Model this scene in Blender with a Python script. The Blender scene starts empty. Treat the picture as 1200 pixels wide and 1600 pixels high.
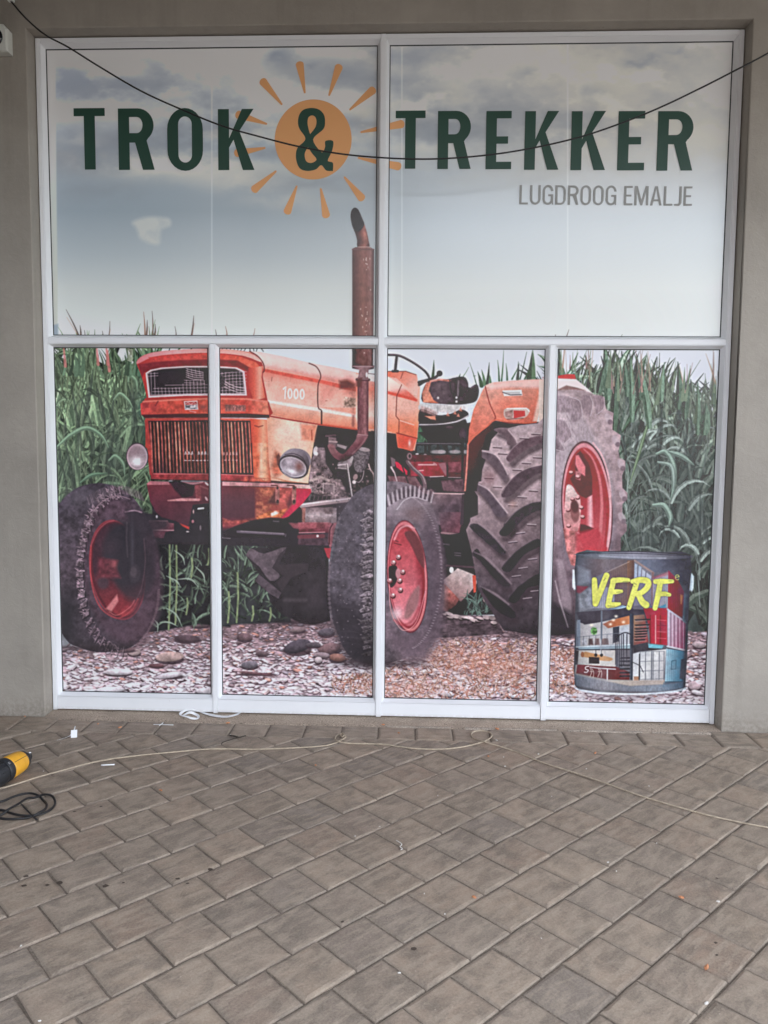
import bpy, bmesh, math, random, time
import numpy as np
from mathutils import Vector, Matrix

# ------------------------------------------------------------------ camera, sky, sun, exposure
scene = bpy.context.scene
COL = scene.collection
cam_d = bpy.data.cameras.new('camera')
cam = bpy.data.objects.new('camera', cam_d)
COL.objects.link(cam)
cam.location = (0.2007, -4.4529, 1.5866)
cam.rotation_euler = (1.4883, -0.0085, 0.0402)
cam_d.sensor_fit = 'VERTICAL'
cam_d.sensor_height = 36.0
cam_d.lens = 36.0*1211.47/1600.0
cam_d.clip_start = 0.05
cam_d.clip_end = 2000
scene.camera = cam

SUN_EL, SUN_AZ = 38.0, 24.0        # degrees; azimuth from +Y (behind the shop) towards +X
world = bpy.data.worlds.new('World')
scene.world = world
world.use_nodes = True
wn = world.node_tree
bg = wn.nodes['Background']
sky_n = wn.nodes.new('ShaderNodeTexSky')
sky_n.sky_type = 'NISHITA'
sky_n.sun_disc = False
sky_n.sun_elevation = math.radians(SUN_EL)
sky_n.sun_rotation = math.radians(SUN_AZ)
sky_n.dust_density = 3.0
sky_n.air_density = 1.0
sky_n.ozone_density = 1.0
haze = wn.nodes.new('ShaderNodeHueSaturation')      # thin white cloud: the same sky with most of its blue gone
haze.inputs['Saturation'].default_value = 0.35
wn.links.new(sky_n.outputs[0], haze.inputs['Color'])
wn.links.new(haze.outputs[0], bg.inputs[0])
bg.inputs[1].default_value = 0.15
sun_d = bpy.data.lights.new('sun', 'SUN')
sun_d.energy = 3.0
sun_d.angle = math.radians(0.5)
sun_d.color = (1.0, 0.95, 0.88)
sun = bpy.data.objects.new('sun', sun_d)
COL.objects.link(sun)
sdir = Vector((math.sin(math.radians(SUN_AZ))*math.cos(math.radians(SUN_EL)), math.cos(math.radians(SUN_AZ))*math.cos(math.radians(SUN_EL)), math.sin(math.radians(SUN_EL))))
sun.rotation_euler = sdir.to_track_quat('Z', 'Y').to_euler()
sun.location = sdir*60
scene.view_settings.view_transform = 'Standard'
scene.view_settings.look = 'None'
scene.view_settings.gamma = 1.0
scene.view_settings.use_curve_mapping = False
scene.view_settings.exposure = 3.41
scene.render.engine = 'CYCLES'
scene.cycles.max_bounces = 8
scene.cycles.diffuse_bounces = 5

random.seed(5)
# ------------------------------------------------------------------ helpers
def link(o, parent=None):
    COL.objects.link(o)
    if parent is not None: o.parent = parent
    return o
def mesh_of(bm, name):
    me = bpy.data.meshes.new(name)
    bm.normal_update(); bm.to_mesh(me); bm.free()
    return me
def obj(name, me, mat=None, parent=None, smooth=False):
    if isinstance(me, bmesh.types.BMesh): me = mesh_of(me, name)
    if mat is not None and not me.materials: me.materials.append(mat)
    if smooth:
        for p in me.polygons: p.use_smooth = True
    return link(bpy.data.objects.new(name, me), parent)
def tag(o, label, cat, group=None):
    o['label'] = label; o['category'] = cat
    if group: o['group'] = group
    return o
def kind(o, k): o['kind'] = k; return o
def empty(name, loc=(0, 0, 0)):
    o = bpy.data.objects.new(name, None); o.empty_display_size = .1; o.location = loc
    return link(o)
def box(bm, x0, x1, y0, y1, z0, z1):
    v = [bm.verts.new(p) for p in ((x0, y0, z0), (x1, y0, z0), (x1, y1, z0), (x0, y1, z0), (x0, y0, z1), (x1, y0, z1), (x1, y1, z1), (x0, y1, z1))]
    for f in ((0, 3, 2, 1), (4, 5, 6, 7), (0, 1, 5, 4), (1, 2, 6, 5), (2, 3, 7, 6), (3, 0, 4, 7)): bm.faces.new([v[i] for i in f])
    return v
def bbox(x0, x1, y0, y1, z0, z1, bev=0.0, seg=1):
    bm = bmesh.new(); box(bm, x0, x1, y0, y1, z0, z1)
    if bev: bmesh.ops.bevel(bm, geom=bm.edges[:], offset=bev, segments=seg, affect='EDGES', profile=.5)
    return bm
def tube(bm, pts, r, n=8, cap=True):
    pts = [Vector(p) for p in pts]; rings = []
    rr = r if hasattr(r, '__len__') else [r]*len(pts)
    up = Vector((0, 0, 1))
    for i, p in enumerate(pts):
        d = (pts[min(i+1, len(pts)-1)]-pts[max(i-1, 0)]).normalized()
        a = d.cross(up)
        if a.length < 1e-3: a = d.cross(Vector((1, 0, 0)))
        a.normalize(); b = a.cross(d).normalized()
        rings.append([bm.verts.new(p+(a*math.cos(t)+b*math.sin(t))*rr[i]) for t in [2*math.pi*k/n for k in range(n)]])
    for q, w in zip(rings, rings[1:]):
        for k in range(n): bm.faces.new((q[k], q[(k+1) % n], w[(k+1) % n], w[k]))
    if cap: bm.faces.new(rings[0][::-1]); bm.faces.new(rings[-1])
def lathe(bm, prof, n=24, axis='X'):
    rings = []
    for x, r in prof:
        rings.append([bm.verts.new((x, r*math.cos(t), r*math.sin(t))) for t in [2*math.pi*k/n for k in range(n)]])
    for q, w in zip(rings, rings[1:]):
        for k in range(n): bm.faces.new((q[k], w[k], w[(k+1) % n], q[(k+1) % n]))
    bm.faces.new(rings[0]); bm.faces.new(rings[-1][::-1])
def crv(p, n=6):
    p = [Vector(q) for q in p]; q = [2*p[0]-p[1]]+p+[2*p[-1]-p[-2]]; o = []
    for i in range(1, len(q)-2):
        for k in range(n):
            t = k/n; o.append(.5*(2*q[i]+(q[i+1]-q[i-1])*t+(2*q[i-1]-5*q[i]+4*q[i+1]-q[i+2])*t*t+(3*q[i]-q[i-1]-3*q[i+1]+q[i+2])*t**3))
    return o+[p[-1]]
# image pixels turned into sight lines from the camera, met with the ground or an upright plane
CM = cam.rotation_euler.to_matrix(); CP = Vector(cam.location)
def sight(x, y): return CM @ Vector(((x-600)/1211.47, -(y-800)/1211.47, -1.0))
def gnd(x, y, z=0.0):
    d = sight(x, y); return CP+d*((z-CP.z)/d.z)
def upr(x, y, Y=0.0):
    d = sight(x, y); return CP+d*((Y-CP.y)/d.y)

# ------------------------------------------------------------------ materials
def M(name):
    m = bpy.data.materials.new(name); m.use_nodes = True
    nt = m.node_tree; return m, nt, nt.nodes['Principled BSDF']
def plain(name, c, rough=.5, spec=.5, metal=0., noise=0., scale=40., bump=0., bscale=None):
    m, nt, b = M(name)
    b.inputs['Base Color'].default_value = (*c, 1); b.inputs['Roughness'].default_value = rough
    b.inputs['Specular IOR Level'].default_value = spec; b.inputs['Metallic'].default_value = metal
    if noise or bump:
        tc = nt.nodes.new('ShaderNodeTexCoord'); n = nt.nodes.new('ShaderNodeTexNoise'); n.inputs['Scale'].default_value = scale; n.inputs['Detail'].default_value = 6
        nt.links.new(tc.outputs['Object'], n.inputs['Vector'])
        if noise:
            r = nt.nodes.new('ShaderNodeMapRange'); r.inputs[1].default_value = .25; r.inputs[2].default_value = .75; r.inputs[3].default_value = 1-noise; r.inputs[4].default_value = 1+noise
            mx = nt.nodes.new('ShaderNodeMix'); mx.data_type = 'RGBA'; mx.blend_type = 'MULTIPLY'; mx.inputs[0].default_value = 1
            mx.inputs[6].default_value = (*c, 1); nt.links.new(n.outputs[0], r.inputs[0]); nt.links.new(r.outputs[0], mx.inputs[7]); nt.links.new(mx.outputs[2], b.inputs['Base Color'])
        if bump:
            n2 = nt.nodes.new('ShaderNodeTexNoise'); n2.inputs['Scale'].default_value = bscale or scale*3; n2.inputs['Detail'].default_value = 5; nt.links.new(tc.outputs['Object'], n2.inputs['Vector'])
            bp = nt.nodes.new('ShaderNodeBump'); bp.inputs['Strength'].default_value = bump; bp.inputs['Distance'].default_value = .004
            nt.links.new(n2.outputs[0], bp.inputs['Height']); nt.links.new(bp.outputs[0], b.inputs['Normal'])
    return m
class G:
    """small node-graph writer"""
    def __init__(s, nt): s.nt = nt
    def n(s, t, **k):
        x = s.nt.nodes.new(t)
        for a, v in k.items(): setattr(x, a, v)
        return x
    def noise(s, vec, scale, detail=5, rough=.55, dist=0.):
        x = s.n('ShaderNodeTexNoise'); x.inputs['Scale'].default_value = scale; x.inputs['Detail'].default_value = detail; x.inputs['Roughness'].default_value = rough; x.inputs['Distortion'].default_value = dist
        s.nt.links.new(vec, x.inputs['Vector']); return x.outputs[0]
    def ramp(s, v, a, b, lo=0., hi=1.):
        x = s.n('ShaderNodeMapRange'); x.interpolation_type = 'SMOOTHSTEP'; x.inputs[1].default_value = a; x.inputs[2].default_value = b; x.inputs[3].default_value = lo; x.inputs[4].default_value = hi
        s.nt.links.new(v, x.inputs[0]); return x.outputs[0]
    def math(s, op, a, b=None):
        x = s.n('ShaderNodeMath', operation=op)
        for i, v in enumerate((a, b)):
            if v is None: continue
            if isinstance(v, (int, float)): x.inputs[i].default_value = v
            else: s.nt.links.new(v, x.inputs[i])
        return x.outputs[0]
    def mix(s, f, a, b, mode='MIX'):
        x = s.n('ShaderNodeMix', data_type='RGBA', blend_type=mode)
        for i, v in ((0, f), (6, a), (7, b)):
            if isinstance(v, (int, float)): x.inputs[i].default_value = v
            elif isinstance(v, tuple): x.inputs[i].default_value = (*v, 1)
            else: s.nt.links.new(v, x.inputs[i])
        return x.outputs[2]
    def bump(s, h, strength, dist, nrm=None):
        x = s.n('ShaderNodeBump'); x.inputs['Strength'].default_value = strength; x.inputs['Distance'].default_value = dist
        s.nt.links.new(h, x.inputs['Height'])
        if nrm is not None: s.nt.links.new(nrm, x.inputs['Normal'])
        return x.outputs[0]
def plaster(name, c):
    m, nt, b = M(name); g = G(nt); P = g.n('ShaderNodeTexCoord').outputs['Object']
    big = g.noise(P, 1.1, 5, .6); mid = g.noise(P, 7, 6, .6); fine = g.noise(P, 130, 4, .6)
    col = g.mix(g.ramp(big, .3, .7), tuple(v*.88 for v in c), tuple(min(v*1.1, 1) for v in c))
    col = g.mix(g.ramp(mid, .35, .75, 0, .35), col, tuple(v*.82 for v in c))
    sx = g.n('ShaderNodeSeparateXYZ'); nt.links.new(P, sx.inputs[0])
    dirt = g.math('MULTIPLY', g.ramp(g.math('ADD', sx.outputs[2], g.math('MULTIPLY', g.noise(P, 16, 6, .7), .16)), .06, .24, 1, 0), g.ramp(g.noise(P, 45, 4), .35, .65))
    col = g.mix(g.math('MULTIPLY', dirt, .55), col, (.17, .135, .105))
    spot = g.n('ShaderNodeTexVoronoi'); spot.inputs['Scale'].default_value = 5.5; nt.links.new(P, spot.inputs['Vector'])
    col = g.mix(g.ramp(spot.outputs['Distance'], .02, .035, .5, 0), col, (.2, .18, .16))
    nt.links.new(col, b.inputs['Base Color']); b.inputs['Roughness'].default_value = .62; b.inputs['Specular IOR Level'].default_value = .3
    dr = g.n('ShaderNodeMapping'); dr.inputs['Scale'].default_value = (9, 9, .55); nt.links.new(P, dr.inputs[0])
    drip = g.noise(dr.outputs[0], 1.0, 5, .6); tw = g.noise(P, 22, 5, .65, 1.2)
    col = g.mix(g.ramp(drip, .5, .72, 0, .34), col, tuple(v*.7 for v in c)); col = g.mix(g.ramp(tw, .45, .7, 0, .16), col, tuple(min(1, v*1.2) for v in c))
    nt.links.new(col, b.inputs['Base Color'])
    h = g.bump(fine, .3, .003); h = g.bump(tw, .35, .006, h); h = g.bump(mid, .3, .008, h); h = g.bump(big, .3, .02, h)
    nt.links.new(h, b.inputs['Normal']); return m
def paving(name):
    m, nt, b = M(name); g = G(nt); tc = g.n('ShaderNodeTexCoord'); oi = g.n('ShaderNodeObjectInfo')
    R = oi.outputs['Random']
    mp = g.n('ShaderNodeVectorMath', operation='ADD'); nt.links.new(tc.outputs['Object'], mp.inputs[0])
    cx = g.n('ShaderNodeCombineXYZ'); nt.links.new(g.math('MULTIPLY', R, 61.), cx.inputs[0]); nt.links.new(g.math('MULTIPLY', R, 17.), cx.inputs[1]); nt.links.new(cx.outputs[0], mp.inputs[1])
    P = mp.outputs[0]
    geo = g.n('ShaderNodeNewGeometry')
    rr = g.n('ShaderNodeValToRGB'); nt.links.new(R, rr.inputs[0])
    st = ((0, (0.255, 0.197, 0.147)), (.12, (0.368, 0.278, 0.202)), (.25, (0.263, 0.209, 0.164)), (.4, (0.391, 0.289, 0.209)), (.52, (0.304, 0.240, 0.186)), (.66, (0.408, 0.313, 0.231)), (.8, (0.322, 0.227, 0.164)), (.9, (0.243, 0.199, 0.164)), (1, (0.340, 0.269, 0.207)))
    el = rr.color_ramp.elements
    el[0].position = 0; el[0].color = (*st[0][1], 1); el[1].position = 1; el[1].color = (*st[-1][1], 1)
    for p, c in st[1:-1]: e = el.new(p); e.color = (*c, 1)
    stretch = g.n('ShaderNodeMapping'); stretch.inputs['Scale'].default_value = (1, 3.2, 1); nt.links.new(P, stretch.inputs[0])
    cloud = g.noise(P, 9, 6, .62, .6); wipe = g.noise(stretch.outputs[0], 9, 5, .6); grain = g.noise(P, 120, 6, .85); mid = g.noise(P, 60, 5, .65)
    col = g.mix(g.ramp(cloud, .3, .72), rr.outputs[0], (.158, .128, .100)); col = g.mix(.85, rr.outputs[0], col)
    col = g.mix(g.ramp(wipe, .44, .62, 0, .6), col, (.40, .322, .245))
    col = g.mix(g.ramp(g.noise(P, 4.2, 3, .5), .56, .7, 0, .25), col, (.32, .235, .18))
    blot = g.math('MULTIPLY', g.ramp(g.noise(P, 11, 4, .5), .54, .66), g.ramp(g.math('FRACT', g.math('MULTIPLY', R, 7.31)), .86, .95, 0, .6))
    col = g.mix(blot, col, (.165, .134, .108))
    # worn pale arrises and dirty rims
    sx = g.n('ShaderNodeSeparateXYZ'); nt.links.new(tc.outputs['Object'], sx.inputs[0])
    ed = g.math('MAXIMUM', g.math('ABSOLUTE', sx.outputs[0]), g.math('ABSOLUTE', sx.outputs[1]))
    rim = g.ramp(g.math('ADD', ed, g.math('MULTIPLY', g.math('SUBTRACT', mid, .5), .045)), .078, .099, 0, .5)
    col = g.mix(rim, col, (.225, .182, .142))
    col = g.mix(g.ramp(grain, .36, .64), g.mix(.22, col, (.09, .07, .055)), g.mix(.15, col, (.6, .52, .43)))
    pit = g.n('ShaderNodeTexVoronoi'); pit.inputs['Scale'].default_value = 85; nt.links.new(P, pit.inputs['Vector'])
    col = g.mix(g.math('MULTIPLY', g.ramp(pit.outputs['Distance'], .08, .2, 1, 0), g.ramp(mid, .5, .7, 0, .45)), col, (.10, .085, .075))
    nt.links.new(col, b.inputs['Base Color']); b.inputs['Specular IOR Level'].default_value = .35
    nt.links.new(g.ramp(cloud, .3, .7, .52, .72), b.inputs['Roughness'])
    h = g.bump(grain, .5, .0022); h = g.bump(mid, .6, .0035, h); h = g.bump(cloud, .6, .007, h)
    nt.links.new(h, b.inputs['Normal']); return m
def sand(name, c, sc=180):
    m, nt, b = M(name); g = G(nt); P = g.n('ShaderNodeTexCoord').outputs['Object']
    n = g.noise(P, sc, 4, .7); n2 = g.noise(P, 6, 5, .6)
    col = g.mix(g.ramp(n, .3, .7), tuple(v*.55 for v in c), tuple(v*1.35 for v in c)); col = g.mix(g.ramp(n2, .4, .7, 0, .5), col, tuple(v*.6 for v in c))
    nt.links.new(col, b.inputs['Base Color']); b.inputs['Roughness'].default_value = .9
    h = g.bump(n, .7, .004); nt.links.new(g.bump(n2, .5, .012, h), b.inputs['Normal']); return m
def powder_coat(name, c):
    m, nt, b = M(name); g = G(nt); P = g.n('ShaderNodeTexCoord').outputs['Object']
    n = g.noise(P, 5, 5, .6); n2 = g.noise(P, 55, 4, .6)
    col = g.mix(g.ramp(n, .4, .75, 0, .25), c, tuple(v*.88 for v in c)); col = g.mix(g.ramp(n2, .66, .78, 0, .25), col, (.42, .39, .36))
    sx = g.n('ShaderNodeSeparateXYZ'); nt.links.new(P, sx.inputs[0])
    col = g.mix(g.math('MULTIPLY', g.ramp(g.math('ADD', sx.outputs[2], g.math('MULTIPLY', n2, .03)), .012, .05, .5, 0), g.ramp(n2, .35, .6)), col, (.36, .31, .26))
    nt.links.new(col, b.inputs['Base Color']); b.inputs['Roughness'].default_value = .34; b.inputs['Specular IOR Level'].default_value = .45
    nt.links.new(g.bump(n2, .05, .002), b.inputs['Normal']); return m
m_wall = plaster('wall_plaster', (.335, .304, .264))
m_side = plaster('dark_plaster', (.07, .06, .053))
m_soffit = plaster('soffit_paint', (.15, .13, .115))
m_paver = paving('concrete_paver')
m_bed = sand('joint_sand', (.19, .152, .118))
m_strip = sand('threshold_concrete', (.42, .335, .26), 120)
m_mortar = sand('mortar', (.36, .30, .245), 150)
m_asphalt = sand('asphalt', (.05, .048, .046), 60)
m_white = powder_coat('white_powder_coat', (.78, .79, .81))
m_gasket = plain('black_rubber', (.02, .021, .024), .55)
m_green = plain('dark_green_vinyl', (.026, .072, .052), .4, .4)
m_grey = plain('grey_vinyl', (.31, .315, .305), .4, .4)
m_orange = plain('orange_vinyl', (.80, .40, .17), .4, .4)
m_cable = plain('black_cable', (.018, .017, .018), .45, .4)
m_tool_y = plain('yellow_plastic', (.72, .36, .03), .42, .5, noise=.1, scale=30)
m_tool_k = plain('black_plastic', (.018, .02, .024), .5, .5, noise=.2, scale=50)
m_steel = plain('worn_steel', (.35, .35, .36), .35, .5, 1.0)
m_cord = plain('dusty_cord', (.42, .345, .26), .8, .3, noise=.25, scale=60, bump=.4, bscale=500)
m_paper = plain('white_film_scrap', (.80, .80, .81), .5, .4)
m_crumb = plain('plaster_crumb', (.62, .59, .55), .8, .3)
m_chip = plain('orange_chip', (.55, .24, .12), .8, .3, noise=.3, scale=120)
m_twig = plain('dark_twig', (.05, .04, .032), .8, .3)
m_stain = plain('dark_stain', (.075, .056, .044), .7, .3)
m_box = plain('off_white_plastic', (.66, .67, .62), .45, .5, noise=.06, scale=12)
m_lens = plain('dark_lens', (.012, .014, .02), .12, .6)
m_block = plaster('opposite_render', (.045, .038, .034))
m_leaf = plain('tree_leaves', (.05, .085, .03), .6, .3, noise=.4, scale=3)
m_bark = plain('tree_bark', (.09, .07, .05), .9)

# ------------------------------------------------------------------ ground
bm = bmesh.new(); s = 700
vs = [bm.verts.new(p) for p in ((-s, -s, -.09), (s, -s, -.09), (s, s, -.09), (-s, s, -.09))]; bm.faces.new(vs)
kind(obj('ground', bm, m_asphalt), 'structure')
WF = -.09                         # front plane of the wall
PAVE_N, PAVE_S, PAVE_W, PAVE_E = .10, -7.0, -3.2, 7.0
pavement = kind(obj('pavement', bbox(PAVE_W, PAVE_E, PAVE_S, PAVE_N, -.085, -.0075), m_bed), 'structure')
# ---- pavers: square blocks in a half bond at 45 degrees, a soldier course along the wall
PIT, JO = .2035, .0062
def paver_bm(w, d, rnd):
    bm = bmesh.new(); c = .0105; h = .0068
    a, b = w/2-JO/2, d/2-JO/2
    def ring(ix, z, j):
        pts = []
        n = 3
        for (x0, y0), (x1, y1) in (((-a, -b), (a, -b)), ((a, -b), (a, b)), ((a, b), (-a, b)), ((-a, b), (-a, -b))):
            for k in range(n):
                t = k/n; x, y = x0+(x1-x0)*t, y0+(y1-y0)*t
                sx = (abs(x)-ix)/abs(x) if abs(x) > a-.001 else 1; sy = (abs(y)-ix)/abs(y) if abs(y) > b-.001 else 1
                pts.append((x*sx+rnd.gauss(0, j), y*sy+rnd.gauss(0, j), z+rnd.gauss(0, j*.5)))
        return [bm.verts.new(p) for p in pts]
    r0 = ring(0, -.04, 0); r1 = ring(.0002, -h, .0009); r2 = ring(c*.45, -h*.3, .0009); r3 = ring(c*1.3, 0, .0011)
    for q, w_ in ((r0, r1), (r1, r2), (r2, r3)):
        n = len(q)
        for k in range(n): bm.faces.new((q[k], q[(k+1) % n], w_[(k+1) % n], w_[k]))
    bm.faces.new(r3)
    return bm
rnd = random.Random(3)
PV = [mesh_of(paver_bm(PIT, PIT, rnd), 'paver') for k in range(7)]
for me in PV: me.materials.append(m_paver)
LATX = (0.60647, 0.14223, 0.13823, 0.02021, -0.00814, -0.03972)  # warp coefficients fitted to paver joints in image pixels
LATY = (-1.9334, 0.14359, -0.14191, 0.01208, -0.05397, 0.06245)
def lattice(i, k):
    """where block i of course k lies: courses bent by a fit to joints in image pixels"""
    ic, kc = max(min(i, 9), -9), max(min(k, 6), -14)
    def f(c): return c[0]+c[1]*i+c[2]*k+.01*(c[3]*(2*ic*i-ic*ic)+c[4]*(ic*k+i*kc-ic*kc)+c[5]*(2*kc*k-kc*kc))
    def g(c): return (c[1]+.01*(2*c[3]*ic+c[4]*kc), c[2]+.01*(c[4]*ic+2*c[5]*kc))
    gx, gy = g(LATX), g(LATY)
    return Vector((f(LATX), f(LATY), 0)), Vector((gx[0], gy[0], 0))/PIT, Vector((gx[1], gy[1], 0))/PIT
def seen(p, mar=70):
    v = CM.transposed() @ (p-CP)
    if v.z > -.3: return None
    x, y = 600+1211.47*v.x/-v.z, 800-1211.47*v.y/-v.z
    return (-mar < x < 1200+mar and 1000 < y < 1600+mar)
SOLD = -.337
far_bm = bmesh.new(); n_pav = 0
def add_paver(me, mat4, single):
    global n_pav
    if single:
        o = link(bpy.data.objects.new('paver', me), pavement); o.matrix_world = mat4; o.matrix_parent_inverse = Matrix(); n_pav += 1
    else:
        t = me.copy(); t.transform(mat4); far_bm.from_mesh(t); bpy.data.meshes.remove(t)
for k in range(-45, 60):
    for j in range(-60, 50):
        c, du, dv = lattice(j+.5+(.5 if k % 2 else 0), k+.5)
        if not (PAVE_W < c.x < PAVE_E and PAVE_S+.12 < c.y < SOLD+.15): continue
        T4 = Matrix(((du.x, -dv.x, 0, c.x), (du.y, -dv.y, 0, c.y), (0, 0, 1, rnd.gauss(0, .0013)), (0, 0, 0, 1)))
        R4 = T4 @ Matrix.Rotation(rnd.gauss(0, .006), 4, 'Z') @ Matrix.Rotation(rnd.gauss(0, .0055), 4, 'X') @ Matrix.Rotation(rnd.gauss(0, .0055), 4, 'Y')
        me = rnd.choice(PV)
        if c.y > SOLD-.15:
            bm = bmesh.new(); bm.from_mesh(me); bm.transform(R4)
            bmesh.ops.bisect_plane(bm, geom=bm.verts[:]+bm.edges[:]+bm.faces[:], plane_co=(0, SOLD, 0), plane_no=(0, 1, 0), clear_outer=True)
            if len(bm.faces) < 4: bm.free(); continue
            es = [e for e in bm.edges if e.is_boundary]
            if es: bmesh.ops.holes_fill(bm, edges=es)
            bm.transform(R4.inverted()); me = mesh_of(bm, 'paver')
            if not me.materials: me.materials.append(m_paver)
        add_paver(me, R4, bool(seen(c)))
for k in range(-16, 35):
    x = .012+.207*(k+.5)
    y1 = -.142 if abs(x) < 1.86 else WF-.003
    if x < PAVE_W or x > PAVE_E: continue
    w, d = .207, y1-SOLD
    me = mesh_of(paver_bm(w, d, rnd), 'paver'); me.materials.append(m_paver)
    c = Vector((x, (y1+SOLD)/2, rnd.gauss(0, .001)))
    add_paver(me, Matrix.Translation(c) @ Matrix.Rotation(rnd.gauss(0, .005), 4, 'X'), bool(seen(c, 100)))
fp = obj('paver_field', far_bm, m_paver, pavement); fp.data.materials.clear(); fp.data.materials.append(m_paver); kind(fp, 'stuff')
# ---- concrete strip under the shopfront, with its broken mortar lip
bm = bmesh.new(); nx = 60
top = []
for i in range(nx+1):
    x = -1.953+3.906*i/nx
    top.append([bm.verts.new((x, y, z)) for y, z in ((.12, .0015), (-.02, .001+rnd.gauss(0, .0008)), (-.095+rnd.gauss(0, .003), -.0005+rnd.gauss(0, .0012)), (-.139+rnd.gauss(0, .003), -.003+rnd.gauss(0, .001)), (-.141, -.03))])
for p, q in zip(top, top[1:]):
    for k in range(4): bm.faces.new((p[k], p[k+1], q[k+1], q[k]))
strip = kind(obj('threshold_strip', bm, m_strip), 'structure')
bm = bmesh.new()
for x0, x1 in ((.05, .42), (.5, 1.02), (1.08, 1.5), (1.55, 1.88)):
    n = int((x1-x0)/.03); pr = None
    for i in range(n+1):
        x = x0+(x1-x0)*i/n; w = .008+.007*rnd.random(); y = -.139+rnd.gauss(0, .003); h = .003+.004*rnd.random()
        r = [bm.verts.new((x, y+w, -.006)), bm.verts.new((x, y+w*.4, h)), bm.verts.new((x, y-w*.5, h*.8)), bm.verts.new((x, y-w, -.006))]
        if pr:
            for k in range(3): bm.faces.new((pr[k], pr[k+1], r[k+1], r[k]))
        pr = r
obj('mortar_lip', bm, m_mortar, strip)

# ------------------------------------------------------------------ the shop wall and its veranda
OX, OZ = 1.955, 3.858
XS, ZS = [-3.2, -OX, OX, 7.0], [-.08, OZ, 6.0]
bm = bmesh.new()
fr = {(i, k): bm.verts.new((XS[i], WF, ZS[k])) for i in range(4) for k in range(3)}
bk = {(i, k): bm.verts.new((XS[i], .22, ZS[k])) for i in range(4) for k in range(3)}
for i in range(3):
    for k in range(2):
        if (i, k) == (1, 0): continue
        bm.faces.new((fr[i, k], fr[i+1, k], fr[i+1, k+1], fr[i, k+1])); bm.faces.new((bk[i, k], bk[i, k+1], bk[i+1, k+1], bk[i+1, k]))
bm.faces.new((fr[1, 0], fr[1, 1], bk[1, 1], bk[1, 0])); bm.faces.new((fr[2, 0], bk[2, 0], bk[2, 1], fr[2, 1])); bm.faces.new((fr[1, 1], fr[2, 1], bk[2, 1], bk[1, 1]))
for i in range(3): bm.faces.new((fr[i, 2], fr[i+1, 2], bk[i+1, 2], bk[i, 2]))
for k in range(2):
    bm.faces.new((fr[0, k], fr[0, k+1], bk[0, k+1], bk[0, k])); bm.faces.new((fr[3, k], bk[3, k], bk[3, k+1], fr[3, k+1]))
ed = [e for e in bm.edges if {e.verts[0], e.verts[1]} in ({fr[1, 0], fr[1, 1]}, {fr[2, 0], fr[2, 1]}, {fr[1, 1], fr[2, 1]})]
bmesh.ops.bevel(bm, geom=ed, offset=.007, segments=3, affect='EDGES', profile=.5)
wall = tag(obj('shop_wall', bm, m_wall), 'grey beige plastered shop wall framing the big printed window', 'wall')
SOF, REDGE = 4.35, -4.05
roof = empty('veranda_roof', (0, -1.8, SOF))
tag(roof, 'plastered veranda ceiling above the printed shop window', 'roof')
def kid(o, p):
    o.parent = p; o.matrix_parent_inverse = Matrix.Translation(-Vector(p.location)); return o
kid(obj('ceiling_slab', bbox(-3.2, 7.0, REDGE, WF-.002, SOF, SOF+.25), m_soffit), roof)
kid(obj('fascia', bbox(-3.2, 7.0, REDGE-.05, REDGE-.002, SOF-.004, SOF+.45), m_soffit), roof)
sidew = tag(obj('unseen_shade_wall', bbox(-2.62, -2.38, REDGE, WF-.002, -.005, SOF-.002), m_side), 'unseen dark wall added at the left to shade the shopfront', 'wall')  # added out of view and kept dark, to block light from the left
# body of the shop behind the wall
shop = tag(obj('shop_building', bbox(-9.0, 14.0, .30, 9.0, -.08, 8.8), m_wall), 'plain shop building standing behind the printed window', 'building')

# the block across the car park: nothing of it is in view but its dark reflection low in the film
opp = empty('opposite_building', (-9, -34, -.09))
tag(opp, 'long dark building across the car park, seen only as a reflection in the window', 'building')
kid(obj('wall', bbox(-32, 15, -46, -34, -.09, 10.7), m_block), opp)
kid(obj('roof', bbox(-32.4, 13.4, -46.4, -33.6, 10.702, 10.715), m_side), opp)
kid(obj('tower', bbox(-32, -.5, -45.9, -34.2, 10.72, 14.6), m_block), opp)
for k in range(9):
    for zf in (1.2, 5.2):
        kid(obj('window', bbox(-30+k*4.8, -27.6+k*4.8, -34.01, -33.96, zf, zf+2.2, .01), m_lens), opp)

# ------------------------------------------------------------------ printed film, the shopfront window
# ---------------------------------------------------------------- painter for the printed film
HOM = np.array([0.0036030376, 2.9171596e-05, -2.1628124, 8.1675696e-05, -0.0036914821, 4.0787145, 3.2216758e-05, -6.5701571e-05, 1.0]).reshape(3, 3)  # image pixels -> metres on the film plane, through the fitted camera
HINV = np.linalg.inv(HOM)
FX0, FX1, FZ0, FZ1 = -1.915, 1.915, 0.10, 3.82       # film sheet, metres
TW = 1500
TH = int(round(TW*(FZ1-FZ0)/(FX1-FX0)))
def plane(p):
    p = np.atleast_2d(np.asarray(p, float))
    q = np.c_[p, np.ones(len(p))] @ HOM.T
    return q[:, :2]/q[:, 2:]
_x, _z = np.meshgrid(FX0+(np.arange(TW)+.5)/TW*(FX1-FX0), FZ1-(np.arange(TH)+.5)/TH*(FZ1-FZ0))
_w = HINV[2, 0]*_x+HINV[2, 1]*_z+HINV[2, 2]
PX = ((HINV[0, 0]*_x+HINV[0, 1]*_z+HINV[0, 2])/_w).astype(np.float32)
PY = ((HINV[1, 0]*_x+HINV[1, 1]*_z+HINV[1, 2])/_w).astype(np.float32)
FZ = _z.astype(np.float32)
del _x, _w, _z
rg = np.random.default_rng(11)
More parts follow.
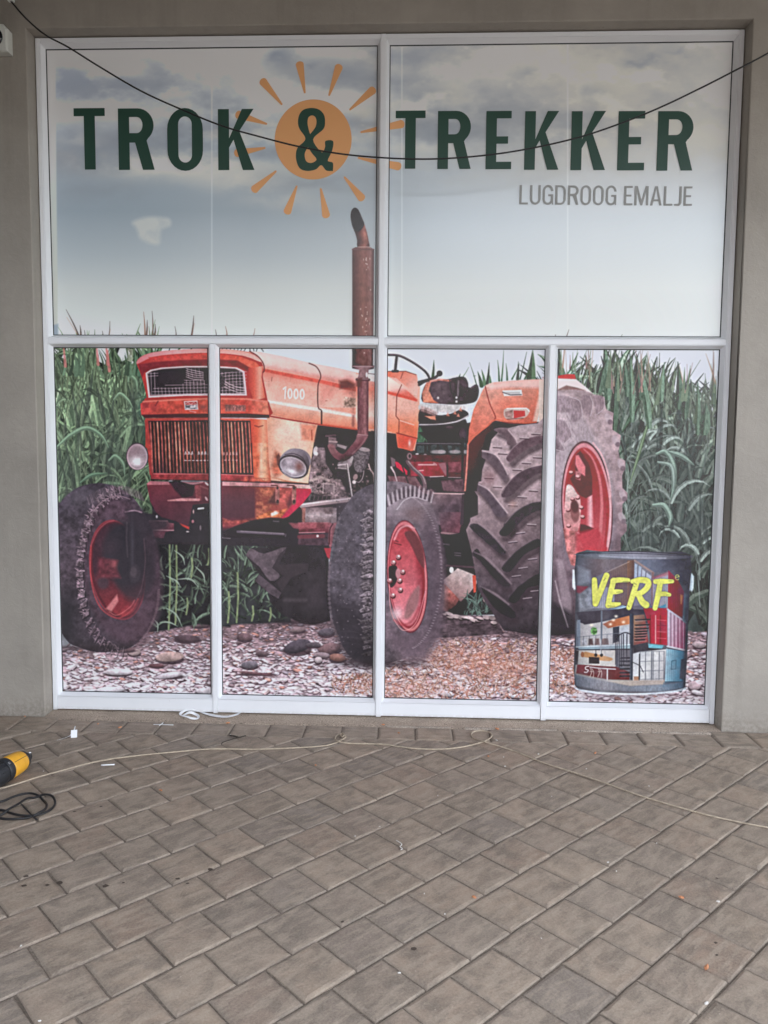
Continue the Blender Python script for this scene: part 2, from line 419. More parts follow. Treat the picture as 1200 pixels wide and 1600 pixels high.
def vnoise(s, seed, ax=1.0):
    r = np.random.default_rng(seed)
    gx, gy = PX/(s*ax), PY/s
    ix, iy = np.floor(gx).astype(int), np.floor(gy).astype(int)
    fx, fy = gx-ix, gy-iy
    fx = fx*fx*(3-2*fx); fy = fy*fy*(3-2*fy)
    ix -= ix.min(); iy -= iy.min()
    g = r.random((iy.max()+2, ix.max()+2)).astype(np.float32)
    return (g[iy, ix]*(1-fx)+g[iy, ix+1]*fx)*(1-fy)+(g[iy+1, ix]*(1-fx)+g[iy+1, ix+1]*fx)*fy
def fbm(s, seed, n=4, ax=1.0):
    o = 0; a = 1; t = 0
    for k in range(n):
        o = o+a*vnoise(s/2**k, seed+k, ax); t += a; a *= .55
    return o/t
N2 = vnoise(2.0, 1); N5 = fbm(6, 2, 3); N12 = fbm(14, 3, 4); N40 = fbm(45, 4, 5); NV = fbm(5, 5, 3, .35); NH = fbm(4, 6, 3, 3.5)
IMG = np.zeros((TH, TW, 3), np.float32)
def win(x0, y0, x1, y1, m=3):
    c = plane([(x0-m, y0-m), (x1+m, y0-m), (x1+m, y1+m), (x0-m, y1+m)])
    u = (c[:, 0]-FX0)/(FX1-FX0)*TW; v = (FZ1-c[:, 1])/(FZ1-FZ0)*TH
    a, b = max(int(u.min()), 0), min(int(u.max())+2, TW); e, f = max(int(v.min()), 0), min(int(v.max())+2, TH)
    if a >= b or e >= f: return None
    return (slice(e, f), slice(a, b))
def put(s, m, col, tx=None):
    if callable(col): col = col(s)
    c = np.asarray(col, np.float32)
    if c.ndim == 1: c = c[None, None, :]
    if tx is not None:
        for f, amp in tx: c = c*(1+amp*(f[s]-.5)*2)[..., None]
    I = IMG[s]; I += (c-I)*m[..., None]
def inside(s, p):
    x, y = PX[s], PY[s]; n = len(p)
    ins = np.zeros(x.shape, bool); d2 = np.full(x.shape, 1e9, np.float32)
    for i in range(n):
        (ax, ay), (bx, by) = p[i], p[(i+1) % n]
        dx, dy = bx-ax, by-ay; L = dx*dx+dy*dy
        if L < 1e-9: continue
        t = np.clip(((x-ax)*dx+(y-ay)*dy)/L, 0, 1)
        d2 = np.minimum(d2, (x-ax-t*dx)**2+(y-ay-t*dy)**2)
        if ay != by:
            ins ^= ((ay > y) != (by > y)) & (x < dx*(y-ay)/(by-ay)+ax)
    d = np.sqrt(d2)
    return np.where(ins, d, -d)
def poly(p, col, a=1., fe=.8, tx=None, mask=None):
    p = np.asarray(p, float)
    s = win(p[:, 0].min(), p[:, 1].min(), p[:, 0].max(), p[:, 1].max(), 1+fe)
    if s is None: return
    m = np.clip(.5+inside(s, p)/fe, 0, 1)*a
    if mask is not None: m = m*mask(s)
    put(s, m, col, tx)
def stroke(p, w, col, a=1., fe=.9, tx=None):
    p = np.asarray(p, float); w = np.broadcast_to(np.asarray(w, float), (len(p),)) if np.ndim(w) == 0 else np.interp(np.linspace(0, 1, len(p)), np.linspace(0, 1, len(w)), w)
    W = w.max()
    s = win(p[:, 0].min()-W, p[:, 1].min()-W, p[:, 0].max()+W, p[:, 1].max()+W)
    if s is None: return
    x, y = PX[s], PY[s]; sd = np.full(x.shape, -1e9, np.float32)
    for i in range(len(p)-1):
        (ax, ay), (bx, by) = p[i], p[i+1]; dx, dy = bx-ax, by-ay; L = dx*dx+dy*dy+1e-9
        t = np.clip(((x-ax)*dx+(y-ay)*dy)/L, 0, 1)
        sd = np.maximum(sd, (w[i]+(w[i+1]-w[i])*t)/2-np.sqrt((x-ax-t*dx)**2+(y-ay-t*dy)**2))
    put(s, np.clip(.5+sd/fe, 0, 1)*a, col, tx)
def ell(cx, cy, rx, ry, col, rot=0., a=1., fe=.9, tx=None, half=None):
    R_ = max(rx, ry)+2
    s = win(cx-R_, cy-R_, cx+R_, cy+R_)
    if s is None: return
    c_, s_ = math.cos(math.radians(rot)), math.sin(math.radians(rot))
    x, y = PX[s]-cx, PY[s]-cy; u = (x*c_+y*s_)/rx; v = (-x*s_+y*c_)/ry
    r = np.sqrt(u*u+v*v)+1e-6
    sd = (1-r)*min(rx, ry)
    m = np.clip(.5+sd/fe, 0, 1)*a
    if half is not None: m = m*half(s)
    put(s, m, (lambda q: col(u, v, r)) if callable(col) else col, tx)
def glow(cx, cy, rx, ry, col, a, rot=0.):
    s = win(cx-rx*2.2, cy-ry*2.2, cx+rx*2.2, cy+ry*2.2) if rot == 0 else win(cx-max(rx, ry)*2.2, cy-max(rx, ry)*2.2, cx+max(rx, ry)*2.2, cy+max(rx, ry)*2.2)
    if s is None: return
    c_, s_ = math.cos(math.radians(rot)), math.sin(math.radians(rot))
    x, y = PX[s]-cx, PY[s]-cy
    put(s, a*np.exp(-(((x*c_+y*s_)/rx)**2+((-x*s_+y*c_)/ry)**2)), col)
def gr(p0, p1, *cols):
    (x0, y0), (x1, y1) = p0, p1; dx, dy = x1-x0, y1-y0; L = dx*dx+dy*dy
    cols = np.array(cols, np.float32); k = np.linspace(0, 1, len(cols))
    def f(s):
        t = np.clip(((PX[s]-x0)*dx+(PY[s]-y0)*dy)/L, 0, 1)
        return np.stack([np.interp(t, k, cols[:, i]) for i in range(3)], -1)
    return f
def grunge(f, th, soft=.1, a=1.):
    return lambda s: np.clip((f[s]-th)/soft, 0, 1)*a
def crm(p, n=8, closed=False):
    p = np.asarray(p, float)
    q = np.vstack([p[-1:], p, p[:2]]) if closed else np.vstack([2*p[0]-p[1], p, 2*p[-1]-p[-2]])
    o = []
    for i in range(1, len(q)-2):
        for t in np.linspace(0, 1, n, endpoint=False):
            o.append(.5*(2*q[i]+(q[i+1]-q[i-1])*t+(2*q[i-1]-5*q[i]+4*q[i+1]-q[i+2])*t*t+(3*q[i]-q[i-1]-3*q[i+1]+q[i+2])*t**3))
    if not closed: o.append(p[-1])
    return np.array(o)
VIEWS = dict(A=(60, 520, 4), B=(330, 520, 4), C=(580, 520, 4), D=(840, 520, 4), E=(60, 800, 4), F=(330, 800, 4), G=(580, 800, 4), H=(840, 800, 4),
             a2=(200, 540, 7.5), a3=(200, 690, 7.5), b3=(340, 690, 6.667), b4=(460, 640, 7.5), c5=(600, 640, 6.667), c6=(720, 660, 7.5), g7=(720, 820, 7.5),
             d8=(840, 660, 7.5), t1=(890, 850, 6), t2=(890, 960, 6), w1=(80, 740, 5.517), w2=(500, 740, 5.16), p=(0, 0, 1), s1=(400, 300, 3))  # zoomed crops: corner and scale in image pixels
def V(k, *p):
    x, y, s = VIEWS[k]
    return np.array([(a/s+x, b/s+y) for a, b in p])
ART = {}
# ---- sky
def sky_art():
    y, x = PY, PX
    t = np.clip((x-80)/1060, 0, 1)
    L = [(60, (146, 143, 139)), (200, (144, 150, 154)), (270, (132, 143, 151)), (330, (128, 140, 149)), (400, (152, 162, 168)), (450, (176, 183, 184)), (520, (197, 204, 204)), (600, (205, 212, 217)), (760, (206, 213, 219))]
    Rr = [(60, (150, 147, 141)), (200, (160, 158, 154)), (270, (170, 172, 173)), (340, (172, 178, 182)), (400, (186, 192, 195)), (450, (201, 206, 207)), (520, (208, 213, 215)), (600, (214, 219, 228)), (760, (214, 219, 226))]
    def col(st):
        k = np.array([a for a, b in st]); c = np.array([b for a, b in st], float)
        return np.stack([np.interp(y, k, c[:, i]) for i in range(3)], -1)
    tt = np.clip((t-.3)/.5, 0, 1)[..., None]
    IMG[:] = col(L)*(1-tt)+col(Rr)*tt
    f = fbm(70, 21, 6, 1.7); f2 = fbm(30, 31, 5, 1.8)
    up = np.clip((300-y)/110, 0, 1)
    full = (slice(0, TH), slice(0, TW))
    f3 = .6*f+.4*f2
    put(full, np.clip((f3-.47)*7, 0, 1)*up*.8, (164, 161, 152))
    put(full, np.clip((.49-f3)*6, 0, 1)*up*.8*np.clip((1.25-t), .25, 1), (108, 114, 124))
    put(full, np.clip((f2-.56)*8, 0, 1)*np.clip((255-y)/80, 0, 1)*.6, (178, 174, 164))
    wv = (f2-.5)*150
    def dark(cx, cy, rx, ry, a, c=(113, 118, 126)):
        s = win(cx-rx*2, cy-ry*2-30, cx+rx*2, cy+ry*2+30)
        d = ((PX[s]-cx+wv[s]*.5)/rx)**2+((PY[s]-cy+wv[s]*.28)/ry)**2
        put(s, np.exp(-d*.9)*a*np.clip(.3+1.3*f2[s], 0, 1.1), c)
    for q in ((205, 135, 60, 10, .9), (250, 112, 18, 20, .7), (150, 215, 75, 20, .8), (120, 255, 90, 22, .7), (215, 235, 80, 16, .5), (440, 92, 28, 20, .95), (510, 115, 70, 18, .95), (600, 125, 70, 10, .7), (290, 160, 60, 9, .35), (370, 205, 50, 12, .5), (560, 195, 45, 11, .55), (470, 285, 90, 14, .35), (330, 200, 60, 14, .4), (680, 200, 60, 12, .7), (740, 200, 40, 10, .5), (660, 145, 50, 10, .45), (820, 112, 18, 6, .6), (992, 97, 22, 8, .75), (1012, 86, 18, 6, .6), (1052, 77, 20, 4, .5), (935, 152, 18, 14, .4), (880, 205, 50, 16, .3), (150, 300, 80, 16, .3)):
        dark(*q)
    for q in ((180, 170, 90, 22, .55), (310, 262, 140, 16, .9), (360, 280, 60, 12, .75), (245, 265, 60, 8, .6), (120, 215, 26, 10, .4), (450, 155, 80, 20, .45), (520, 150, 70, 12, .5), (170, 95, 70, 14, .4), (350, 105, 60, 30, .5), (680, 230, 70, 12, .5), (760, 110, 100, 30, .35), (900, 240, 160, 20, .35), (440, 310, 60, 14, .4)):
        dark(*q, c=(178, 175, 167))
    d = fbm(14, 77, 4)
    poly(crm([(207, 347), (230, 339), (262, 341), (266, 352), (252, 360), (249, 381), (232, 380), (219, 373), (213, 358)], 5, True), (176, 178, 174), .75, 7, mask=lambda s: np.clip(.4+d[s], 0, 1))
    # seams between the strips of film, and the strip the print does not reach
    for sx in (331, 628, 887): stroke([(sx, 60), (sx, 524)], 2.2, (222, 224, 222), .24, 1.2)
    poly([(72, 75), (86, 76), (90, 440), (90, 527), (80, 527)], (166, 170, 163), .8, 2)
    poly([(83, 508), (91, 506), (91, 525), (83, 525)], (120, 135, 152), .8, 3)
# ---- maize
def blade(x0, y0, ang, ln, w, bend, ca, cb, a=1.):
    n = 7; t = np.linspace(0, 1, n); th = math.radians(ang)+bend*t**1.6
    cx = x0+np.r_[0, np.cumsum(np.cos(th[1:]))*ln/(n-1)]; cy = y0-np.r_[0, np.cumsum(np.sin(th[1:]))*ln/(n-1)]
    ww = w*np.interp(t, [0, .25, .6, 1], [.55, 1, .8, .05])/2
    nx, ny = np.sin(th), np.cos(th)
    l = np.c_[cx-nx*ww, cy-ny*ww]; r = np.c_[cx+nx*ww, cy+ny*ww]; c = np.c_[cx, cy]
    poly(np.vstack([l, r[::-1]]), ca, a, .9, ((NV, .25),))
    poly(np.vstack([c, r[::-1]]), cb, a*.85, .9, ((NV, .2),))
    if w > 5: stroke(c[:-1], .9, np.array(cb)*1.18+12, a*.55)
def maize(x0, x1, ytop, ybot, n, pale, top_f):
    for layer in range(3):
        m = (int(n*.9), n, int(n*.75))[layer]
        for i in range(m):
            x = rg.uniform(x0-8, x1+8); yt = top_f(x)
            dep = rg.random()**(1.0 if layer else .8)
            y = yt+25+dep*(ybot-yt-20)
            k = rg.random()
            v = (.42, .8, 1.2)[layer]*(.7+.6*k)*(1-(.42, .5)[pale]*np.clip((y-yt-110)/200, 0, 1))
            base = np.array(((60, 78, 58), (74, 92, 78))[pale])*v
            hi = np.array(((112, 138, 100), (142, 160, 140))[pale])*v
            a = 90+rg.normal(0, 20); b = rg.normal(0, .5)
            if layer == 2 and rg.random() < .4:
                sg = rg.choice([-1, 1]); a = 90+sg*rg.uniform(6, 34); b = sg*rg.uniform(.9, 2.3)
            else: b = .45*np.sign(a-90)*abs(rg.normal(0, 1))
            ln = rg.uniform(45, 150)*(1, 1, .85)[layer]; w = rg.uniform(5, 15)
            ln = min(ln, max(30, y-yt+25))
            if rg.random() < .4: base, hi = hi, base
            blade(x, y, a, ln, w, b, np.clip(base, 0, 255), np.clip(hi, 0, 255))
    for i in range(int((x1-x0)*1.1)):                      # fine tips and thin leaf edges
        x = rg.uniform(x0, x1); y = top_f(x)+rg.uniform(-4, 70); c = np.array(((104, 128, 92), (134, 150, 126))[pale])*rg.uniform(.6, 1.15); sg = rg.normal(0, 1)
        blade(x, y+16, 90+sg*8, rg.uniform(20, 62), rg.uniform(1.6, 4.2), sg*.3, c*.8, c, .85)
    for i in range(int((x1-x0)*.55)):
        x = rg.uniform(x0, x1); y = top_f(x)+rg.uniform(60, 330)
        if y > ybot: continue
        c = np.array(((150, 172, 128), (178, 196, 186))[pale])*rg.uniform(.55, 1.05)
        q = crm([(x, y), (x+rg.normal(0, 5), y-rg.uniform(12, 40)), (x+rg.normal(0, 12), y-rg.uniform(40, 85))], 5)
        stroke(q, [1.6, 1.2, .5], c, .75)
def maize_art():
    s = win(80, 545, 245, 985); put(s, np.clip((PY[s]-(575+70*(N40[s]-.5)*2))/26, 0, 1), (38, 48, 45), ((N12, .35),))
    maize(84, 250, 560, 965, 210, 0, lambda x: 556+14*math.sin(x*.21)+10*math.sin(x*.07+1))
    s = win(864, 560, 1125, 1000)
    tp = lambda x: np.interp(x, [860, 905, 930, 955, 985, 1020, 1050, 1075, 1100, 1125], [565, 590, 592, 560, 575, 590, 592, 612, 624, 610])
    put(s, np.clip((PY[s]-(tp(PX[s])+34+60*(N40[s]-.5)))/30, 0, 1), (58, 68, 66), ((N12, .4),))
    maize(866, 1124, 560, 985, 270, 1, lambda x: float(tp(x)))
    for cx, cy, rx, ry, a in ((1020, 720, 40, 60, .55), (1080, 760, 40, 100, .6), (1000, 850, 50, 60, .45), (985, 640, 14, 60, .5), (1055, 850, 60, 50, .5), (175, 720, 26, 60, .6), (215, 640, 14, 50, .5), (110, 740, 20, 30, .4)):
        glow(cx, cy, rx, ry, (42, 50, 52) if cx < 400 else (66, 73, 74), a)
    for x0, x1, y0, y1, n, c0, m in ((965, 1118, 660, 890, 34, (170, 188, 178), 5), (88, 238, 620, 800, 30, (126, 156, 118), 4)):
        for i in range(n):
            x = rg.uniform(x0, x1); y = rg.uniform(y0, y1); c = np.array(c0)*rg.uniform(.55, 1.1); sg = rg.choice([-1, 1])
            blade(x, y, 90+sg*rg.uniform(8, 40), rg.uniform(28, 84), rg.uniform(3, 9), sg*rg.uniform(1.2, 2.5), c*.72, c, .85)
    for i in range(40):                                        # gaps of deep shade between the stalks
        x = rg.uniform(960, 1120) if i % 2 else rg.uniform(88, 230); y = rg.uniform(650, 860)
        blade(x, y, 90+rg.normal(0, 10), rg.uniform(40, 110), rg.uniform(4, 10), rg.normal(0, .3), *(((60, 68, 66), (54, 62, 61)) if i % 2 else ((52, 62, 54), (46, 55, 50))), .45)
    for s, c, a in ((win(84, 560, 250, 800), (120, 140, 112), .13), (win(930, 560, 1125, 985), (140, 152, 142), .14)):
        put(s, np.clip((PY[s]-590)/30, 0, 1)*a*np.clip((PX[s]-(84 if c[0] < 130 else 930))/12, 0, 1), c)
    def arc(p, w, c): stroke(crm(p, 7), [w*.3, w, w, w*.15], np.array(c)*.72); stroke(crm(np.array(p)+(0, -w*.2), 7), [w*.2, w*.5, w*.4, .2], c)
    arc(V('A', (110, 720), (200, 640), (300, 595), (390, 640), (440, 720)), 7, (128, 162, 128))
    arc(V('A', (440, 800), (480, 770), (530, 820), (540, 900)), 6, (120, 150, 120)); arc(V('A', (260, 940), (330, 890), (430, 880)), 6, (104, 138, 108))
    arc(V('A', (470, 420), (510, 380), (560, 420), (590, 470)), 5, (136, 168, 132)); arc(V('A', (560, 310), (570, 270), (610, 300), (620, 370)), 6, (128, 160, 124))
    arc(V('D', (740, 760), (800, 745), (850, 830), (850, 960), (830, 1050)), 8, (150, 176, 160)); arc(V('D', (820, 745), (900, 770), (980, 830)), 8, (146, 170, 156))
    arc(V('D', (750, 810), (830, 830), (850, 900), (850, 980)), 7, (156, 178, 166)); arc(V('D', (720, 1080), (790, 1080), (830, 1150), (820, 1210)), 9, (150, 176, 160))
    arc(V('D', (580, 930), (620, 800), (680, 600), (740, 420)), 5, (132, 156, 124)); arc(V('D', (530, 620), (600, 500), (660, 350)), 8, (96, 122, 100))
    for q, c in (((760, 370, 88, 60, 11), 0),): pass
    for x, y, l, w, b in ((775, 430, 62, 9, -.2), (590, 560, 110, 10, .1), (440, 420, 90, 14, .1), (480, 620, 100, 13, -.15), (700, 600, 120, 12, .25), (880, 480, 75, 11, .2), (1000, 640, 85, 10, .05), (1040, 640, 50, 18, .1), (1100, 460, 50, 8, 0), (920, 540, 60, 12, -.3), (380, 380, 55, 13, -.05), (640, 420, 70, 12, 0), (560, 400, 60, 9, .15)):
        q = V('D', (x, y))[0]; c = np.array((104, 128, 108))*rg.uniform(.8, 1.1)
        blade(q[0], q[1], 88+rg.normal(0, 6), l, w, b, c*.8, c*1.15)
    for p in ((100, 120, 700, 60), ): pass
    tass = [((310, 551), (375, 662), 3.2), ((375, 625), (378, 668), 4), ((515, 606), (508, 668), 2), ((673, 562), (680, 668), 3), ((690, 600), (684, 668), 4), ((713, 558), (716, 668), 3), ((728, 620), (722, 668), 4), ((820, 630), (826, 668), 2), ((908, 580), (895, 668), 4), ((1010, 645), (1013, 670), 2), ((1057, 630), (1066, 672), 2.4), ((1195, 640), (1180, 672), 1.6), ((396, 648), (396, 668), 2), ((480, 652), (481, 668), 2)]
    for (ax, ay), (bx, by), w in tass:
        a_ = (ax/3, 300+ay/3); b_ = (bx/3, 300+by/3+8)
        stroke(crm([a_, ((a_[0]+b_[0])/2+.8, (a_[1]+b_[1])/2), b_], 4), [.5, w*.6, w*.75], (78, 66, 62) if rg.random() < .6 else (128, 92, 78))
        stroke([(a_[0]+1, a_[1]+12), b_], [.4, w*.3], (156, 104, 84), .7)
    for (a_, b_, w) in (((889, 515), (884, 530), 1.6), ((868, 523), (868, 530), 1)): stroke([a_, b_], [.6, w], (96, 84, 78))
    def spike(k, x, y, x2, y2, w, c): q = V(k, (x, y), ((x+x2)/2+2, (y+y2)/2), (x2, y2)); stroke(q, [w, w*.6, .3], c)
    for d in ((800, 300, 790, 170, 3), (815, 300, 828, 110, 2.6), (850, 295, 842, 190, 3), (880, 290, 930, 190, 2.4), (915, 290, 920, 180, 5), (930, 290, 972, 120, 2), (985, 290, 1008, 108, 8), (1015, 290, 1012, 110, 7), (690, 330, 665, 240, 7), (710, 320, 690, 230, 6), (725, 320, 738, 185, 5), (660, 330, 615, 185, 1.6), (570, 280, 610, 215, 1.4), (385, 280, 392, 170, 5), (960, 290, 985, 225, 3), (550, 275, 556, 255, 2), (640, 270, 655, 268, 1), (745, 310, 735, 250, 4)):
        spike('C', *d, np.array((98, 122, 94))*rg.uniform(.7, 1.15))
    for i in range(34):
        x = rg.choice([150, 180, 200, 225, 545, 580, 610, 650, 690, 930, 1105, 300, 330, 480]) + rg.normal(0, 10); y = 250 if x < 400 else 330
        spike('D', x, y+rg.uniform(-40, 60), x+rg.normal(0, 26), y-rg.uniform(70, 230), rg.uniform(1, 2.6), [(176, 150, 128), (140, 118, 108), (120, 138, 108), (150, 120, 116)][rg.integers(4)])
    for d in ((870, 400, 1018, 170, 1.4), (745, 440, 785, 212, 6), (905, 420, 920, 215, 6), (925, 420, 955, 205, 5), (985, 560, 1002, 365, 5), (1090, 440, 1095, 262, 4), (1110, 440, 1115, 270, 4), (505, 420, 500, 220, 5), (440, 330, 458, 100, 9), (470, 240, 515, 105, 2)):
        spike('D', *d, np.array((112, 130, 106))*rg.uniform(.75, 1.1))
    for i in range(16):
        x = rg.uniform(90, 235); spike('p', x, 585, x+rg.normal(0, 5), rg.uniform(542, 556), rg.uniform(3, 9), np.array((84, 112, 84))*rg.uniform(.55, 1.2))
    for x, y in ((165, 120), (370, 110), (430, 110), (440, 150)):
        q = V('A', (x, y))[0]; stroke([(q[0]-2, q[1]-10), (q[0]+1, q[1]+22)], [2, 5], (184, 112, 96), .8)
    for k in range(9): q = V('A', (560, 100+k*9), (588, 108+k*9)); stroke(q, 1.2, (206, 204, 178), .7)
    for x in list(range(348, 412, 6)): stroke([(x, 544), (x+rg.normal(0, 2), 549)], 1.5, (88, 88, 80), .8)
# ---- gravel
def ground_art():
    s = win(84, 960, 1125, 1105)
    far = gr((600, 965), (600, 1100), (126, 100, 106), (150, 122, 128), (182, 158, 166), (198, 178, 186))
    edge = np.interp(PX[s], [84, 100, 210, 240, 300, 340, 400, 440, 690, 860, 1125], [1005, 1008, 992, 978, 968, 972, 966, 964, 956, 985, 985])
    put(s, np.clip((PY[s]-edge+8*(N12[s]-.5))/4, 0, 1), far, ((N5, .35), (NH, .3)))
    n = 8200
    ys = np.sort(962+140*rg.random(n)**.9)
    for y in ys:
        x = rg.uniform(86, 1122)
        if y < np.interp(x, [84, 100, 210, 240, 300, 340, 400, 440, 690, 860, 1125], [1005, 1008, 992, 978, 968, 972, 966, 964, 956, 985, 985]): continue
        k = (y-955)/145; big = rg.random() < .05
        rx = (1.3+2.7*k)*rg.uniform(.6, 1.7)*(2.2 if big else 1); ry = rx*rg.uniform(.28, .5)
        v = rg.uniform(.55, 1.15)+.3*k
        t = rg.random()
        c = np.array((156, 130, 136) if t < .6 else (164, 150, 160) if t < .85 else (168, 118, 108))*v*(1.12 if big else 1)
        if k > .32 and rg.random() < min(.75, k*1.0): c = c*.35+np.array((232, 216, 222))*.65
        c = np.clip(c*1.09, 0, 240); rot = rg.normal(0, 14)
        ell(x, y+ry*.75, rx*1.05, ry*1.0, (74, 52, 60), rot, .85, 1.2)
        ell(x, y, rx, ry, c*.84, rot, 1, .8, ((N5, .18),))
        ell(x-rx*.1, y-ry*.3, rx*.75, ry*.5, np.clip(c*1.16, 0, 240), rot, .8, 1)
    st = [('E', (820, 905), 90, 30, (188, 156, 150)), ('E', (600, 875), 40, 22, (186, 160, 158)), ('E', (930, 790), 80, 22, (98, 76, 84)), ('E', (1010, 705), 60, 16, (120, 96, 102)), ('E', (740, 960), 48, 13, (112, 76, 82)), ('E', (540, 860), 70, 14, (128, 98, 104)),
          ('F', (540, 840), 85, 40, (82, 72, 82)), ('F', (740, 850), 70, 30, (128, 96, 100)), ('F', (790, 910), 52, 24, (160, 110, 98)), ('F', (240, 955), 52, 22, (118, 108, 118)), ('F', (720, 750), 50, 24, (104, 92, 102)), ('F', (540, 735), 50, 18, (132, 108, 112)), ('F', (280, 1010), 110, 10, (110, 78, 84)), ('F', (320, 885), 40, 14, (112, 90, 96)), ('F', (690, 895), 50, 18, (150, 128, 134)), ('F', (210, 780), 48, 24, (120, 92, 98)), ('F', (640, 830), 46, 16, (96, 84, 92)), ('F', (670, 925), 24, 20, (206, 188, 190)),
          ('H', (980, 1085), 40, 28, (196, 170, 176)), ('H', (1010, 830), 40, 20, (178, 156, 160)), ('H', (160, 1060), 60, 20, (206, 190, 196)), ('H', (1000, 1130), 40, 14, (216, 204, 210)), ('E', (500, 1000), 90, 20, (214, 200, 206)), ('E', (820, 1020), 90, 18, (210, 196, 204)), ('E', (1040, 1120), 60, 20, (208, 196, 202)), ('E', (450, 1110), 90, 18, (214, 204, 210)), ('G', (470, 1135), 50, 18, (216, 208, 216)), ('G', (900, 1150), 60, 14, (212, 206, 214))]
    for k, c, rx, ry, col in st:
        q = V(k, c)[0]; rx, ry = rx/4, ry/4; col = np.array(col, float)
        ell(q[0], q[1]+ry*.55, rx*1.04, ry, (64, 46, 54), 0, .85, 1.4)
        ell(q[0], q[1], rx, ry, lambda u, v, r: np.clip(col[None, None]*(1.02-.28*v-.1*r)[..., None], 0, 255), rg.normal(0, 5), 1, 1, ((N5, .16), (N12, .12)))
    for i in range(3000):                                  # dry grass
        if rg.random() < .8: x, y = rg.uniform(596, 842), 1004+88*rg.random()**1.0
        else: x, y = rg.uniform(862, 905), rg.uniform(1015, 1085)
        if x < 665 and y < 1042: continue
        if rg.random() < .1: x, y = rg.uniform(520, 586), rg.uniform(1055, 1085)
        if rg.random() > .35+.65*N40[min(max(int((y-70)*1.37), 0), TH-1), min(max(int((x-70)*1.38), 0), TW-1)]: continue
        c = [(198, 140, 120), (184, 112, 92), (212, 172, 158), (150, 116, 92), (124, 76, 66), (222, 192, 184)][rg.integers(6)]
        l = rg.uniform(4, 14); a = rg.uniform(.3, 2.8)
        stroke([(x, y), (x+l*.5*math.cos(a)+rg.normal(0, 1), y-l*.35*math.sin(a)), (x+l*math.cos(a), y-l*.8*math.sin(a))], [1.5, 1.2, .4], c, .85)
    for q in ((725, 1030, 90, 26, .22), (640, 1075, 60, 14, .2), (800, 1045, 50, 16, .2)): glow(*q[:4], (210, 132, 102), q[4]*1.5)
# ---- growth under the machine
def under_art():
    poly(V('E', (690, 200), (1200, 180), (1200, 720), (1000, 700), (760, 745), (640, 760)), (36, 36, 40), 1, 3, ((N12, .3),))
    poly(V('F', (60, 190), (460, 200), (500, 690), (200, 700), (60, 710)), (46, 48, 50), 1, 3, ((N12, .35),))
    for k, x0, x1, y0, y1, n in (('E', 700, 1090, 200, 720, 80), ('F', 70, 440, 200, 680, 95)):
        for i in range(n):
            q = V(k, (rg.uniform(x0, x1), rg.uniform(y0+80, y1)))[0]; c = np.array((104, 124, 104))*rg.uniform(.45, 1.25)
            blade(q[0], q[1], 90+rg.normal(0, 40), rg.uniform(14, 48), rg.uniform(2, 5.5), rg.normal(0, 1.3), c*.75, c, .8)
    for k, x, y0, y1 in (('E', 820, 205, 735), ('E', 862, 210, 700), ('E', 960, 290, 410), ('E', 930, 540, 640), ('E', 1065, 230, 330), ('F', 165, 380, 690), ('F', 110, 500, 690), ('F', 260, 590, 680), ('F', 370, 600, 680)):
        stroke(V(k, (x, y0), (x+4, (y0+y1)/2), (x-6, y1)), 3.0, (122, 138, 96), .9, 1, ((NV, .25),))
    for p in (((850, 240), (900, 280), (915, 330)), ((980, 340), (1030, 390), (1040, 450)), ((800, 400), (860, 430), (890, 470)), ((870, 420), (950, 420), (1000, 470)), ((800, 600), (860, 640), (900, 720)), ((760, 690), (820, 690), (870, 715)), ((720, 670), (745, 700), (745, 750))):
        stroke(crm(V('E', *p), 5), [1, 3, .6], (142, 160, 142), .9)
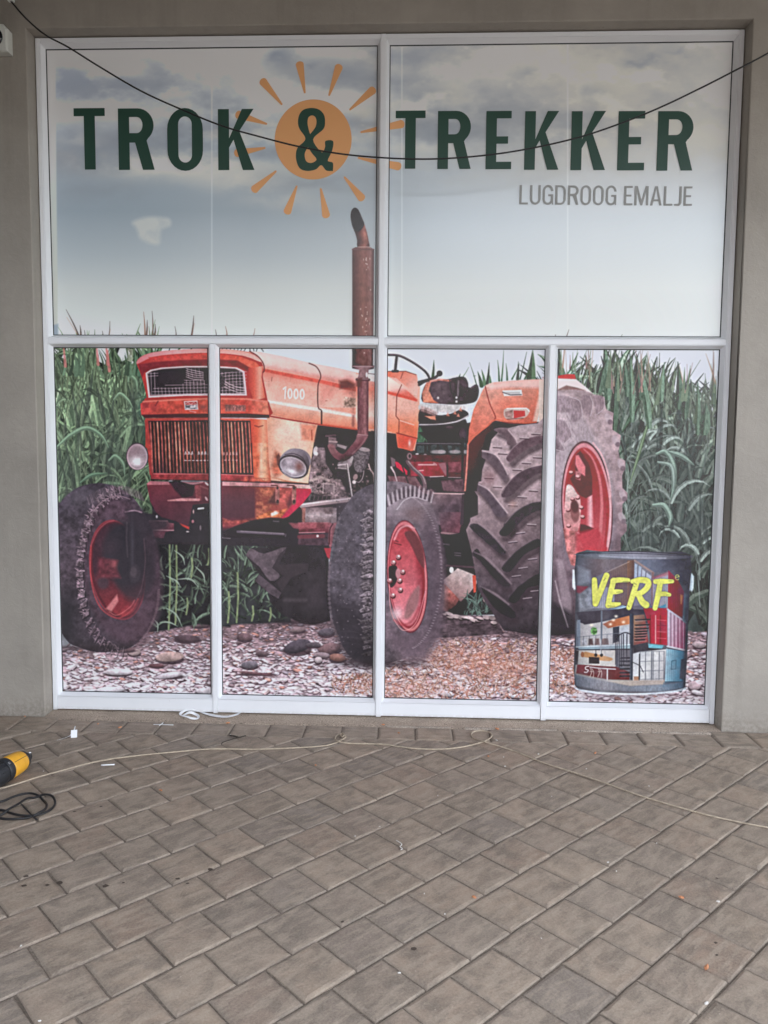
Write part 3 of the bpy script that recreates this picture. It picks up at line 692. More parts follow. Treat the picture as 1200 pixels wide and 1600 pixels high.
# ---- tractor
def tyre_noise(s): return None
def tractor_art():
    dk = (50, 44, 50)
    poly(V('p', (236, 752), (440, 752), (490, 750), (560, 640), (660, 640), (760, 700), (800, 960), (690, 962), (600, 900), (530, 860), (380, 852), (240, 850)), (46, 40, 46), 1, 2, ((N5, .25),))
    # --- far rear wheel and underside
    poly(V('F', (215, 270), (250, 225), (460, 215), (740, 220), (735, 300), (745, 680), (640, 705), (560, 695), (440, 640), (365, 560), (365, 510), (270, 430), (300, 385), (230, 290)), (47, 42, 47), 1, 1.6, ((N12, .2),))
    poly(crm(V('F', (215, 270), (250, 228), (330, 260), (470, 220), (400, 340), (430, 400), (370, 430), (300, 340)), 3), (92, 78, 86), 1, 1.2, ((N5, .2),))
    poly(V('F', (380, 350), (430, 260), (470, 225), (420, 330), (610, 320), (600, 370), (500, 410), (440, 500), (410, 440), (450, 400)), (58, 50, 56), 1, 1.4)
    poly(V('F', (275, 430), (300, 390), (440, 505), (420, 540), (365, 510)), (82, 70, 78), 1, 1.4, ((N5, .2),))
    glow(*V('F', (650, 500))[0], 20, 30, (74, 64, 72), .5); stroke(V('F', (460, 550), (590, 550)), 6, (84, 74, 80), .5, 4)
    poly(V('F', (705, 225), (750, 225), (745, 300), (725, 280)), (176, 52, 64), 1, 1)
    # --- engine bay block behind everything
    poly(V('B', (560, 560), (930, 590), (1200, 630), (1230, 1180), (700, 1200), (560, 1040)), (52, 44, 50), 1, 1.5, ((N5, .25),))
    poly(V('C', (60, 590), (160, 640), (280, 640), (620, 560), (640, 1000), (680, 1260), (440, 1260), (330, 900), (60, 900)), (58, 44, 50), 1, 1.5, ((N5, .25),))
    # gearbox, clutter right of the hood
    poly(V('c5', (380, 170), (850, 100), (900, 220), (860, 470), (320, 470)), (52, 50, 54), 1, 1.5)
    poly(V('c5', (370, 180), (440, 180), (450, 340), (300, 340)), (76, 104, 80), 1, 1, ((NV, .4),))
    poly(V('c5', (300, 340), (870, 345), (860, 470), (300, 450)), (70, 76, 76), .9, 1.4, ((N5, .4),))
    for x in (330, 430, 470, 560, 650, 720, 800): stroke(V('c5', (x, 330), (x+4, 520)), 3.2, (46, 40, 46), 1)
    stroke(V('c5', (310, 365), (560, 350), (810, 370)), 4, (58, 52, 58)); stroke(V('c5', (310, 352), (800, 356)), 1, (150, 146, 148), .7)
    for x, w in ((560, 14), (740, 11), (600, 8), (850, 6)): ell(*V('c5', (x, 440))[0], w*.8, 3, (170, 156, 158), 0, .8, 1.6)
    for q in ((345, 462), (430, 470)): ell(*V('c5', q)[0], 2.6, 1.2, (196, 182, 184))
    poly(V('c5', (360, 240), (770, 180), (800, 330), (470, 335)), (46, 40, 46), 1, 2)
    glow(*V('c5', (820, 250))[0], 8, 12, (96, 76, 84), .8)
    poly(V('c5', (270, 470), (860, 470), (850, 700), (620, 700), (250, 700)), (92, 44, 54), 1, 1.5, ((N5, .25),))
    poly(V('c5', (270, 545), (520, 540), (640, 560), (660, 690), (560, 700), (420, 690), (280, 690)), gr(V('c5', (300, 540))[0], V('c5', (560, 690))[0], (150, 66, 72), (172, 44, 62), (140, 38, 54)), 1, 1.2, ((N5, .2),))
    poly(V('c5', (560, 560), (640, 550), (670, 660), (640, 690)), (150, 104, 110), .8, 2)
    poly(V('c5', (670, 545), (840, 545), (830, 660), (670, 650)), (124, 66, 74), 1, 1.4, ((N5, .25),))
    stroke(V('c5', (360, 574), (530, 574)), 2.2, (206, 150, 150)); stroke(V('c5', (520, 560), (545, 575)), 3, (188, 120, 124))
    stroke(V('c5', (480, 700), (620, 694)), 1.3, (214, 190, 190)); stroke(V('c5', (340, 640), (410, 632)), 1.8, (212, 150, 152)); stroke(V('c5', (660, 705), (800, 708)), 1.3, (176, 150, 152), .8)
    stroke(V('c5', (660, 580), (660, 700)), 2.4, (44, 36, 42)); stroke(V('c5', (820, 300), (815, 830)), 3.6, (56, 40, 48))
    poly(V('c5', (40, 690), (330, 700), (420, 840), (60, 760)), (112, 76, 82), 1, 1.4, ((N5, .3),))
    poly(V('c5', (440, 740), (600, 740), (610, 840), (450, 830)), (42, 34, 40), 1, 1.5); poly(V('c5', (590, 740), (830, 720), (835, 860), (620, 850)), (102, 72, 80), 1, 1.5, ((N5, .35),))
    poly(V('c5', (110, 540), (145, 545), (245, 640), (240, 685), (130, 600)), (206, 44, 72), 1, 1); poly(V('c5', (70, 490), (120, 520), (115, 590), (80, 600)), (116, 92, 98), 1, 1.2)
    stroke(V('c5', (75, 600), (110, 660), (135, 745)), [3, 2, 1.4], (178, 156, 158)); stroke(V('c5', (180, 560), (250, 760)), 2, (60, 44, 52))
    stroke(crm(V('c5', (245, 540), (300, 610), (390, 690), (425, 770), (420, 840)), 5), 6.0, (104, 78, 84)); stroke(crm(V('c5', (255, 540), (310, 605), (400, 690), (432, 770)), 5), 1.6, (178, 148, 150), .8)
    ell(*V('c5', (265, 485))[0], 4, 5.5, (136, 104, 108)); ell(*V('c5', (268, 485))[0], 1.6, 3, (56, 44, 50)); stroke(V('c5', (390, 855), (500, 865)), 6, (128, 96, 100)); stroke(V('c5', (490, 840), (500, 890)), 4, (108, 78, 84))
    poly(V('c5', (450, 880), (830, 880), (815, 1200), (540, 1200)), gr(V('c5', (600, 880))[0], V('c5', (680, 1200))[0], (118, 92, 98), (84, 66, 76), (98, 78, 86)), 1, 1.2, ((N12, .3), (N5, .15)))
    stroke(V('c5', (520, 872), (835, 878)), 2.0, (204, 164, 164)); poly(V('G', (420, 0), (580, 0), (550, 130), (440, 125)), gr(V('G', (430, 0))[0], V('G', (560, 120))[0], (90, 70, 80), (112, 62, 74)), 1, 1.2, ((N5, .2),)); stroke(V('G', (440, 130), (555, 140)), 3, (158, 116, 122), .9)
    poly(V('c5', (815, 880), (850, 880), (830, 1200), (790, 1200)), (70, 56, 64)); poly(V('c5', (840, 860), (990, 850), (985, 1080), (900, 1120), (830, 1200)), (40, 34, 40), 1, 1.4)
    poly(V('G', (440, 150), (560, 130), (600, 0), (640, 30), (650, 230), (690, 420), (660, 470), (430, 470)), (46, 40, 46), 1, 1.6)
    for q in ((540, 255), (540, 270), (470, 200)): stroke(V('G', (q[0]-18, q[1]), (q[0]+18, q[1]+3)), 2, (92, 82, 88), .8)
    # drawbar pipe
    poly(V('G', (430, 345), (700, 400), (690, 470), (640, 640), (410, 640)), (48, 38, 42), 1, 2)
    poly(V('G', (445, 430), (540, 350), (640, 390), (665, 440), (620, 500), (560, 560), (480, 500)), gr(V('G', (600, 360))[0], V('G', (540, 560))[0], (206, 186, 182), (178, 146, 142), (128, 90, 90)), 1, 1.4, ((N5, .15),))
    poly(V('G', (430, 480), (455, 445), (550, 545), (530, 580), (480, 620), (412, 615)), gr(V('G', (440, 470))[0], V('G', (470, 620))[0], (186, 112, 94), (150, 82, 72), (92, 58, 58)), 1, 1.4, ((N5, .4),))
    poly(V('G', (632, 395), (656, 395), (655, 500), (640, 505)), (206, 84, 62)); ell(*V('G', (502, 362))[0], 3.5, 5, (210, 204, 200)); ell(*V('G', (715, 542))[0], 4, 6, (188, 152, 150)); stroke(V('G', (470, 335), (640, 345), (680, 390)), 3, (88, 66, 74), .9)
    for i in range(46):
        q = V('G', (rg.uniform(580, 725), rg.uniform(540, 640)))[0]; blade(q[0], q[1]+4, 90+rg.normal(0, 30), rg.uniform(8, 26), rg.uniform(1.5, 3), rg.normal(0, .8), np.array((72, 92, 84))*rg.uniform(.6, 1.3), (108, 128, 116), .85)
    poly(V('G', (400, 640), (780, 650), (830, 760), (380, 790)), (80, 64, 70), 1, 2, ((NH, .4), (N5, .3)))
    for i in range(15):
        q = V('G', (405+i*26+rg.normal(0, 6), 645+i*2.0+rg.normal(0, 8)))[0]; ell(q[0], q[1]+2, 5, 3, (58, 42, 48)); ell(q[0], q[1], rg.uniform(4, 9), rg.uniform(1.6, 3.4), np.array((190, 166, 166))*rg.uniform(.7, 1.1), rg.normal(8, 8), 1, 1, ((N5, .2),))
    # --- engine detail
    poly(V('b4', (200, 600), (260, 440), (360, 450), (380, 640), (470, 800), (330, 860), (180, 850)), (120, 100, 104), 1, 2, ((N5, .5), (N12, .3)))
    poly(V('b4', (180, 640), (280, 690), (420, 800), (560, 850), (640, 1040), (440, 1050), (170, 960)), (132, 108, 110), 1, 2, ((N5, .55), (N2, .2)))
    poly(V('b4', (360, 300), (640, 380), (640, 560), (480, 760), (370, 640)), (50, 43, 49), 1, 3)
    for i in range(60):
        q = V('b4', (rg.uniform(190, 900), rg.uniform(640, 1010)))[0]; c = np.array((150, 124, 124))*rg.uniform(.35, 1.2); ell(q[0], q[1]+.8, 2.6, 2.2, (48, 40, 44), 0, .7); ell(q[0], q[1], rg.uniform(.8, 2.8), rg.uniform(.8, 2.4), c, 0, .8)
    stroke(V('b4', (340, 860), (335, 980)), 1.6, (196, 172, 170), .8); stroke(V('b4', (335, 865), (465, 875), (465, 960)), 1.8, (184, 160, 158), .8); poly(V('b4', (345, 875), (455, 885), (455, 970), (350, 960)), (116, 96, 100), .7)
    stroke(V('b4', (190, 830), (310, 790), (400, 830)), 4, (196, 170, 164), .75, 2, ((N5, .3),))
    poly(V('b4', (170, 1010), (400, 1010), (390, 1070), (160, 1070)), (98, 78, 84))
    for x in range(5): poly(V('b4', (195+x*48, 1015), (230+x*48, 1015), (222+x*48, 1062), (185+x*48, 1062)), (54, 46, 52))
    for q in ((245, 480, 3.2, 7), (262, 520, 2, 3)): ell(*V('b4', q[:2])[0], q[2], q[3], (206, 190, 188), 10, .9, 1, ((N5, .3),))
    poly(crm(V('b4', (700, 440), (800, 440), (885, 480), (870, 580), (815, 725), (710, 710), (690, 560)), 3), gr(V('b4', (700, 500))[0], V('b4', (880, 540))[0], (86, 76, 80), (112, 100, 104), (82, 72, 78)), 1, 1, ((N2, .2),))
    ell(*V('b4', (825, 468))[0], 8.5, 3.2, (156, 138, 140), 8); poly(V('b4', (500, 400), (620, 430), (600, 470), (500, 430)), (146, 128, 130), 1, 1.4)
    poly(V('b4', (510, 620), (680, 560), (680, 640), (620, 710), (510, 690)), (122, 106, 110), 1, 1.2, ((N5, .4),)); stroke(V('b4', (510, 650), (610, 640)), 1.4, (198, 182, 182)); stroke(V('b4', (512, 685), (610, 690)), 1.2, (178, 160, 160))
    ell(*V('b4', (670, 585))[0], 2.4, 6, (164, 150, 152), 15); stroke(V('b4', (618, 640), (650, 850), (676, 1020)), 2.4, (206, 192, 190)); stroke(V('b4', (612, 640), (644, 850), (668, 1020)), .9, (80, 66, 70))
    stroke(crm(V('b4', (815, 720), (800, 800), (760, 850), (720, 840)), 5), 1.4, (150, 132, 134)); stroke(crm(V('b4', (870, 640), (890, 700), (930, 760), (940, 860)), 5), [2, 2.4, 3], (176, 150, 148)); ell(*V('b4', (715, 790))[0], 3.5, 5, (150, 120, 120), 20); ell(*V('b4', (700, 850))[0], 3, 3, (206, 186, 184))
    poly(V('b4', (400, 320), (490, 330), (500, 440), (440, 470), (395, 430)), (112, 88, 92), 1, 1.2, ((N5, .3),)); stroke(V('b4', (410, 372), (500, 380)), 2.4, (166, 138, 138)); stroke(V('b4', (370, 310), (480, 300)), 3, (92, 70, 76))
    ell(*V('b4', (1100, 370))[0], 5, 4, (124, 40, 60), 0, .9, 2.5)
    # axle tube + starter right of bumper
    poly(V('b3', (880, 680), (1240, 690), (1240, 850), (900, 850)), gr(V('b3', (1000, 690))[0], V('b3', (1000, 850))[0], (110, 88, 92), (176, 154, 156), (120, 92, 96)), 1, 1.4, ((N5, .3),))
    poly(V('b3', (1090, 690), (1200, 680), (1200, 760), (1120, 750)), (118, 96, 98), 1, 1.6, ((N5, .3),))
    stroke(V('B', (565, 1080), (700, 1062), (870, 1042)), 7.2, (170, 142, 144)); stroke(V('B', (565, 1074), (700, 1056), (870, 1036)), 2.2, (222, 202, 204), .9); stroke(V('B', (570, 1095), (870, 1056)), 1.3, (92, 68, 74), .8)
    poly(V('b3', (870, 690), (915, 690), (910, 840), (870, 840)), (150, 96, 84), 1, 1.2, ((N5, .4),))
    # --- front axle
    poly(V('a3', (0, 830), (300, 850), (470, 890), (560, 940), (720, 1030), (960, 1000), (1200, 960), (1200, 1180), (940, 1180), (600, 1180), (0, 1180)), (46, 42, 48), 1, 2)
    poly(V('F', (70, 90), (180, 65), (560, 60), (770, 90), (740, 215), (470, 215), (70, 205)), (47, 41, 48), 1, 1.5)
    poly(V('F', (540, 62), (745, 65), (770, 80), (740, 130), (550, 125)), gr(V('F', (640, 62))[0], V('F', (640, 128))[0], (164, 96, 102), (128, 58, 68), (106, 42, 54)), 1, 1.4, ((N5, .35),)); stroke(V('F', (550, 130), (710, 126)), 1.6, (190, 120, 126)); poly(V('F', (550, 135), (745, 130), (735, 210), (540, 205)), (74, 52, 62), 1, 1.4, ((N5, .3),)); stroke(V('F', (550, 155), (700, 150)), 6, (120, 54, 64), .8, 2); ell(*V('F', (665, 150))[0], 2, 2, (214, 184, 186))
    stroke(V('F', (170, 122), (460, 142)), 3.2, (88, 78, 88)); stroke(V('F', (180, 118), (455, 136)), 1, (146, 132, 140)); ell(*V('F', (460, 142))[0], 2.4, 3.6, (104, 92, 100)); stroke(V('F', (70, 160), (120, 165)), 1.4, (110, 100, 106))
    poly(crm(V('F', (735, 100), (765, 70), (790, 75), (780, 150), (745, 225), (732, 180)), 4), (146, 78, 86), 1, 1.3, ((N5, .3),)); stroke(crm(V('F', (760, 75), (742, 110), (738, 200)), 4), 2, (78, 36, 46))
    poly(V('a3', (235, 945), (250, 922), (465, 925), (480, 950), (540, 960), (540, 1040), (440, 1060), (420, 1130), (240, 1130)), gr(V('a3', (380, 925))[0], V('a3', (380, 1130))[0], (146, 86, 98), (112, 58, 70), (96, 54, 66), (80, 50, 62)), 1, 1.3, ((N5, .25),)); stroke(V('a3', (255, 1034), (535, 1040)), 1.5, (178, 128, 136)); stroke(V('a3', (250, 928), (460, 930)), 1.4, (176, 120, 130))
    # --- front weight box / bumper
    poly(V('a3', (220, 495), (960, 470), (1200, 480), (1200, 900), (1120, 960), (900, 980), (740, 1030), (620, 960), (560, 930), (400, 890), (330, 830), (260, 700)), gr(V('a3', (500, 480))[0], V('a3', (520, 920))[0], (112, 44, 54), (92, 42, 54), (78, 42, 54)), 1, 1.3, ((N12, .12),))
    poly(V('a3', (220, 495), (260, 462), (480, 470), (490, 505), (230, 508)), (178, 100, 106), 1, 1.2, ((N5, .15),))
    poly(V('a3', (490, 470), (850, 480), (790, 540), (760, 640), (640, 660), (540, 560)), (50, 32, 42), 1, 3); stroke(crm(V('a3', (640, 470), (760, 490), (880, 475)), 5), [1, 4, 2], (190, 124, 130), .8, 1.4)
    poly(V('a3', (780, 510), (850, 490), (860, 690), (800, 680)), (132, 58, 64), .9, 2, ((N5, .4),)); stroke(V('a3', (470, 690), (640, 680), (830, 682)), [2, 4.6, 4], (206, 134, 128), .9, 1.2, ((N5, .3),)); stroke(V('a3', (850, 520), (950, 560), (950, 690)), 2, (170, 96, 100), .5, 2); ell(*V('a3', (925, 495))[0], 4, 1.6, (226, 180, 178), 40); ell(*V('a3', (920, 670))[0], 3.6, 1.6, (216, 160, 160), 60)
    poly(V('a3', (760, 740), (960, 720), (960, 1100), (720, 1100), (700, 1040)), (44, 40, 46), 1, 2); stroke(V('a3', (825, 786), (885, 780)), 2.6, (214, 208, 208)); poly(V('a3', (610, 960), (720, 1000), (715, 1030), (640, 990)), (196, 58, 50), 1, 2.2); ell(*V('a3', (700, 1055))[0], 2.4, 1, (190, 170, 172)); ell(*V('a3', (760, 935))[0], 2, 2.6, (150, 92, 100)); ell(*V('a3', (850, 1010))[0], 1.4, 4, (110, 96, 102)); ell(*V('a3', (338, 880))[0], 1.4, 2.4, (206, 190, 194)); ell(*V('a3', (768, 820))[0], 1, 3, (196, 150, 146))
    poly(V('b3', (55, 460), (970, 490), (975, 530), (890, 640), (740, 780), (640, 830), (330, 820), (180, 890), (55, 900)), gr(V('b3', (60, 600))[0], V('b3', (900, 560))[0], (98, 42, 54), (100, 44, 52), (156, 70, 56), (176, 74, 62), (198, 48, 72)), 1, 1.2, ((N5, .12),))
    poly(V('b3', (60, 470), (390, 480), (390, 800), (60, 800)), gr(V('b3', (200, 470))[0], V('b3', (200, 800))[0], (102, 44, 52), (84, 46, 58), (80, 42, 54)), .9, 4)
    poly(V('b3', (400, 480), (600, 480), (600, 640), (480, 760), (400, 800)), (168, 92, 62), .8, 4, ((N5, .5),), grunge(N5, .35, .2)); poly(V('b3', (640, 480), (780, 490), (720, 640), (640, 660)), (190, 84, 72), .8, 4, ((N5, .4),))
    poly(V('b3', (520, 640), (600, 500), (620, 650)), (76, 42, 46), .8, 5); poly(V('b3', (720, 650), (770, 520), (790, 640), (740, 690)), (86, 44, 50), .75, 5)
    poly(V('b3', (820, 495), (970, 495), (975, 530), (890, 640), (740, 780), (660, 800), (800, 640)), (204, 40, 72), 1, 1.8, ((N12, .1),))
    poly(V('b3', (55, 800), (140, 830), (300, 820), (330, 830), (180, 885), (60, 880)), (206, 92, 70), .85, 4, ((N5, .5),)); poly(V('b3', (60, 840), (280, 840), (180, 900), (60, 920)), (120, 44, 56), .6, 4)
    poly(V('b3', (400, 790), (540, 720), (650, 720), (700, 700), (720, 700), (660, 790), (520, 790), (420, 815)), (214, 110, 62), 1, 2.5, ((N5, .6),)); poly(V('b3', (530, 730), (590, 720), (660, 740), (560, 780)), (222, 186, 172), .8, 2.5, ((N5, .6),), grunge(N5, .4, .15))
    poly(V('b3', (50, 412), (560, 430), (960, 450), (970, 492), (520, 470), (50, 458)), gr(V('b3', (60, 430))[0], V('b3', (960, 470))[0], (198, 134, 130), (176, 112, 108), (216, 170, 160)), 1, 1, ((N5, .2),)); stroke(V('b3', (50, 408), (560, 424), (940, 438)), 1.6, (84, 36, 40), .8)
    for x in (0, 172):
        poly(V('b3', (602+x, 470), (625+x, 455), (650+x, 470), (645+x, 640), (625+x, 665), (602+x, 640)), (150, 88, 78), 1, 1, ((N5, .4),)); ell(*V('b3', (625+x, 482))[0], 1.6, 2.2, (54, 30, 34)); ell(*V('b3', (625+x, 622))[0], 1.9, 2.6, (54, 30, 34)); stroke(V('b3', (560+x*.97, 455), (625+x, 458)), 1.6, (80, 40, 40), .9)
    poly(V('b3', (60, 940), (180, 880), (380, 815), (560, 790), (690, 800), (800, 770), (860, 720), (880, 700), (880, 840), (740, 840), (700, 1000), (60, 1000)), (44, 37, 43), 1, 2); stroke(V('b3', (580, 828), (640, 832)), 2, (96, 84, 88), .8); poly(V('b3', (740, 845), (900, 850), (1170, 850), (1150, 880), (880, 920), (790, 900)), (146, 70, 76), .7, 2, ((N5, .4),)); stroke(V('b3', (210, 938), (690, 965)), 3.6, (92, 80, 92)); stroke(V('b3', (240, 932), (690, 958)), 1.1, (150, 134, 144), .8)
    # --- grille block
    poly(V('a2', (205, 850), (960, 840), (1100, 845), (1100, 1200), (205, 1200)), (176, 60, 48))
    face = V('p', (226, 656), (330, 653), (395, 654), (420, 656), (424, 752), (400, 752), (234, 742), (230, 700))
    poly(face, gr((228, 700), (424, 700), (164, 56, 48), (178, 60, 52), (206, 74, 58), (224, 108, 72)), 1, 1, ((N5, .18),))
    poly(V('a2', (245, 885), (1100, 870), (1200, 890), (1200, 1240), (280, 1240)), (56, 34, 40), 1, 1.2); poly(V('p', (232, 658), (392, 657), (396, 742), (240, 739)), (58, 34, 40), 1, 1.4, ((N5, .3),))
    for i in range(29):
        x0 = 235+i*5.5; x1 = x0+3.8+.012*i
        c = np.array(((196, 92, 76), (226, 112, 84), (240, 132, 98))[i % 3])*(rg.uniform(.62, 1.0) if i < 22 else rg.uniform(.9, 1.05))
        q = np.array([(x0, 660), (x0+1.8, 690), (x0+2.8, 715), (x0+3.8, 738)])
        stroke(q+(2.2, 0), 1.6, (40, 24, 30), .85); stroke(q, 2.1, c, .95, .9, ((N5, .35),))
    for cx, cy, rx, ry, a in ((252, 735, 16, 16, .6), (290, 735, 14, 12, .5), (320, 668, 14, 12, .4), (262, 668, 12, 8, .3)): glow(cx, cy, rx, ry, (54, 34, 42), a)
    for (x, y, w) in [(290+i*5.2, 708, 2.6) for i in (0, 1, 2, 4, 5, 6, 7)]+[(290+i*6, 719.5, 3.4) for i in range(7)]+[(350+i*5, 709, 2) for i in range(5)]+[(352+i*6, 719, 3) for i in range(4)]:
        stroke([(x-w*.4, y+2*(y < 715)), (x, y-2.4*(y < 715)), (x+w*.4, y+1.6*(y < 715))], 1.3, (216, 196, 194) if x < 335 else (200, 140, 128), .85)
    stroke([(289, 722), (330, 722)], .8, (66, 36, 40)); stroke([(291, 703), (300, 711)], .8, (206, 186, 184), .6)
    poly(V('p', (236, 739), (396, 742), (400, 752), (330, 751), (236, 748)), (150, 48, 50), 1, 1, ((N5, .4),)); stroke(V('p', (240, 740.5), (330, 740.5), (396, 743)), 1.2, (206, 112, 104), .8); stroke(V('p', (236, 749.5), (330, 751), (424, 754)), 1.6, (70, 26, 34))
    poly(V('b3', (360, 0), (540, 0), (550, 412), (380, 390)), gr(V('b3', (360, 200))[0], V('b3', (548, 200))[0], (206, 76, 52), (216, 100, 62), (230, 176, 132), (226, 158, 110), (196, 88, 58)), 1, 1.2, ((N5, .1),)); poly(V('b3', (365, 130), (440, 110), (430, 260), (385, 260)), (226, 96, 58), .7, 4, ((N5, .4),))
    poly(V('p', (391, 654), (420, 657), (421, 692), (393, 692)), gr((392, 670), (421, 670), (206, 66, 46), (224, 92, 58), (234, 158, 112), (220, 112, 76)), 1, 1.4); stroke(V('p', (398, 665), (404, 667), (411, 665)), 1.4, (118, 44, 36), .8); stroke(V('p', (421, 656), (423, 700), (425, 752)), 1.8, (92, 34, 34))
    poly(V('p', (380, 752), (424, 754), (424, 748), (382, 744)), (170, 74, 52), .7, 2, ((N5, .5),), grunge(N5, .4))
    # lower cheek beside the lamp
    poly(V('B', (348, 525), (480, 545), (665, 575), (650, 640), (625, 800), (607, 945), (480, 935), (375, 925), (360, 800)), gr(V('B', (360, 700))[0], V('B', (650, 700))[0], (224, 158, 118), (232, 188, 150), (236, 198, 166), (232, 180, 136)), 1, 1, ((N12, .08),))
    poly(V('B', (560, 570), (660, 578), (645, 680), (565, 670)), (226, 124, 88), .8, 5, ((N5, .2),)); stroke(V('B', (628, 610), (630, 670)), 1.6, (170, 66, 46), .8); poly(V('B', (400, 740), (430, 760), (440, 880), (400, 900), (375, 850)), (178, 78, 50), .75, 7, ((N5, .4),)); poly(V('B', (370, 900), (480, 925), (600, 940), (480, 935)), (190, 100, 60), .8, 2); stroke(V('B', (375, 926), (607, 945)), 1.5, (88, 40, 36)); glow(*V('B', (470, 620))[0], 16, 16, (238, 212, 190), .5)
    # --- hood side
    ART['hood'] = 1
    top = V('p', (344, 547), (367, 548), (390, 550), (405, 550), (442, 557.5), (485, 567.5), (520, 574), (556, 582), (604, 594), (626, 586), (650, 592), (657, 640), (652, 684), (648, 704), (622, 700), (618, 678), (560, 672), (495, 664), (420, 652), (416, 640), (410, 580))
    poly(top, (232, 158, 126), 1, 1)
    poly(V('B', (320, 225), (500, 262), (680, 300), (905, 352), (905, 470), (690, 465), (500, 440), (345, 415)), gr(V('B', (500, 260))[0], V('B', (480, 440))[0], (230, 118, 92), (232, 160, 130), (234, 172, 142), (236, 182, 152)), 1, 1, ((N12, .07),))
    poly(V('B', (240, 115), (300, 120), (450, 148), (620, 190), (800, 222), (905, 250), (905, 335), (690, 292), (520, 252), (330, 215), (300, 165)), gr(V('B', (520, 165))[0], V('B', (505, 250))[0], (226, 190, 178), (232, 196, 180), (230, 184, 164), (224, 140, 116)), 1, 1, ((N12, .05),))
    stroke(V('B', (325, 232), (500, 268), (690, 305), (800, 332), (905, 352)), [4.5, 6, 6, 7], (220, 82, 62), .95, 2.2, ((N5, .12),)); stroke(V('B', (330, 216), (520, 252), (690, 292), (905, 335)), 1.2, (240, 150, 126), .6, 1.6)
    poly(V('B', (350, 418), (500, 440), (690, 470), (905, 512), (905, 535), (690, 495), (500, 465), (365, 440)), (238, 216, 200), .95, 2.6)
    poly(V('B', (365, 445), (500, 468), (690, 498), (910, 530), (905, 598), (690, 570), (500, 540), (370, 510)), gr(V('B', (520, 465))[0], V('B', (510, 545))[0], (236, 182, 150), (234, 156, 118), (226, 128, 92)), 1, 1, ((N12, .08),))
    stroke(V('B', (348, 518), (500, 545), (690, 575), (910, 604)), 2.0, (168, 50, 40), .95); stroke(V('B', (690, 572), (910, 600)), 3, (206, 84, 56), .6, 2.4)
    glow(*V('B', (860, 330))[0], 10, 12, (176, 74, 58), .75); poly(V('B', (800, 300), (850, 295), (900, 320), (900, 360), (860, 350), (805, 350)), (96, 52, 48), .8, 5); poly(V('B', (860, 340), (905, 345), (900, 600), (880, 600), (875, 400)), (170, 92, 74), .45, 6, ((N5, .3),)); stroke(V('B', (888, 520), (886, 580)), 3, (132, 76, 66), .7, 3)
    poly(V('B', (670, 320), (780, 330), (760, 400), (690, 440)), (230, 128, 104), .5, 12)
    stroke(crm(V('B', (240, 115), (290, 145), (325, 190), (332, 235), (318, 270), (330, 410), (360, 440), (362, 520)), 5), 1.6, (112, 50, 44)); stroke(crm(V('B', (612, 190), (660, 215), (685, 270), (668, 330), (668, 460), (690, 490), (690, 570)), 5), 1.6, (104, 52, 46)); stroke(V('B', (690, 490), (690, 568)), 2.2, (88, 40, 36))
    poly(V('B', (832, 400), (905, 410), (905, 465), (830, 465)), (176, 140, 118), .8, 3, ((N5, .5), (N2, .3)))
    for i in range(7): stroke(V('B', (840+i*10, 412), (838+i*10, 425+rg.uniform(0, 30))), 1.0, (130, 98, 84), .6)
    stroke(V('B', (380, 280), (378, 302)), 1.2, (150, 70, 56), .7); stroke(V('B', (715, 425), (725, 425)), 1.2, (160, 80, 66), .7)
    # number on the hood, 1000
    for i, x in enumerate((462, 493, 531, 569)):
        if i == 0: q = V('B', (452, 352), (466, 340), (462, 410)); stroke(q, 2.4, (244, 226, 214)); stroke(q+(1.2, .5), .7, (196, 130, 104), .6)
        else:
            c = V('B', (x, 378+i*2))[0]; t = np.linspace(0, 2*math.pi, 15); stroke(np.c_[c[0]+3.0*np.cos(t), c[1]+7.2*np.sin(t)], 2.4, (244, 226, 214)); stroke(np.c_[c[0]+4.4*np.cos(t[:6]-1), c[1]+8.4*np.sin(t[:6]-1)], .6, (198, 130, 104), .5)
    # rear part of the hood and fuel tank cowl
    poly(V('C', (90, 262), (220, 240), (275, 285), (305, 340), (300, 500), (285, 660), (250, 740), (165, 715), (155, 630), (90, 610)), gr(V('C', (200, 250))[0], V('C', (200, 700))[0], (232, 170, 146), (234, 172, 142), (236, 176, 144), (230, 128, 84), (222, 96, 62)), 1, 1, ((N12, .07),))
    poly(V('C', (90, 262), (190, 330), (275, 405), (290, 430), (170, 400), (90, 380)), gr(V('C', (140, 300))[0], V('C', (160, 390))[0], (232, 206, 190), (234, 190, 166), (230, 110, 86)), 1, 1.6); stroke(V('C', (90, 370), (190, 395), (280, 420)), 4.2, (222, 84, 62), .9, 2.4)
    poly(V('C', (90, 242), (215, 240), (285, 262), (298, 330), (285, 400), (200, 320), (160, 285), (90, 270)), gr(V('C', (130, 250))[0], V('C', (270, 380))[0], (226, 118, 88), (230, 142, 112), (232, 186, 160)), 1, 1.2); stroke(V('C', (200, 246), (185, 285)), 1.0, (120, 56, 48), .8); stroke(V('C', (90, 242), (215, 240), (280, 262)), 1.3, (110, 64, 60), .8)
    stroke(V('C', (190, 325), (160, 395), (155, 520), (175, 545), (172, 640)), 1.3, (126, 58, 46), .9); poly(V('C', (180, 540), (270, 575), (285, 650), (180, 615)), (226, 104, 68), .6, 6); stroke(V('C', (180, 548), (268, 576)), 1.4, (240, 200, 172), .8); poly(V('C', (160, 628), (285, 662), (260, 740), (168, 715)), gr(V('C', (170, 640))[0], V('C', (260, 720))[0], (226, 96, 66), (224, 78, 56), (210, 104, 78)), 1, 1.1); stroke(V('C', (160, 626), (288, 660)), 1.5, (150, 52, 40)); glow(*V('C', (240, 690))[0], 2, 5, (240, 206, 190), .8)
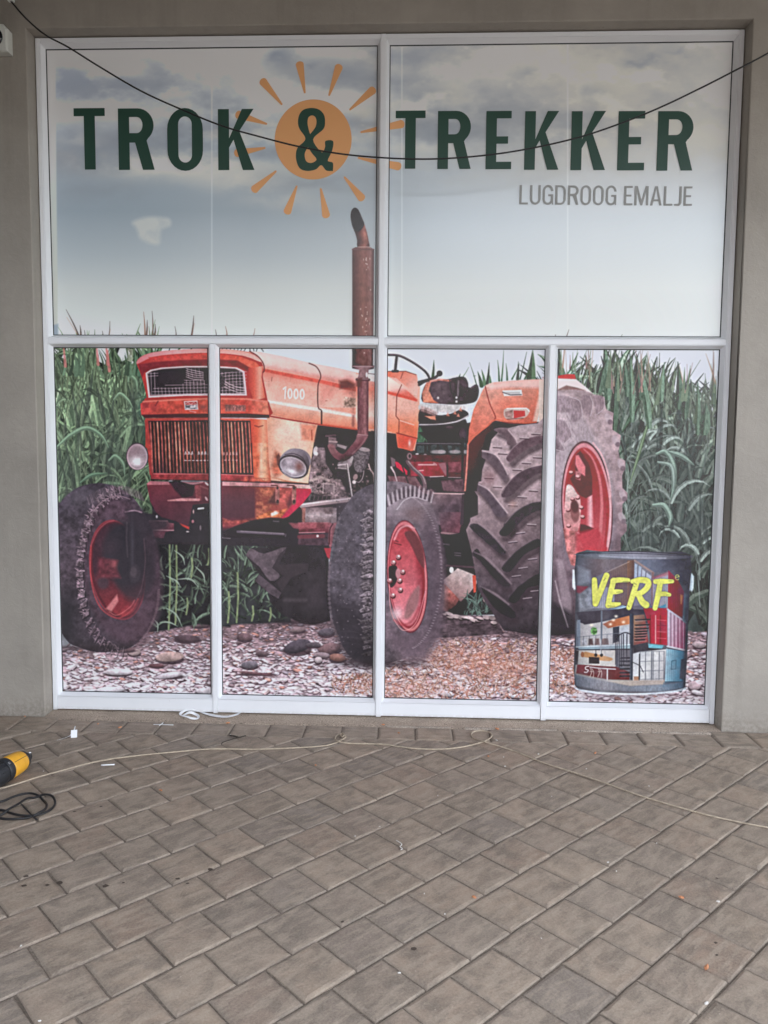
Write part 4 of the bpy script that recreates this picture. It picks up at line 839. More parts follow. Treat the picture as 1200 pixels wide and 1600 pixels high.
    poly(V('C', (0, 612), (155, 632), (160, 720), (90, 700), (0, 680)), (48, 38, 44), 1, 1.4)
    poly(V('p', (556, 584), (606, 594), (606, 672), (556, 668)), gr((580, 586), (580, 670), (226, 186, 168), (226, 120, 92), (232, 166, 134), (236, 200, 176), (226, 124, 84)), 1, 1); poly(V('p', (574, 582), (590, 584), (590, 598), (574, 594)), (216, 208, 202), .9, 1.4)
    stroke(V('p', (570, 583), (588, 585)), 1.2, (96, 72, 72), .7)
    # --- front cowl
    poly(crm(V('p', (214, 569), (218, 559), (235, 551.5), (262, 548), (300, 545.6), (335, 545.2), (367, 547), (390, 551), (403, 558), (411, 572), (411, 590), (418, 625), (420, 652), (330, 650), (228, 650), (226, 624), (229, 620), (222, 590)), 3, True), (178, 52, 46), 1, 1)
    poly(crm(V('p', (214, 569), (219, 558.5), (240, 550.5), (280, 546.5), (330, 545), (372, 547.5), (398, 555), (408, 566), (380, 556), (330, 551.5), (280, 553), (240, 557.5)), 3, True), gr((214, 550), (410, 550), (206, 110, 106), (222, 150, 138), (226, 148, 128), (232, 170, 146)), 1, 1.2)
    poly(V('p', (232, 558.5), (280, 553.5), (330, 552), (372, 556), (400, 566), (408, 575), (395, 577), (370, 563), (330, 561.5), (280, 563), (240, 566)), gr((232, 560), (400, 560), (190, 56, 50), (206, 66, 54), (214, 70, 52), (226, 90, 62)), 1, 1.6, ((N5, .15),))
    poly(V('p', (216, 569), (240, 566), (280, 563), (335, 561.5), (372, 564), (396, 578), (388, 580), (370, 573), (335, 571.5), (290, 572), (250, 575), (226, 582), (222, 590)), (128, 36, 42), 1, 2.2, ((N5, .1),))
    poly(V('p', (388, 575), (411, 572), (409, 590), (415, 622), (396, 626), (388, 600)), gr((388, 600), (415, 600), (186, 52, 44), (214, 84, 60), (232, 150, 116), (218, 92, 64)), 1, 1.4)
    win_ = V('p', (227.5, 583), (235, 578), (252, 574.5), (290, 572), (330, 571.8), (370, 574), (382, 580), (386, 618), (340, 618), (290, 618.5), (232, 621.5))
    poly(win_, (206, 176, 176), 1, 1); c_ = win_.mean(0); poly(c_+(win_-c_)*(.965, .9), (136, 88, 92), 1, 1); poly(c_+(win_-c_)*(.95, .86), (44, 36, 42), 1, 1)
    mesh = (186, 156, 164)
    for i in range(27):
        x = 236+i*5.55; y0 = 606 if i < 9 else 600 if i < 10 else 593 if i < 16 else 600
        if 10 <= i < 16: y0 = 594+2*(i % 2)
        if i >= 20: y0 = 582-2*(i > 24)
        if x < 384: stroke([(x, y0 if i > 1 else 582), (x+1, 616)], .9, mesh, .8, .9)
    for y, xa in ((601, 258), (606, 240), (611, 238), (615.5, 236)): stroke([(xa, y+1), (384, y-1)], .9, mesh, .8)
    for y in (594, 598): stroke([(288, y), (320, y+1)], .9, mesh, .8)
    for k in range(5): stroke(crm([(291, 576+k*3.2), (303, 579+k*3.4), (318, 582+k*2.6)], 4), 1.1, (200, 172, 176), .9)
    for k in range(4): stroke([(293+k*6, 575.5), (295+k*6, 589)], .8, mesh, .7)
    for y in (584, 588): stroke([(232, y), (247, y-1)], 1, mesh, .7)
    for y in (581, 586, 591, 596): stroke(crm([(344, y+3), (360, y+1), (385, y)], 4), 1, mesh, .8)
    for k in range(3): stroke(crm([(347, 592+k*5), (358, 600+k*4), (372, 605+k*4), (384, 607+k*3)], 4), 1.3, (206, 178, 180), .8)
    poly(V('p', (344, 586), (352, 590), (350, 604), (344, 606)), (40, 34, 40), .8, 2)
    band = V('p', (219.5, 631), (225, 626.5), (280, 623), (330, 621.5), (385, 621.5), (418, 626), (421, 648), (385, 646.5), (330, 647), (280, 647.5), (221, 649))
    poly(band, gr((220, 635), (421, 635), (178, 58, 50), (206, 72, 54), (210, 70, 50), (214, 84, 60), (206, 60, 46), (228, 128, 92)), 1, 1, ((N5, .2), (N12, .12))); stroke(V('p', (224, 627.5), (280, 624.5), (330, 623), (385, 623.5), (418, 628)), 2.6, (222, 118, 92), .85, 1.5)
    poly(V('p', (352, 632), (384, 633), (384, 643), (352, 643)), (150, 96, 84), .8, 2.5, ((N5, .5),)); 
    for i in range(6): stroke([(353+i*5.4, 634), (354+i*5.4, 641)], 1.2, (98, 62, 60), .8); stroke([(353+i*5.4, 634+(i % 3)*3), (357+i*5.4, 634+(i % 2)*4)], 1, (104, 66, 62), .8)
    poly(V('p', (287.5, 627), (308.5, 626), (310, 640), (289, 640.5)), (214, 192, 188)); poly(V('p', (289, 628.2), (307.5, 627.5), (308, 632.2), (289.5, 632.6)), (178, 62, 54)); poly(V('p', (289.5, 633), (308, 632.6), (308.6, 639), (290, 639.2)), (150, 132, 134), 1, .8, ((N2, .5),)); stroke(V('p', (290, 631), (294, 629), (298, 632), (303, 629), (307, 632)), .9, (216, 190, 186), .8); stroke(V('p', (296, 642), (306, 644)), 1.6, (206, 150, 142), .7)
    glow(317, 636, 6, 4, (120, 60, 54), .7); poly(V('p', (222, 630), (233, 629.5), (232, 637), (223, 638)), (130, 44, 46), .6, 3); stroke(V('p', (243, 634), (247, 627)), 1.6, (110, 36, 40), .8); glow(242, 636, 6, 5, (136, 44, 44), .6)
    poly(V('p', (221, 648), (280, 646.5), (385, 646), (421, 648.5), (421, 653), (330, 652.5), (226, 653)), (80, 32, 38), 1, 1.4)
    # --- lamps
    ell(*V('A', (618, 773))[0], 17.6, 21.5, (64, 52, 58)); ell(*V('A', (618, 775))[0], 16.2, 20.3, (174, 148, 154)); ell(*V('A', (618, 775))[0], 14.2, 18.2, lambda u, v, r: np.array((150., 126, 132))[None, None]*(1-.1*v)[..., None]+np.zeros(u.shape+(3,)), 0, 1, 1, ((N5, .1),))
    ell(*V('A', (618, 760))[0], 13.4, 12, (128, 106, 112), 0, .6, 4); glow(*V('A', (612, 803))[0], 9, 8, (244, 236, 238), 1.0); glow(*V('A', (600, 740))[0], 10, 9, (142, 116, 122), .6); stroke(V('A', (632, 785), (632, 825)), 1, (246, 240, 240), .8)
    ell(*V('b3', (845, 190))[0], 20, 17, (132, 116, 124), 20, 1, 1.1); poly(crm(V('b3', (640, 190), (700, 110), (780, 72), (880, 90), (945, 170), (950, 290), (880, 190), (760, 130)), 4, True), gr(V('b3', (780, 80))[0], V('b3', (860, 230))[0], (150, 136, 144), (122, 108, 116), (92, 80, 88)), 1, 1.1); stroke(crm(V('b3', (700, 135), (790, 125), (880, 165), (925, 240)), 5), 1.2, (66, 56, 62), .9)
    ell(*V('b3', (790, 262))[0], 24.5, 17.5, (70, 60, 66), 22); ell(*V('b3', (788, 264))[0], 21.5, 14.8, (176, 160, 166), 22); ell(*V('b3', (785, 264))[0], 19.5, 13, (138, 122, 130), 22, 1, 1, ((N5, .25),)); glow(*V('b3', (770, 310))[0], 10, 4, (232, 224, 228), .95, 18); glow(*V('b3', (740, 220))[0], 6, 5, (196, 182, 190), .7); glow(*V('b3', (850, 260))[0], 6, 7, (124, 74, 66), .85); stroke(crm(V('b3', (670, 300), (720, 350), (800, 370), (890, 350)), 5), 1.4, (206, 190, 194), .7); poly(V('b3', (615, 160), (635, 120), (655, 155), (640, 260), (620, 240)), (96, 60, 56), .9, 2)
    # --- exhaust
    stroke(V('B', (948, 290), (948, 640)), 16.6, (120, 72, 74), 1, 1); poly(V('B', (915, 290), (984, 290), (982, 645), (915, 620)), gr(V('B', (915, 400))[0], V('B', (984, 400))[0], (104, 62, 68), (128, 76, 80), (150, 96, 96), (98, 58, 64)), 1, 1, ((NV, .2),))
    poly(crm(V('b4', (740, 290), (850, 300), (850, 340), (790, 430), (680, 540), (600, 600), (510, 590), (430, 520), (390, 420), (455, 410), (500, 480), (570, 520), (650, 440), (720, 350)), 4, True), gr(V('b4', (560, 420))[0], V('b4', (640, 560))[0], (140, 92, 96), (116, 66, 74), (76, 50, 58)), 1, 1.1, ((N5, .2),)); stroke(V('b4', (742, 290), (862, 302)), 1.4, (176, 132, 132), .8); stroke(crm(V('b4', (848, 320), (780, 420), (680, 520)), 5), 2, (178, 128, 128), .5, 2)
    poly(crm(V('s1', (478, 260), (474, 225), (466, 195), (452, 160), (444, 118), (448, 88), (462, 74), (478, 82), (492, 110), (508, 150), (520, 190), (528, 230), (529, 260)), 4, True), gr((555, 0), (577, 0), (34, 20, 22), (74, 40, 38), (132, 80, 72), (58, 32, 32)), 1, 1, ((N5, .3),))
    poly(crm(V('s1', (446, 122), (450, 86), (464, 75), (480, 86), (496, 122), (507, 152), (494, 176), (478, 186), (464, 178), (452, 156)), 4, True), (16, 15, 19), 1, 1.4)
    poly(V('s1', (500, 175), (518, 195), (526, 240), (512, 250), (504, 215)), (150, 92, 80), .55, 3, ((N5, .5),))
    mf = V('p', (550.5, 389), (555, 386.5), (566, 385.5), (579, 386.5), (584.5, 390), (584, 470), (583, 574), (550.5, 574), (550.5, 480)); poly(mf, gr((550.5, 0), (584.5, 0), (52, 30, 32), (82, 48, 47), (104, 64, 60), (122, 78, 72), (112, 70, 66), (128, 88, 84), (54, 32, 35)), 1, 1, ((N5, .12), (NV, .12)))
    stroke(V('p', (551, 389.5), (584, 390)), 2.2, (92, 60, 60), .9); stroke(V('p', (560, 386), (577, 386)), 1.2, (196, 160, 154), .8)
    for i in range(34):
        x, y = rg.choice([(573, 410), (575, 425), (566, 492), (572, 500), (568, 535), (571, 520)]); ell(x+rg.normal(0, 2.4), y+rg.normal(0, 9), rg.uniform(.5, 1.1), rg.uniform(.6, 1.8), (196, 168, 158), 0, .8)
    poly(V('B', (880, 205), (1020, 205), (1015, 225), (985, 232), (975, 290), (918, 290), (925, 232), (882, 222)), gr(V('B', (885, 0))[0], V('B', (1015, 0))[0], (84, 56, 62), (142, 104, 106), (150, 112, 114), (92, 64, 70)), 1, 1, ((N5, .25),)); stroke(V('B', (885, 210), (1015, 212)), 1.6, (178, 142, 144), .8); stroke(V('B', (912, 292), (985, 294)), 4.4, (104, 68, 72)); stroke(V('B', (915, 288), (982, 290)), 1.1, (176, 140, 142), .8); ell(*V('B', (972, 262))[0], 1.5, 4, (222, 214, 212)); poly(V('p', (556, 592), (566, 590), (566, 606), (556, 604)), (96, 48, 48), .7, 3)
    # --- steering wheel and seat
    stroke(crm(V('C', (60, 140), (110, 138), (180, 145), (260, 185), (330, 235), (360, 275), (362, 300)), 6), 3.6, (84, 70, 78)); stroke(crm(V('C', (110, 134), (180, 141), (260, 180), (330, 230)), 6), 1.0, (148, 132, 138), .8); stroke(V('C', (160, 145), (150, 238)), 4.4, (84, 68, 76)); stroke(V('C', (135, 240), (165, 240)), 4, (70, 56, 62))
    stroke(V('C', (300, 325), (340, 300), (400, 280), (430, 255)), 4.2, (72, 54, 60)); ell(*V('C', (427, 254))[0], 4.6, 4.6, (66, 52, 58)); stroke(V('C', (300, 310), (360, 295)), 5, (58, 46, 52))
    poly(crm(V('C', (320, 430), (330, 340), (370, 305), (480, 290), (520, 280), (580, 275), (605, 310), (612, 345), (655, 322), (672, 345), (668, 400), (640, 435), (540, 450), (440, 445)), 4, True), gr(V('C', (380, 300))[0], V('C', (640, 430))[0], (88, 70, 74), (96, 80, 86), (78, 66, 72), (66, 56, 62)), 1, 1.1, ((N12, .2), (N5, .15)))
    poly(V('C', (325, 435), (318, 380), (345, 310), (375, 305), (360, 360), (390, 420), (420, 440)), gr(V('C', (330, 320))[0], V('C', (400, 430))[0], (184, 110, 88), (226, 146, 112), (212, 120, 86)), 1, 1.6, ((N5, .25),)); stroke(V('C', (370, 302), (430, 292), (490, 300)), 3, (216, 134, 110), .9, 1.5, ((N5, .3),)); stroke(crm(V('C', (490, 295), (500, 360), (530, 430)), 5), 1.6, (58, 48, 54), .8); stroke(V('C', (545, 300), (542, 390)), 2.4, (158, 142, 148), .6, 2); stroke(crm(V('C', (612, 345), (635, 370), (650, 330)), 5), 2, (56, 46, 52), .8, 2); stroke(V('C', (625, 345), (650, 332)), 3, (136, 122, 128), .5, 3)
    for q in ((418, 407), (533, 405), (533, 430)): ell(*V('C', q)[0], 1.7, 1.9, (206, 196, 194))
    poly(crm(V('C', (304, 445), (360, 440), (440, 448), (560, 452), (590, 470), (570, 490), (500, 500), (400, 495), (304, 485)), 3, True), (196, 190, 188), 1, 2.2, ((N5, .14), (NV, .1)))
    poly(crm(V('C', (304, 480), (360, 490), (420, 515), (500, 505), (560, 480), (600, 495), (603, 520), (540, 560), (420, 578), (304, 575)), 3, True), (64, 46, 50), 1, 1.2, ((N5, .25),)); poly(V('C', (310, 455), (360, 470), (420, 500), (400, 525), (340, 500), (306, 490)), (178, 140, 132), .7, 3, ((NV, .4),)); poly(V('C', (335, 520), (400, 520), (405, 545), (370, 540)), (222, 140, 106), 1, 1.4); 
    for q in ((480, 510), (525, 500), (545, 515), (560, 480)): poly(V('C', (q[0]-12, q[1]+8), (q[0], q[1]-14), (q[0]+10, q[1]+12)), (210, 138, 110), .9, 1.4)
    stroke(crm(V('C', (304, 574), (400, 574), (500, 562), (560, 545), (606, 518)), 5), 2.2, (186, 178, 180)); poly(V('C', (306, 580), (480, 572), (540, 560), (530, 680), (350, 670)), (46, 40, 46), 1, 1.6); glow(*V('C', (490, 590))[0], 8, 3, (112, 92, 96), .7)
    poly(V('C', (588, 985), (600, 830), (612, 690), (650, 640), (770, 548), (860, 560), (1085, 555), (1085, 720), (800, 760), (700, 900), (690, 1000)), gr(V('C', (620, 700))[0], V('C', (760, 720))[0], (104, 44, 50), (52, 42, 48), (50, 42, 48)), 1, 1.2)
    # --- near rear wheel
    rear = crm(V('C', (700, 690), (740, 610), (800, 575), (900, 560), (1000, 555), (1080, 520)), 4)
    out = np.vstack([V('c6', (330, 330), (360, 200), (460, 90), (700, 30), (900, 10)), V('p', (856, 640), (864, 620)), V('D', (120, 360), (240, 350), (310, 362), (350, 385), (400, 395), (420, 405), (418, 440), (432, 480), (475, 500), (470, 560), (468, 605), (520, 640), (515, 690), (505, 740), (512, 780), (548, 800), (548, 845), (528, 890), (530, 970), (562, 1000), (560, 1040), (530, 1070), (528, 1150)), V('H', (525, 40), (558, 80), (555, 120), (520, 160), (520, 230), (505, 300)), V('p', (955, 960), (899, 990), (867, 992), (840, 992), (787, 985), (768, 955)), V('g7', (300, 930), (200, 750), (130, 330), (60, 60)), V('c6', (110, 1160), (110, 1120), (200, 1080), (200, 870), (140, 770), (135, 710), (240, 690), (250, 560), (290, 440), (205, 380), (230, 325))])
    poly(out, gr((800, 620), (815, 990), (170, 148, 150), (176, 152, 155), (160, 136, 140), (128, 106, 112), (84, 70, 78), (54, 46, 52)), 1, 1.1, ((N12, .15), (N5, .12)))
    side = V('p', (872, 612), (890, 622), (905, 640), (930, 680), (950, 730), (960, 780), (962, 830), (955, 900), (940, 960), (899, 985), (868, 985), (866, 700))
    poly(side, gr((880, 620), (900, 980), (192, 174, 178), (182, 164, 170), (164, 144, 152), (144, 122, 132), (120, 98, 108), (72, 60, 66)), .85, 10, ((N12, .15), (NV, .12)))
    def lug(pts, ctop, cside, sh=(4, 9), hl=None):
        p = crm(pts, 3, True); poly(p+np.array(sh), (58, 46, 52), .6, 5); poly(p, np.array(ctop)*1.08, 1, 1.2, ((N5, .2),)); poly(p+np.array((-.5, 2.4)), np.array(ctop)*.78, .5, 4, None, lambda s: np.clip((inside(s, p)+1)/2, 0, 1))
    L1 = (118, 98, 104); L2 = (92, 76, 84); L3 = (66, 56, 64)
    lug(V('c6', (380, 85), (500, 60), (580, 90), (640, 190), (660, 235), (600, 270), (540, 250), (530, 170)), (120, 98, 104), 0)
    lug(V('c6', (205, 375), (230, 330), (320, 335), (400, 380), (480, 480), (550, 605), (520, 690), (440, 600), (360, 490), (300, 430)), (108, 90, 98), 0)
    lug(V('c6', (135, 760), (150, 715), (210, 705), (320, 790), (430, 920), (540, 1060), (500, 1110), (400, 1080), (330, 950), (230, 830)), (98, 82, 92), 0)
    for pp in (((250, 330), (400, 375), (480, 470), (550, 605)), ((170, 705), (320, 785), (430, 915), (545, 1060)), ((560, 90), (640, 190), (660, 235))): stroke(crm(V('c6', *pp), 5), 2.2, (206, 182, 184), .75, 1.6)
    lug(V('c6', (535, 405), (600, 310), (720, 210), (860, 165), (960, 155), (1100, 150), (1110, 270), (960, 240), (820, 290), (690, 370), (590, 460), (545, 445)), (112, 88, 96), 0); lug(V('c6', (475, 840), (530, 740), (640, 620), (760, 550), (880, 515), (1000, 500), (1000, 580), (880, 610), (730, 720), (600, 850), (500, 880)), (92, 74, 82), 0)
    lug(V('c6', (500, 1200), (600, 1080), (700, 1000), (820, 945), (920, 930), (1000, 920), (1000, 1020), (880, 1040), (740, 1130), (640, 1230), (560, 1290)), (72, 60, 68), 0)
    for pp in (((545, 395), (610, 300), (730, 205), (870, 158), (960, 150)), ((485, 830), (540, 730), (650, 610), (770, 542), (880, 508)), ((520, 1180), (620, 1065), (720, 990), (830, 938))): stroke(crm(V('c6', *pp), 5), 1.2, (176, 152, 156), .5, 1.4)
    lug(V('g7', (100, 20), (200, -10), (350, 110), (520, 290), (500, 350), (420, 310), (280, 190)), (66, 57, 64), 0); lug(V('g7', (130, 350), (190, 280), (250, 360), (430, 530), (580, 690), (530, 740), (400, 640), (220, 420)), (62, 54, 60), 0); lug(V('g7', (230, 720), (330, 770), (480, 880), (640, 1030), (600, 1100), (400, 980)), (48, 42, 48), 0)
    for pp in (((230, 0), (350, 90), (520, 295)), ((160, 320), (300, 390), (450, 540), (590, 690)), ((230, 720), (400, 810), (560, 930))): stroke(crm(V('g7', *pp), 5), [1.5, 4, 2.5], (146, 124, 132), .7, 2.4)
    lug(V('g7', (450, 90), (520, 0), (600, -60), (640, -20), (560, 110), (490, 130)), (54, 46, 54), 0); lug(V('g7', (480, 510), (560, 400), (700, 270), (900, 160), (920, 250), (740, 350), (580, 550)), (58, 50, 57), 0); lug(V('g7', (560, 880), (640, 760), (760, 660), (920, 570), (920, 700), (780, 740), (650, 910)), (50, 43, 50), 0)
    for x, y in ((430, 280), (490, 355), (745, 175), (880, 125), (900, 400), (770, 465), (660, 545), (850, 790), (720, 865), (610, 960), (330, 640), (430, 745), (830, 1190)): q = V('c6', (x-50, y+2), (x+50, y+8)); stroke(q+(0, 1.6), 1.8, (84, 66, 72), .8); stroke(q, 1.7, (196, 176, 178), .7)
    for x, y in ((700, 95), (610, 200), (840, 400), (730, 505), (650, 600), (780, 860), (870, 775)): q = V('g7', (x-50, y+4), (x+50, y-8)); stroke(q+(0, 1.4), 1.6, (64, 52, 60), .8); stroke(q, 1.4, (190, 172, 178), .75)
    glow(*V('c6', (610, 960))[0], 6, 6, (206, 150, 132), .4); glow(*V('c6', (330, 640))[0], 12, 14, (120, 72, 78), .4)
    # outer lugs on the shoulder
    for pp in (((120, 400), (200, 400), (265, 430), (280, 520), (220, 560), (190, 500), (110, 490)), ((270, 400), (330, 395), (345, 450), (330, 520), (290, 500)), ((350, 395), (415, 405), (415, 470), (370, 510)), ((110, 545), (180, 560), (215, 640), (170, 690), (110, 640)), ((110, 650), (150, 690), (170, 740), (110, 730))): poly(crm(V('D', *pp), 3, True), (128, 108, 116), .55, 3, ((NV, .25),)); stroke(crm(V('D', *pp[1:4]), 4), 1.3, (206, 190, 194), .6)
    for i, (x, y) in enumerate(((450, 540), (498, 680), (530, 830), (540, 1020), (536, 1160))): ell(*V('D', (x-8, y-5))[0], 5, 9, (186, 168, 174), -25, .7, 2); ell(*V('D', (x+3, y+18))[0], 4, 4, (104, 86, 94), 0, .7, 2)
    for i in range(26):
        t = i/25; x = 884+74*math.sin(t*1.35); y = 640+t*250; stroke([(x-6, y-10), (x, y), (x+3, y+16)], [1, 2.4, 1], (200, 184, 190) if i % 2 else (122, 102, 110), .35, 2)
    poly(V('H', (120, 300), (160, 300), (210, 540), (215, 700), (190, 710), (150, 600)), (178, 158, 166), .5, 4); poly(V('H', (90, 560), (230, 640), (235, 770), (80, 770)), (50, 44, 50), .9, 8); stroke(V('H', (110, 430), (140, 560), (190, 720)), [1.5, 3, 1], (196, 178, 184), .6, 2)
    # rear rim
    ell(917, 795, 40, 106, (104, 62, 68), -3); ell(917, 796, 38.2, 104, (214, 140, 142), -3); ell(917, 798, 35.5, 99, (176, 62, 66), -3, 1, 1, ((N5, .06),))
    rim = lambda u, v, r: np.clip(np.array((170., 56, 62))[None, None]+np.array((56., 46, 44))[None, None]*np.clip(v*.7+.25, -.6, 1)[..., None], 0, 255)
    ell(915, 800, 31, 92, rim, -3, 1, 1.2); stroke(crm(V('d8', (540, 310), (640, 420), (720, 640), (750, 900), (745, 1150), (720, 1400), (690, 1500)), 6), [2, 4, 5, 6], (226, 128, 124), .75, 2.2); stroke(crm(V('d8', (650, 240), (760, 400), (830, 640), (855, 900), (850, 1150), (820, 1450)), 6), [2.6, 3, 3.6, 4], (232, 176, 178), .8, 1.4)
    poly(V('d8', (450, 380), (500, 330), (600, 480), (640, 640), (640, 850), (570, 890), (500, 860), (420, 740), (380, 660), (440, 590), (440, 440)), (112, 44, 56), 1, 2.2); poly(V('d8', (445, 385), (480, 380), (560, 520), (555, 630), (480, 580), (440, 490)), (220, 120, 118), 1, 2); poly(V('d8', (440, 560), (510, 580), (500, 680), (450, 660)), (216, 128, 124), 1, 2, ((N5, .4),)); poly(V('d8', (580, 880), (640, 850), (660, 1240), (570, 1210)), gr(V('d8', (580, 1000))[0], V('d8', (660, 1000))[0], (206, 96, 98), (238, 176, 174), (206, 88, 92)), 1, 2)
    poly(crm(V('d8', (320, 900), (340, 740), (400, 740), (460, 830), (500, 900), (500, 1180), (440, 1330), (400, 1380), (340, 1300), (310, 1150)), 4, True), gr(V('d8', (320, 800))[0], V('d8', (440, 1350))[0], (232, 200, 194), (214, 152, 142), (204, 124, 116)), 1, 1.6, ((N5, .2),)); ell(*V('d8', (435, 1040))[0], 7, 18, (150, 92, 88), -4, 1, 1.6); ell(*V('d8', (435, 985))[0], 6, 10, (92, 50, 54), -4, .8, 3)
    for q in ((410, 900), (470, 885), (360, 1030), (365, 1215), (405, 1340), (480, 1310), (515, 1000), (530, 1110), (395, 590), (475, 640)): ell(*V('d8', q)[0], 3.6, 3, (118, 52, 54)); ell(*V('d8', (q[0]-5, q[1]-10))[0], 3, 2, (226, 168, 160))
    poly(V('d8', (500, 1190), (560, 1200), (660, 1245), (560, 1300), (490, 1300)), (104, 40, 50), 1, 2); poly(V('d8', (400, 1430), (560, 1300), (680, 1250), (740, 1300), (700, 1500), (380, 1500)), (206, 72, 80), .9, 4); poly(V('H', (160, 100), (240, 120), (290, 230), (240, 340), (210, 330), (180, 240)), (206, 122, 112), 1, 2.4, ((N5, .4),)); poly(V('H', (240, 130), (380, 100), (440, 250), (240, 250)), (200, 62, 72), .8, 6)
    # fender
    poly(V('C', (580, 990), (590, 850), (605, 690), (640, 640), (760, 560), (770, 600), (720, 640), (690, 740), (690, 800), (660, 990)), gr(V('C', (600, 700))[0], V('C', (720, 760))[0], (112, 44, 50), (92, 44, 52), (56, 42, 48)), 1, 1.4); stroke(V('C', (605, 700), (598, 830), (586, 985)), 2.8, (226, 134, 112), .95, 1, ((N5, .2),))
    poly(V('C', (640, 480), (700, 350), (720, 325), (760, 310), (900, 298), (1000, 292), (1085, 290), (1085, 330), (1060, 440), (1035, 558), (960, 562), (840, 560), (770, 545), (720, 590), (650, 650), (605, 700), (612, 600)), gr(V('C', (640, 320))[0], V('C', (760, 640))[0], (232, 176, 150), (232, 158, 126), (226, 130, 98), (214, 104, 78)), 1, 1, ((N12, .1), (N5, .06)))
    poly(V('C', (640, 480), (705, 345), (775, 535), (720, 580), (640, 650), (605, 690), (612, 600)), gr(V('C', (660, 400))[0], V('C', (640, 650))[0], (230, 150, 118), (226, 128, 98), (216, 104, 78)), 1, 1.2, ((N5, .1),)); stroke(crm(V('C', (712, 335), (740, 440), (775, 520), (770, 545)), 5), 1.6, (150, 60, 50), .9); poly(V('C', (720, 330), (860, 300), (1080, 292), (1080, 345), (860, 340), (740, 350)), (236, 206, 192), .7, 6); glow(*V('C', (850, 450))[0], 22, 10, (226, 116, 88), .6); poly(V('C', (1060, 330), (1085, 330), (1040, 558), (1010, 558)), (232, 206, 178), .8, 4)
    stroke(crm(V('C', (605, 695), (640, 645), (720, 588), (775, 545), (860, 562), (960, 564), (1030, 558)), 6), 2.6, (214, 104, 76), .95); stroke(crm(V('C', (612, 705), (650, 655), (730, 598), (780, 560), (960, 572)), 6), 1.6, (96, 48, 48), .7)
    poly(V('C', (820, 360), (940, 356), (945, 392), (830, 396)), (222, 216, 210)); stroke(V('C', (822, 372), (870, 388), (938, 386)), 1.6, (90, 76, 76), .8); poly(V('C', (840, 370), (930, 368), (930, 380), (850, 382)), (186, 176, 172), .8)
    poly(crm(V('C', (828, 490), (850, 472), (970, 470), (990, 492), (960, 530), (880, 545), (835, 530)), 3, True), (206, 170, 156)); poly(V('C', (835, 495), (885, 482), (888, 535), (840, 525)), (176, 132, 120), 1, 1, ((N5, .3),)); poly(V('C', (890, 486), (960, 488), (962, 520), (892, 535)), (206, 52, 60)); stroke(V('C', (850, 474), (970, 472), (988, 490)), 2, (232, 214, 206)); stroke(V('C', (850, 540), (950, 534)), 1.8, (140, 82, 72), .8)
    poly(V('D', (115, 270), (190, 258), (232, 260), (240, 290), (115, 285)), (206, 62, 70)); poly(V('D', (115, 285), (240, 290), (310, 345), (345, 380), (250, 345), (180, 330), (115, 365)), (222, 208, 204), 1, 1.4); poly(V('D', (115, 360), (180, 328), (250, 345), (300, 360), (220, 355)), (150, 112, 108), .9, 2); poly(V('p', (842, 594), (866, 590), (872, 588), (872, 606), (862, 640), (842, 660)), (230, 204, 186), 1, 1.2)
    stroke(V('p', (848, 590), (868, 592)), 2, (190, 120, 104), .5)
    # --- front wheels
    def wheel_left():
        o = crm(V('w1', (60, 330), (80, 250), (150, 175), (250, 110), (380, 84), (480, 90), (600, 130), (700, 200), (770, 290), (840, 420), (915, 620), (930, 850), (930, 1050), (880, 1230), (790, 1400), (700, 1490), (560, 1530), (400, 1540), (250, 1500), (130, 1430), (60, 1200)), 4, True)
        poly(o, gr((92, 800), (250, 1000), (66, 58, 68), (76, 62, 72), (60, 52, 60), (56, 48, 56)), 1, 1.4, ((N5, .3), (N12, .2)))
        glow(*V('w1', (240, 200))[0], 20, 12, (96, 88, 98), .6); glow(*V('w1', (130, 1250))[0], 16, 46, (34, 32, 38), .95)
        ell(*V('w1', (610, 840))[0], 62, 116, (80, 58, 70), -9, .8, 8, ((N5, .2),)); 
        for i in range(230):
            a = rg.uniform(1.6, 5.0); rr = rg.uniform(.97, 1.14); x = 610-62*5.5*math.cos(a-3.3)*rr*.98; y = 845+118*5.5*math.sin(a-3.3)*rr
            if x > 620 or y < 80: continue
            q = V('w1', (x, y), (x+rg.uniform(-34, -8), y+rg.uniform(-26, 16))); stroke(q, [rg.uniform(1.2, 2.6), .6], np.array((168, 138, 150))*rg.uniform(.6, 1.15), .85)
        for i in range(40):
            t = i/39; q = V('w1', (330+470*t, 320-150*math.sin(t*2.2+.35)*1.0)); q2 = V('w1', (330+470*t-22, 250-150*math.sin(t*2.2+.35))); stroke(np.vstack([q, q2]), [2, 1], np.array((134, 112, 122))*rg.uniform(.6, 1.1), .6)
        for i in range(36):
            t = i/35; q = V('w1', (935-180*t**2.2, 1000+480*t)); stroke(np.vstack([q, q+(-3, 1)]), 1.2, (150, 118, 126), .5)
        for i in range(25):
            a = 1.75+i*.132; ca, sa = math.cos(a-3.3), math.sin(a-3.3)
            q = [(610-341*ca*r1*.98+dx, 845-649*math.sin(a-3.3+da)*r1*-1) for r1, da, dx in ((1.0, -.045, 0), (1.13, -.03, -14), (1.13, .03, -22), (1.0, .045, 0))]
            if q[0][1] < 120 or q[0][0] > 640: continue
            q = V('w1', *q); poly(q+(1.5, 1.5), (36, 30, 36), .8, 1.6); poly(q, np.array((128, 106, 116))*rg.uniform(.75, 1.1), .85, 1.2, ((N5, .4), (N2, .25))); stroke(q[:2], 1.0, (176, 150, 160), .5)
        stroke(crm(V('w1', (345, 350), (420, 260), (520, 200), (600, 195), (680, 220)), 6), 1.4, (150, 120, 130), .7)
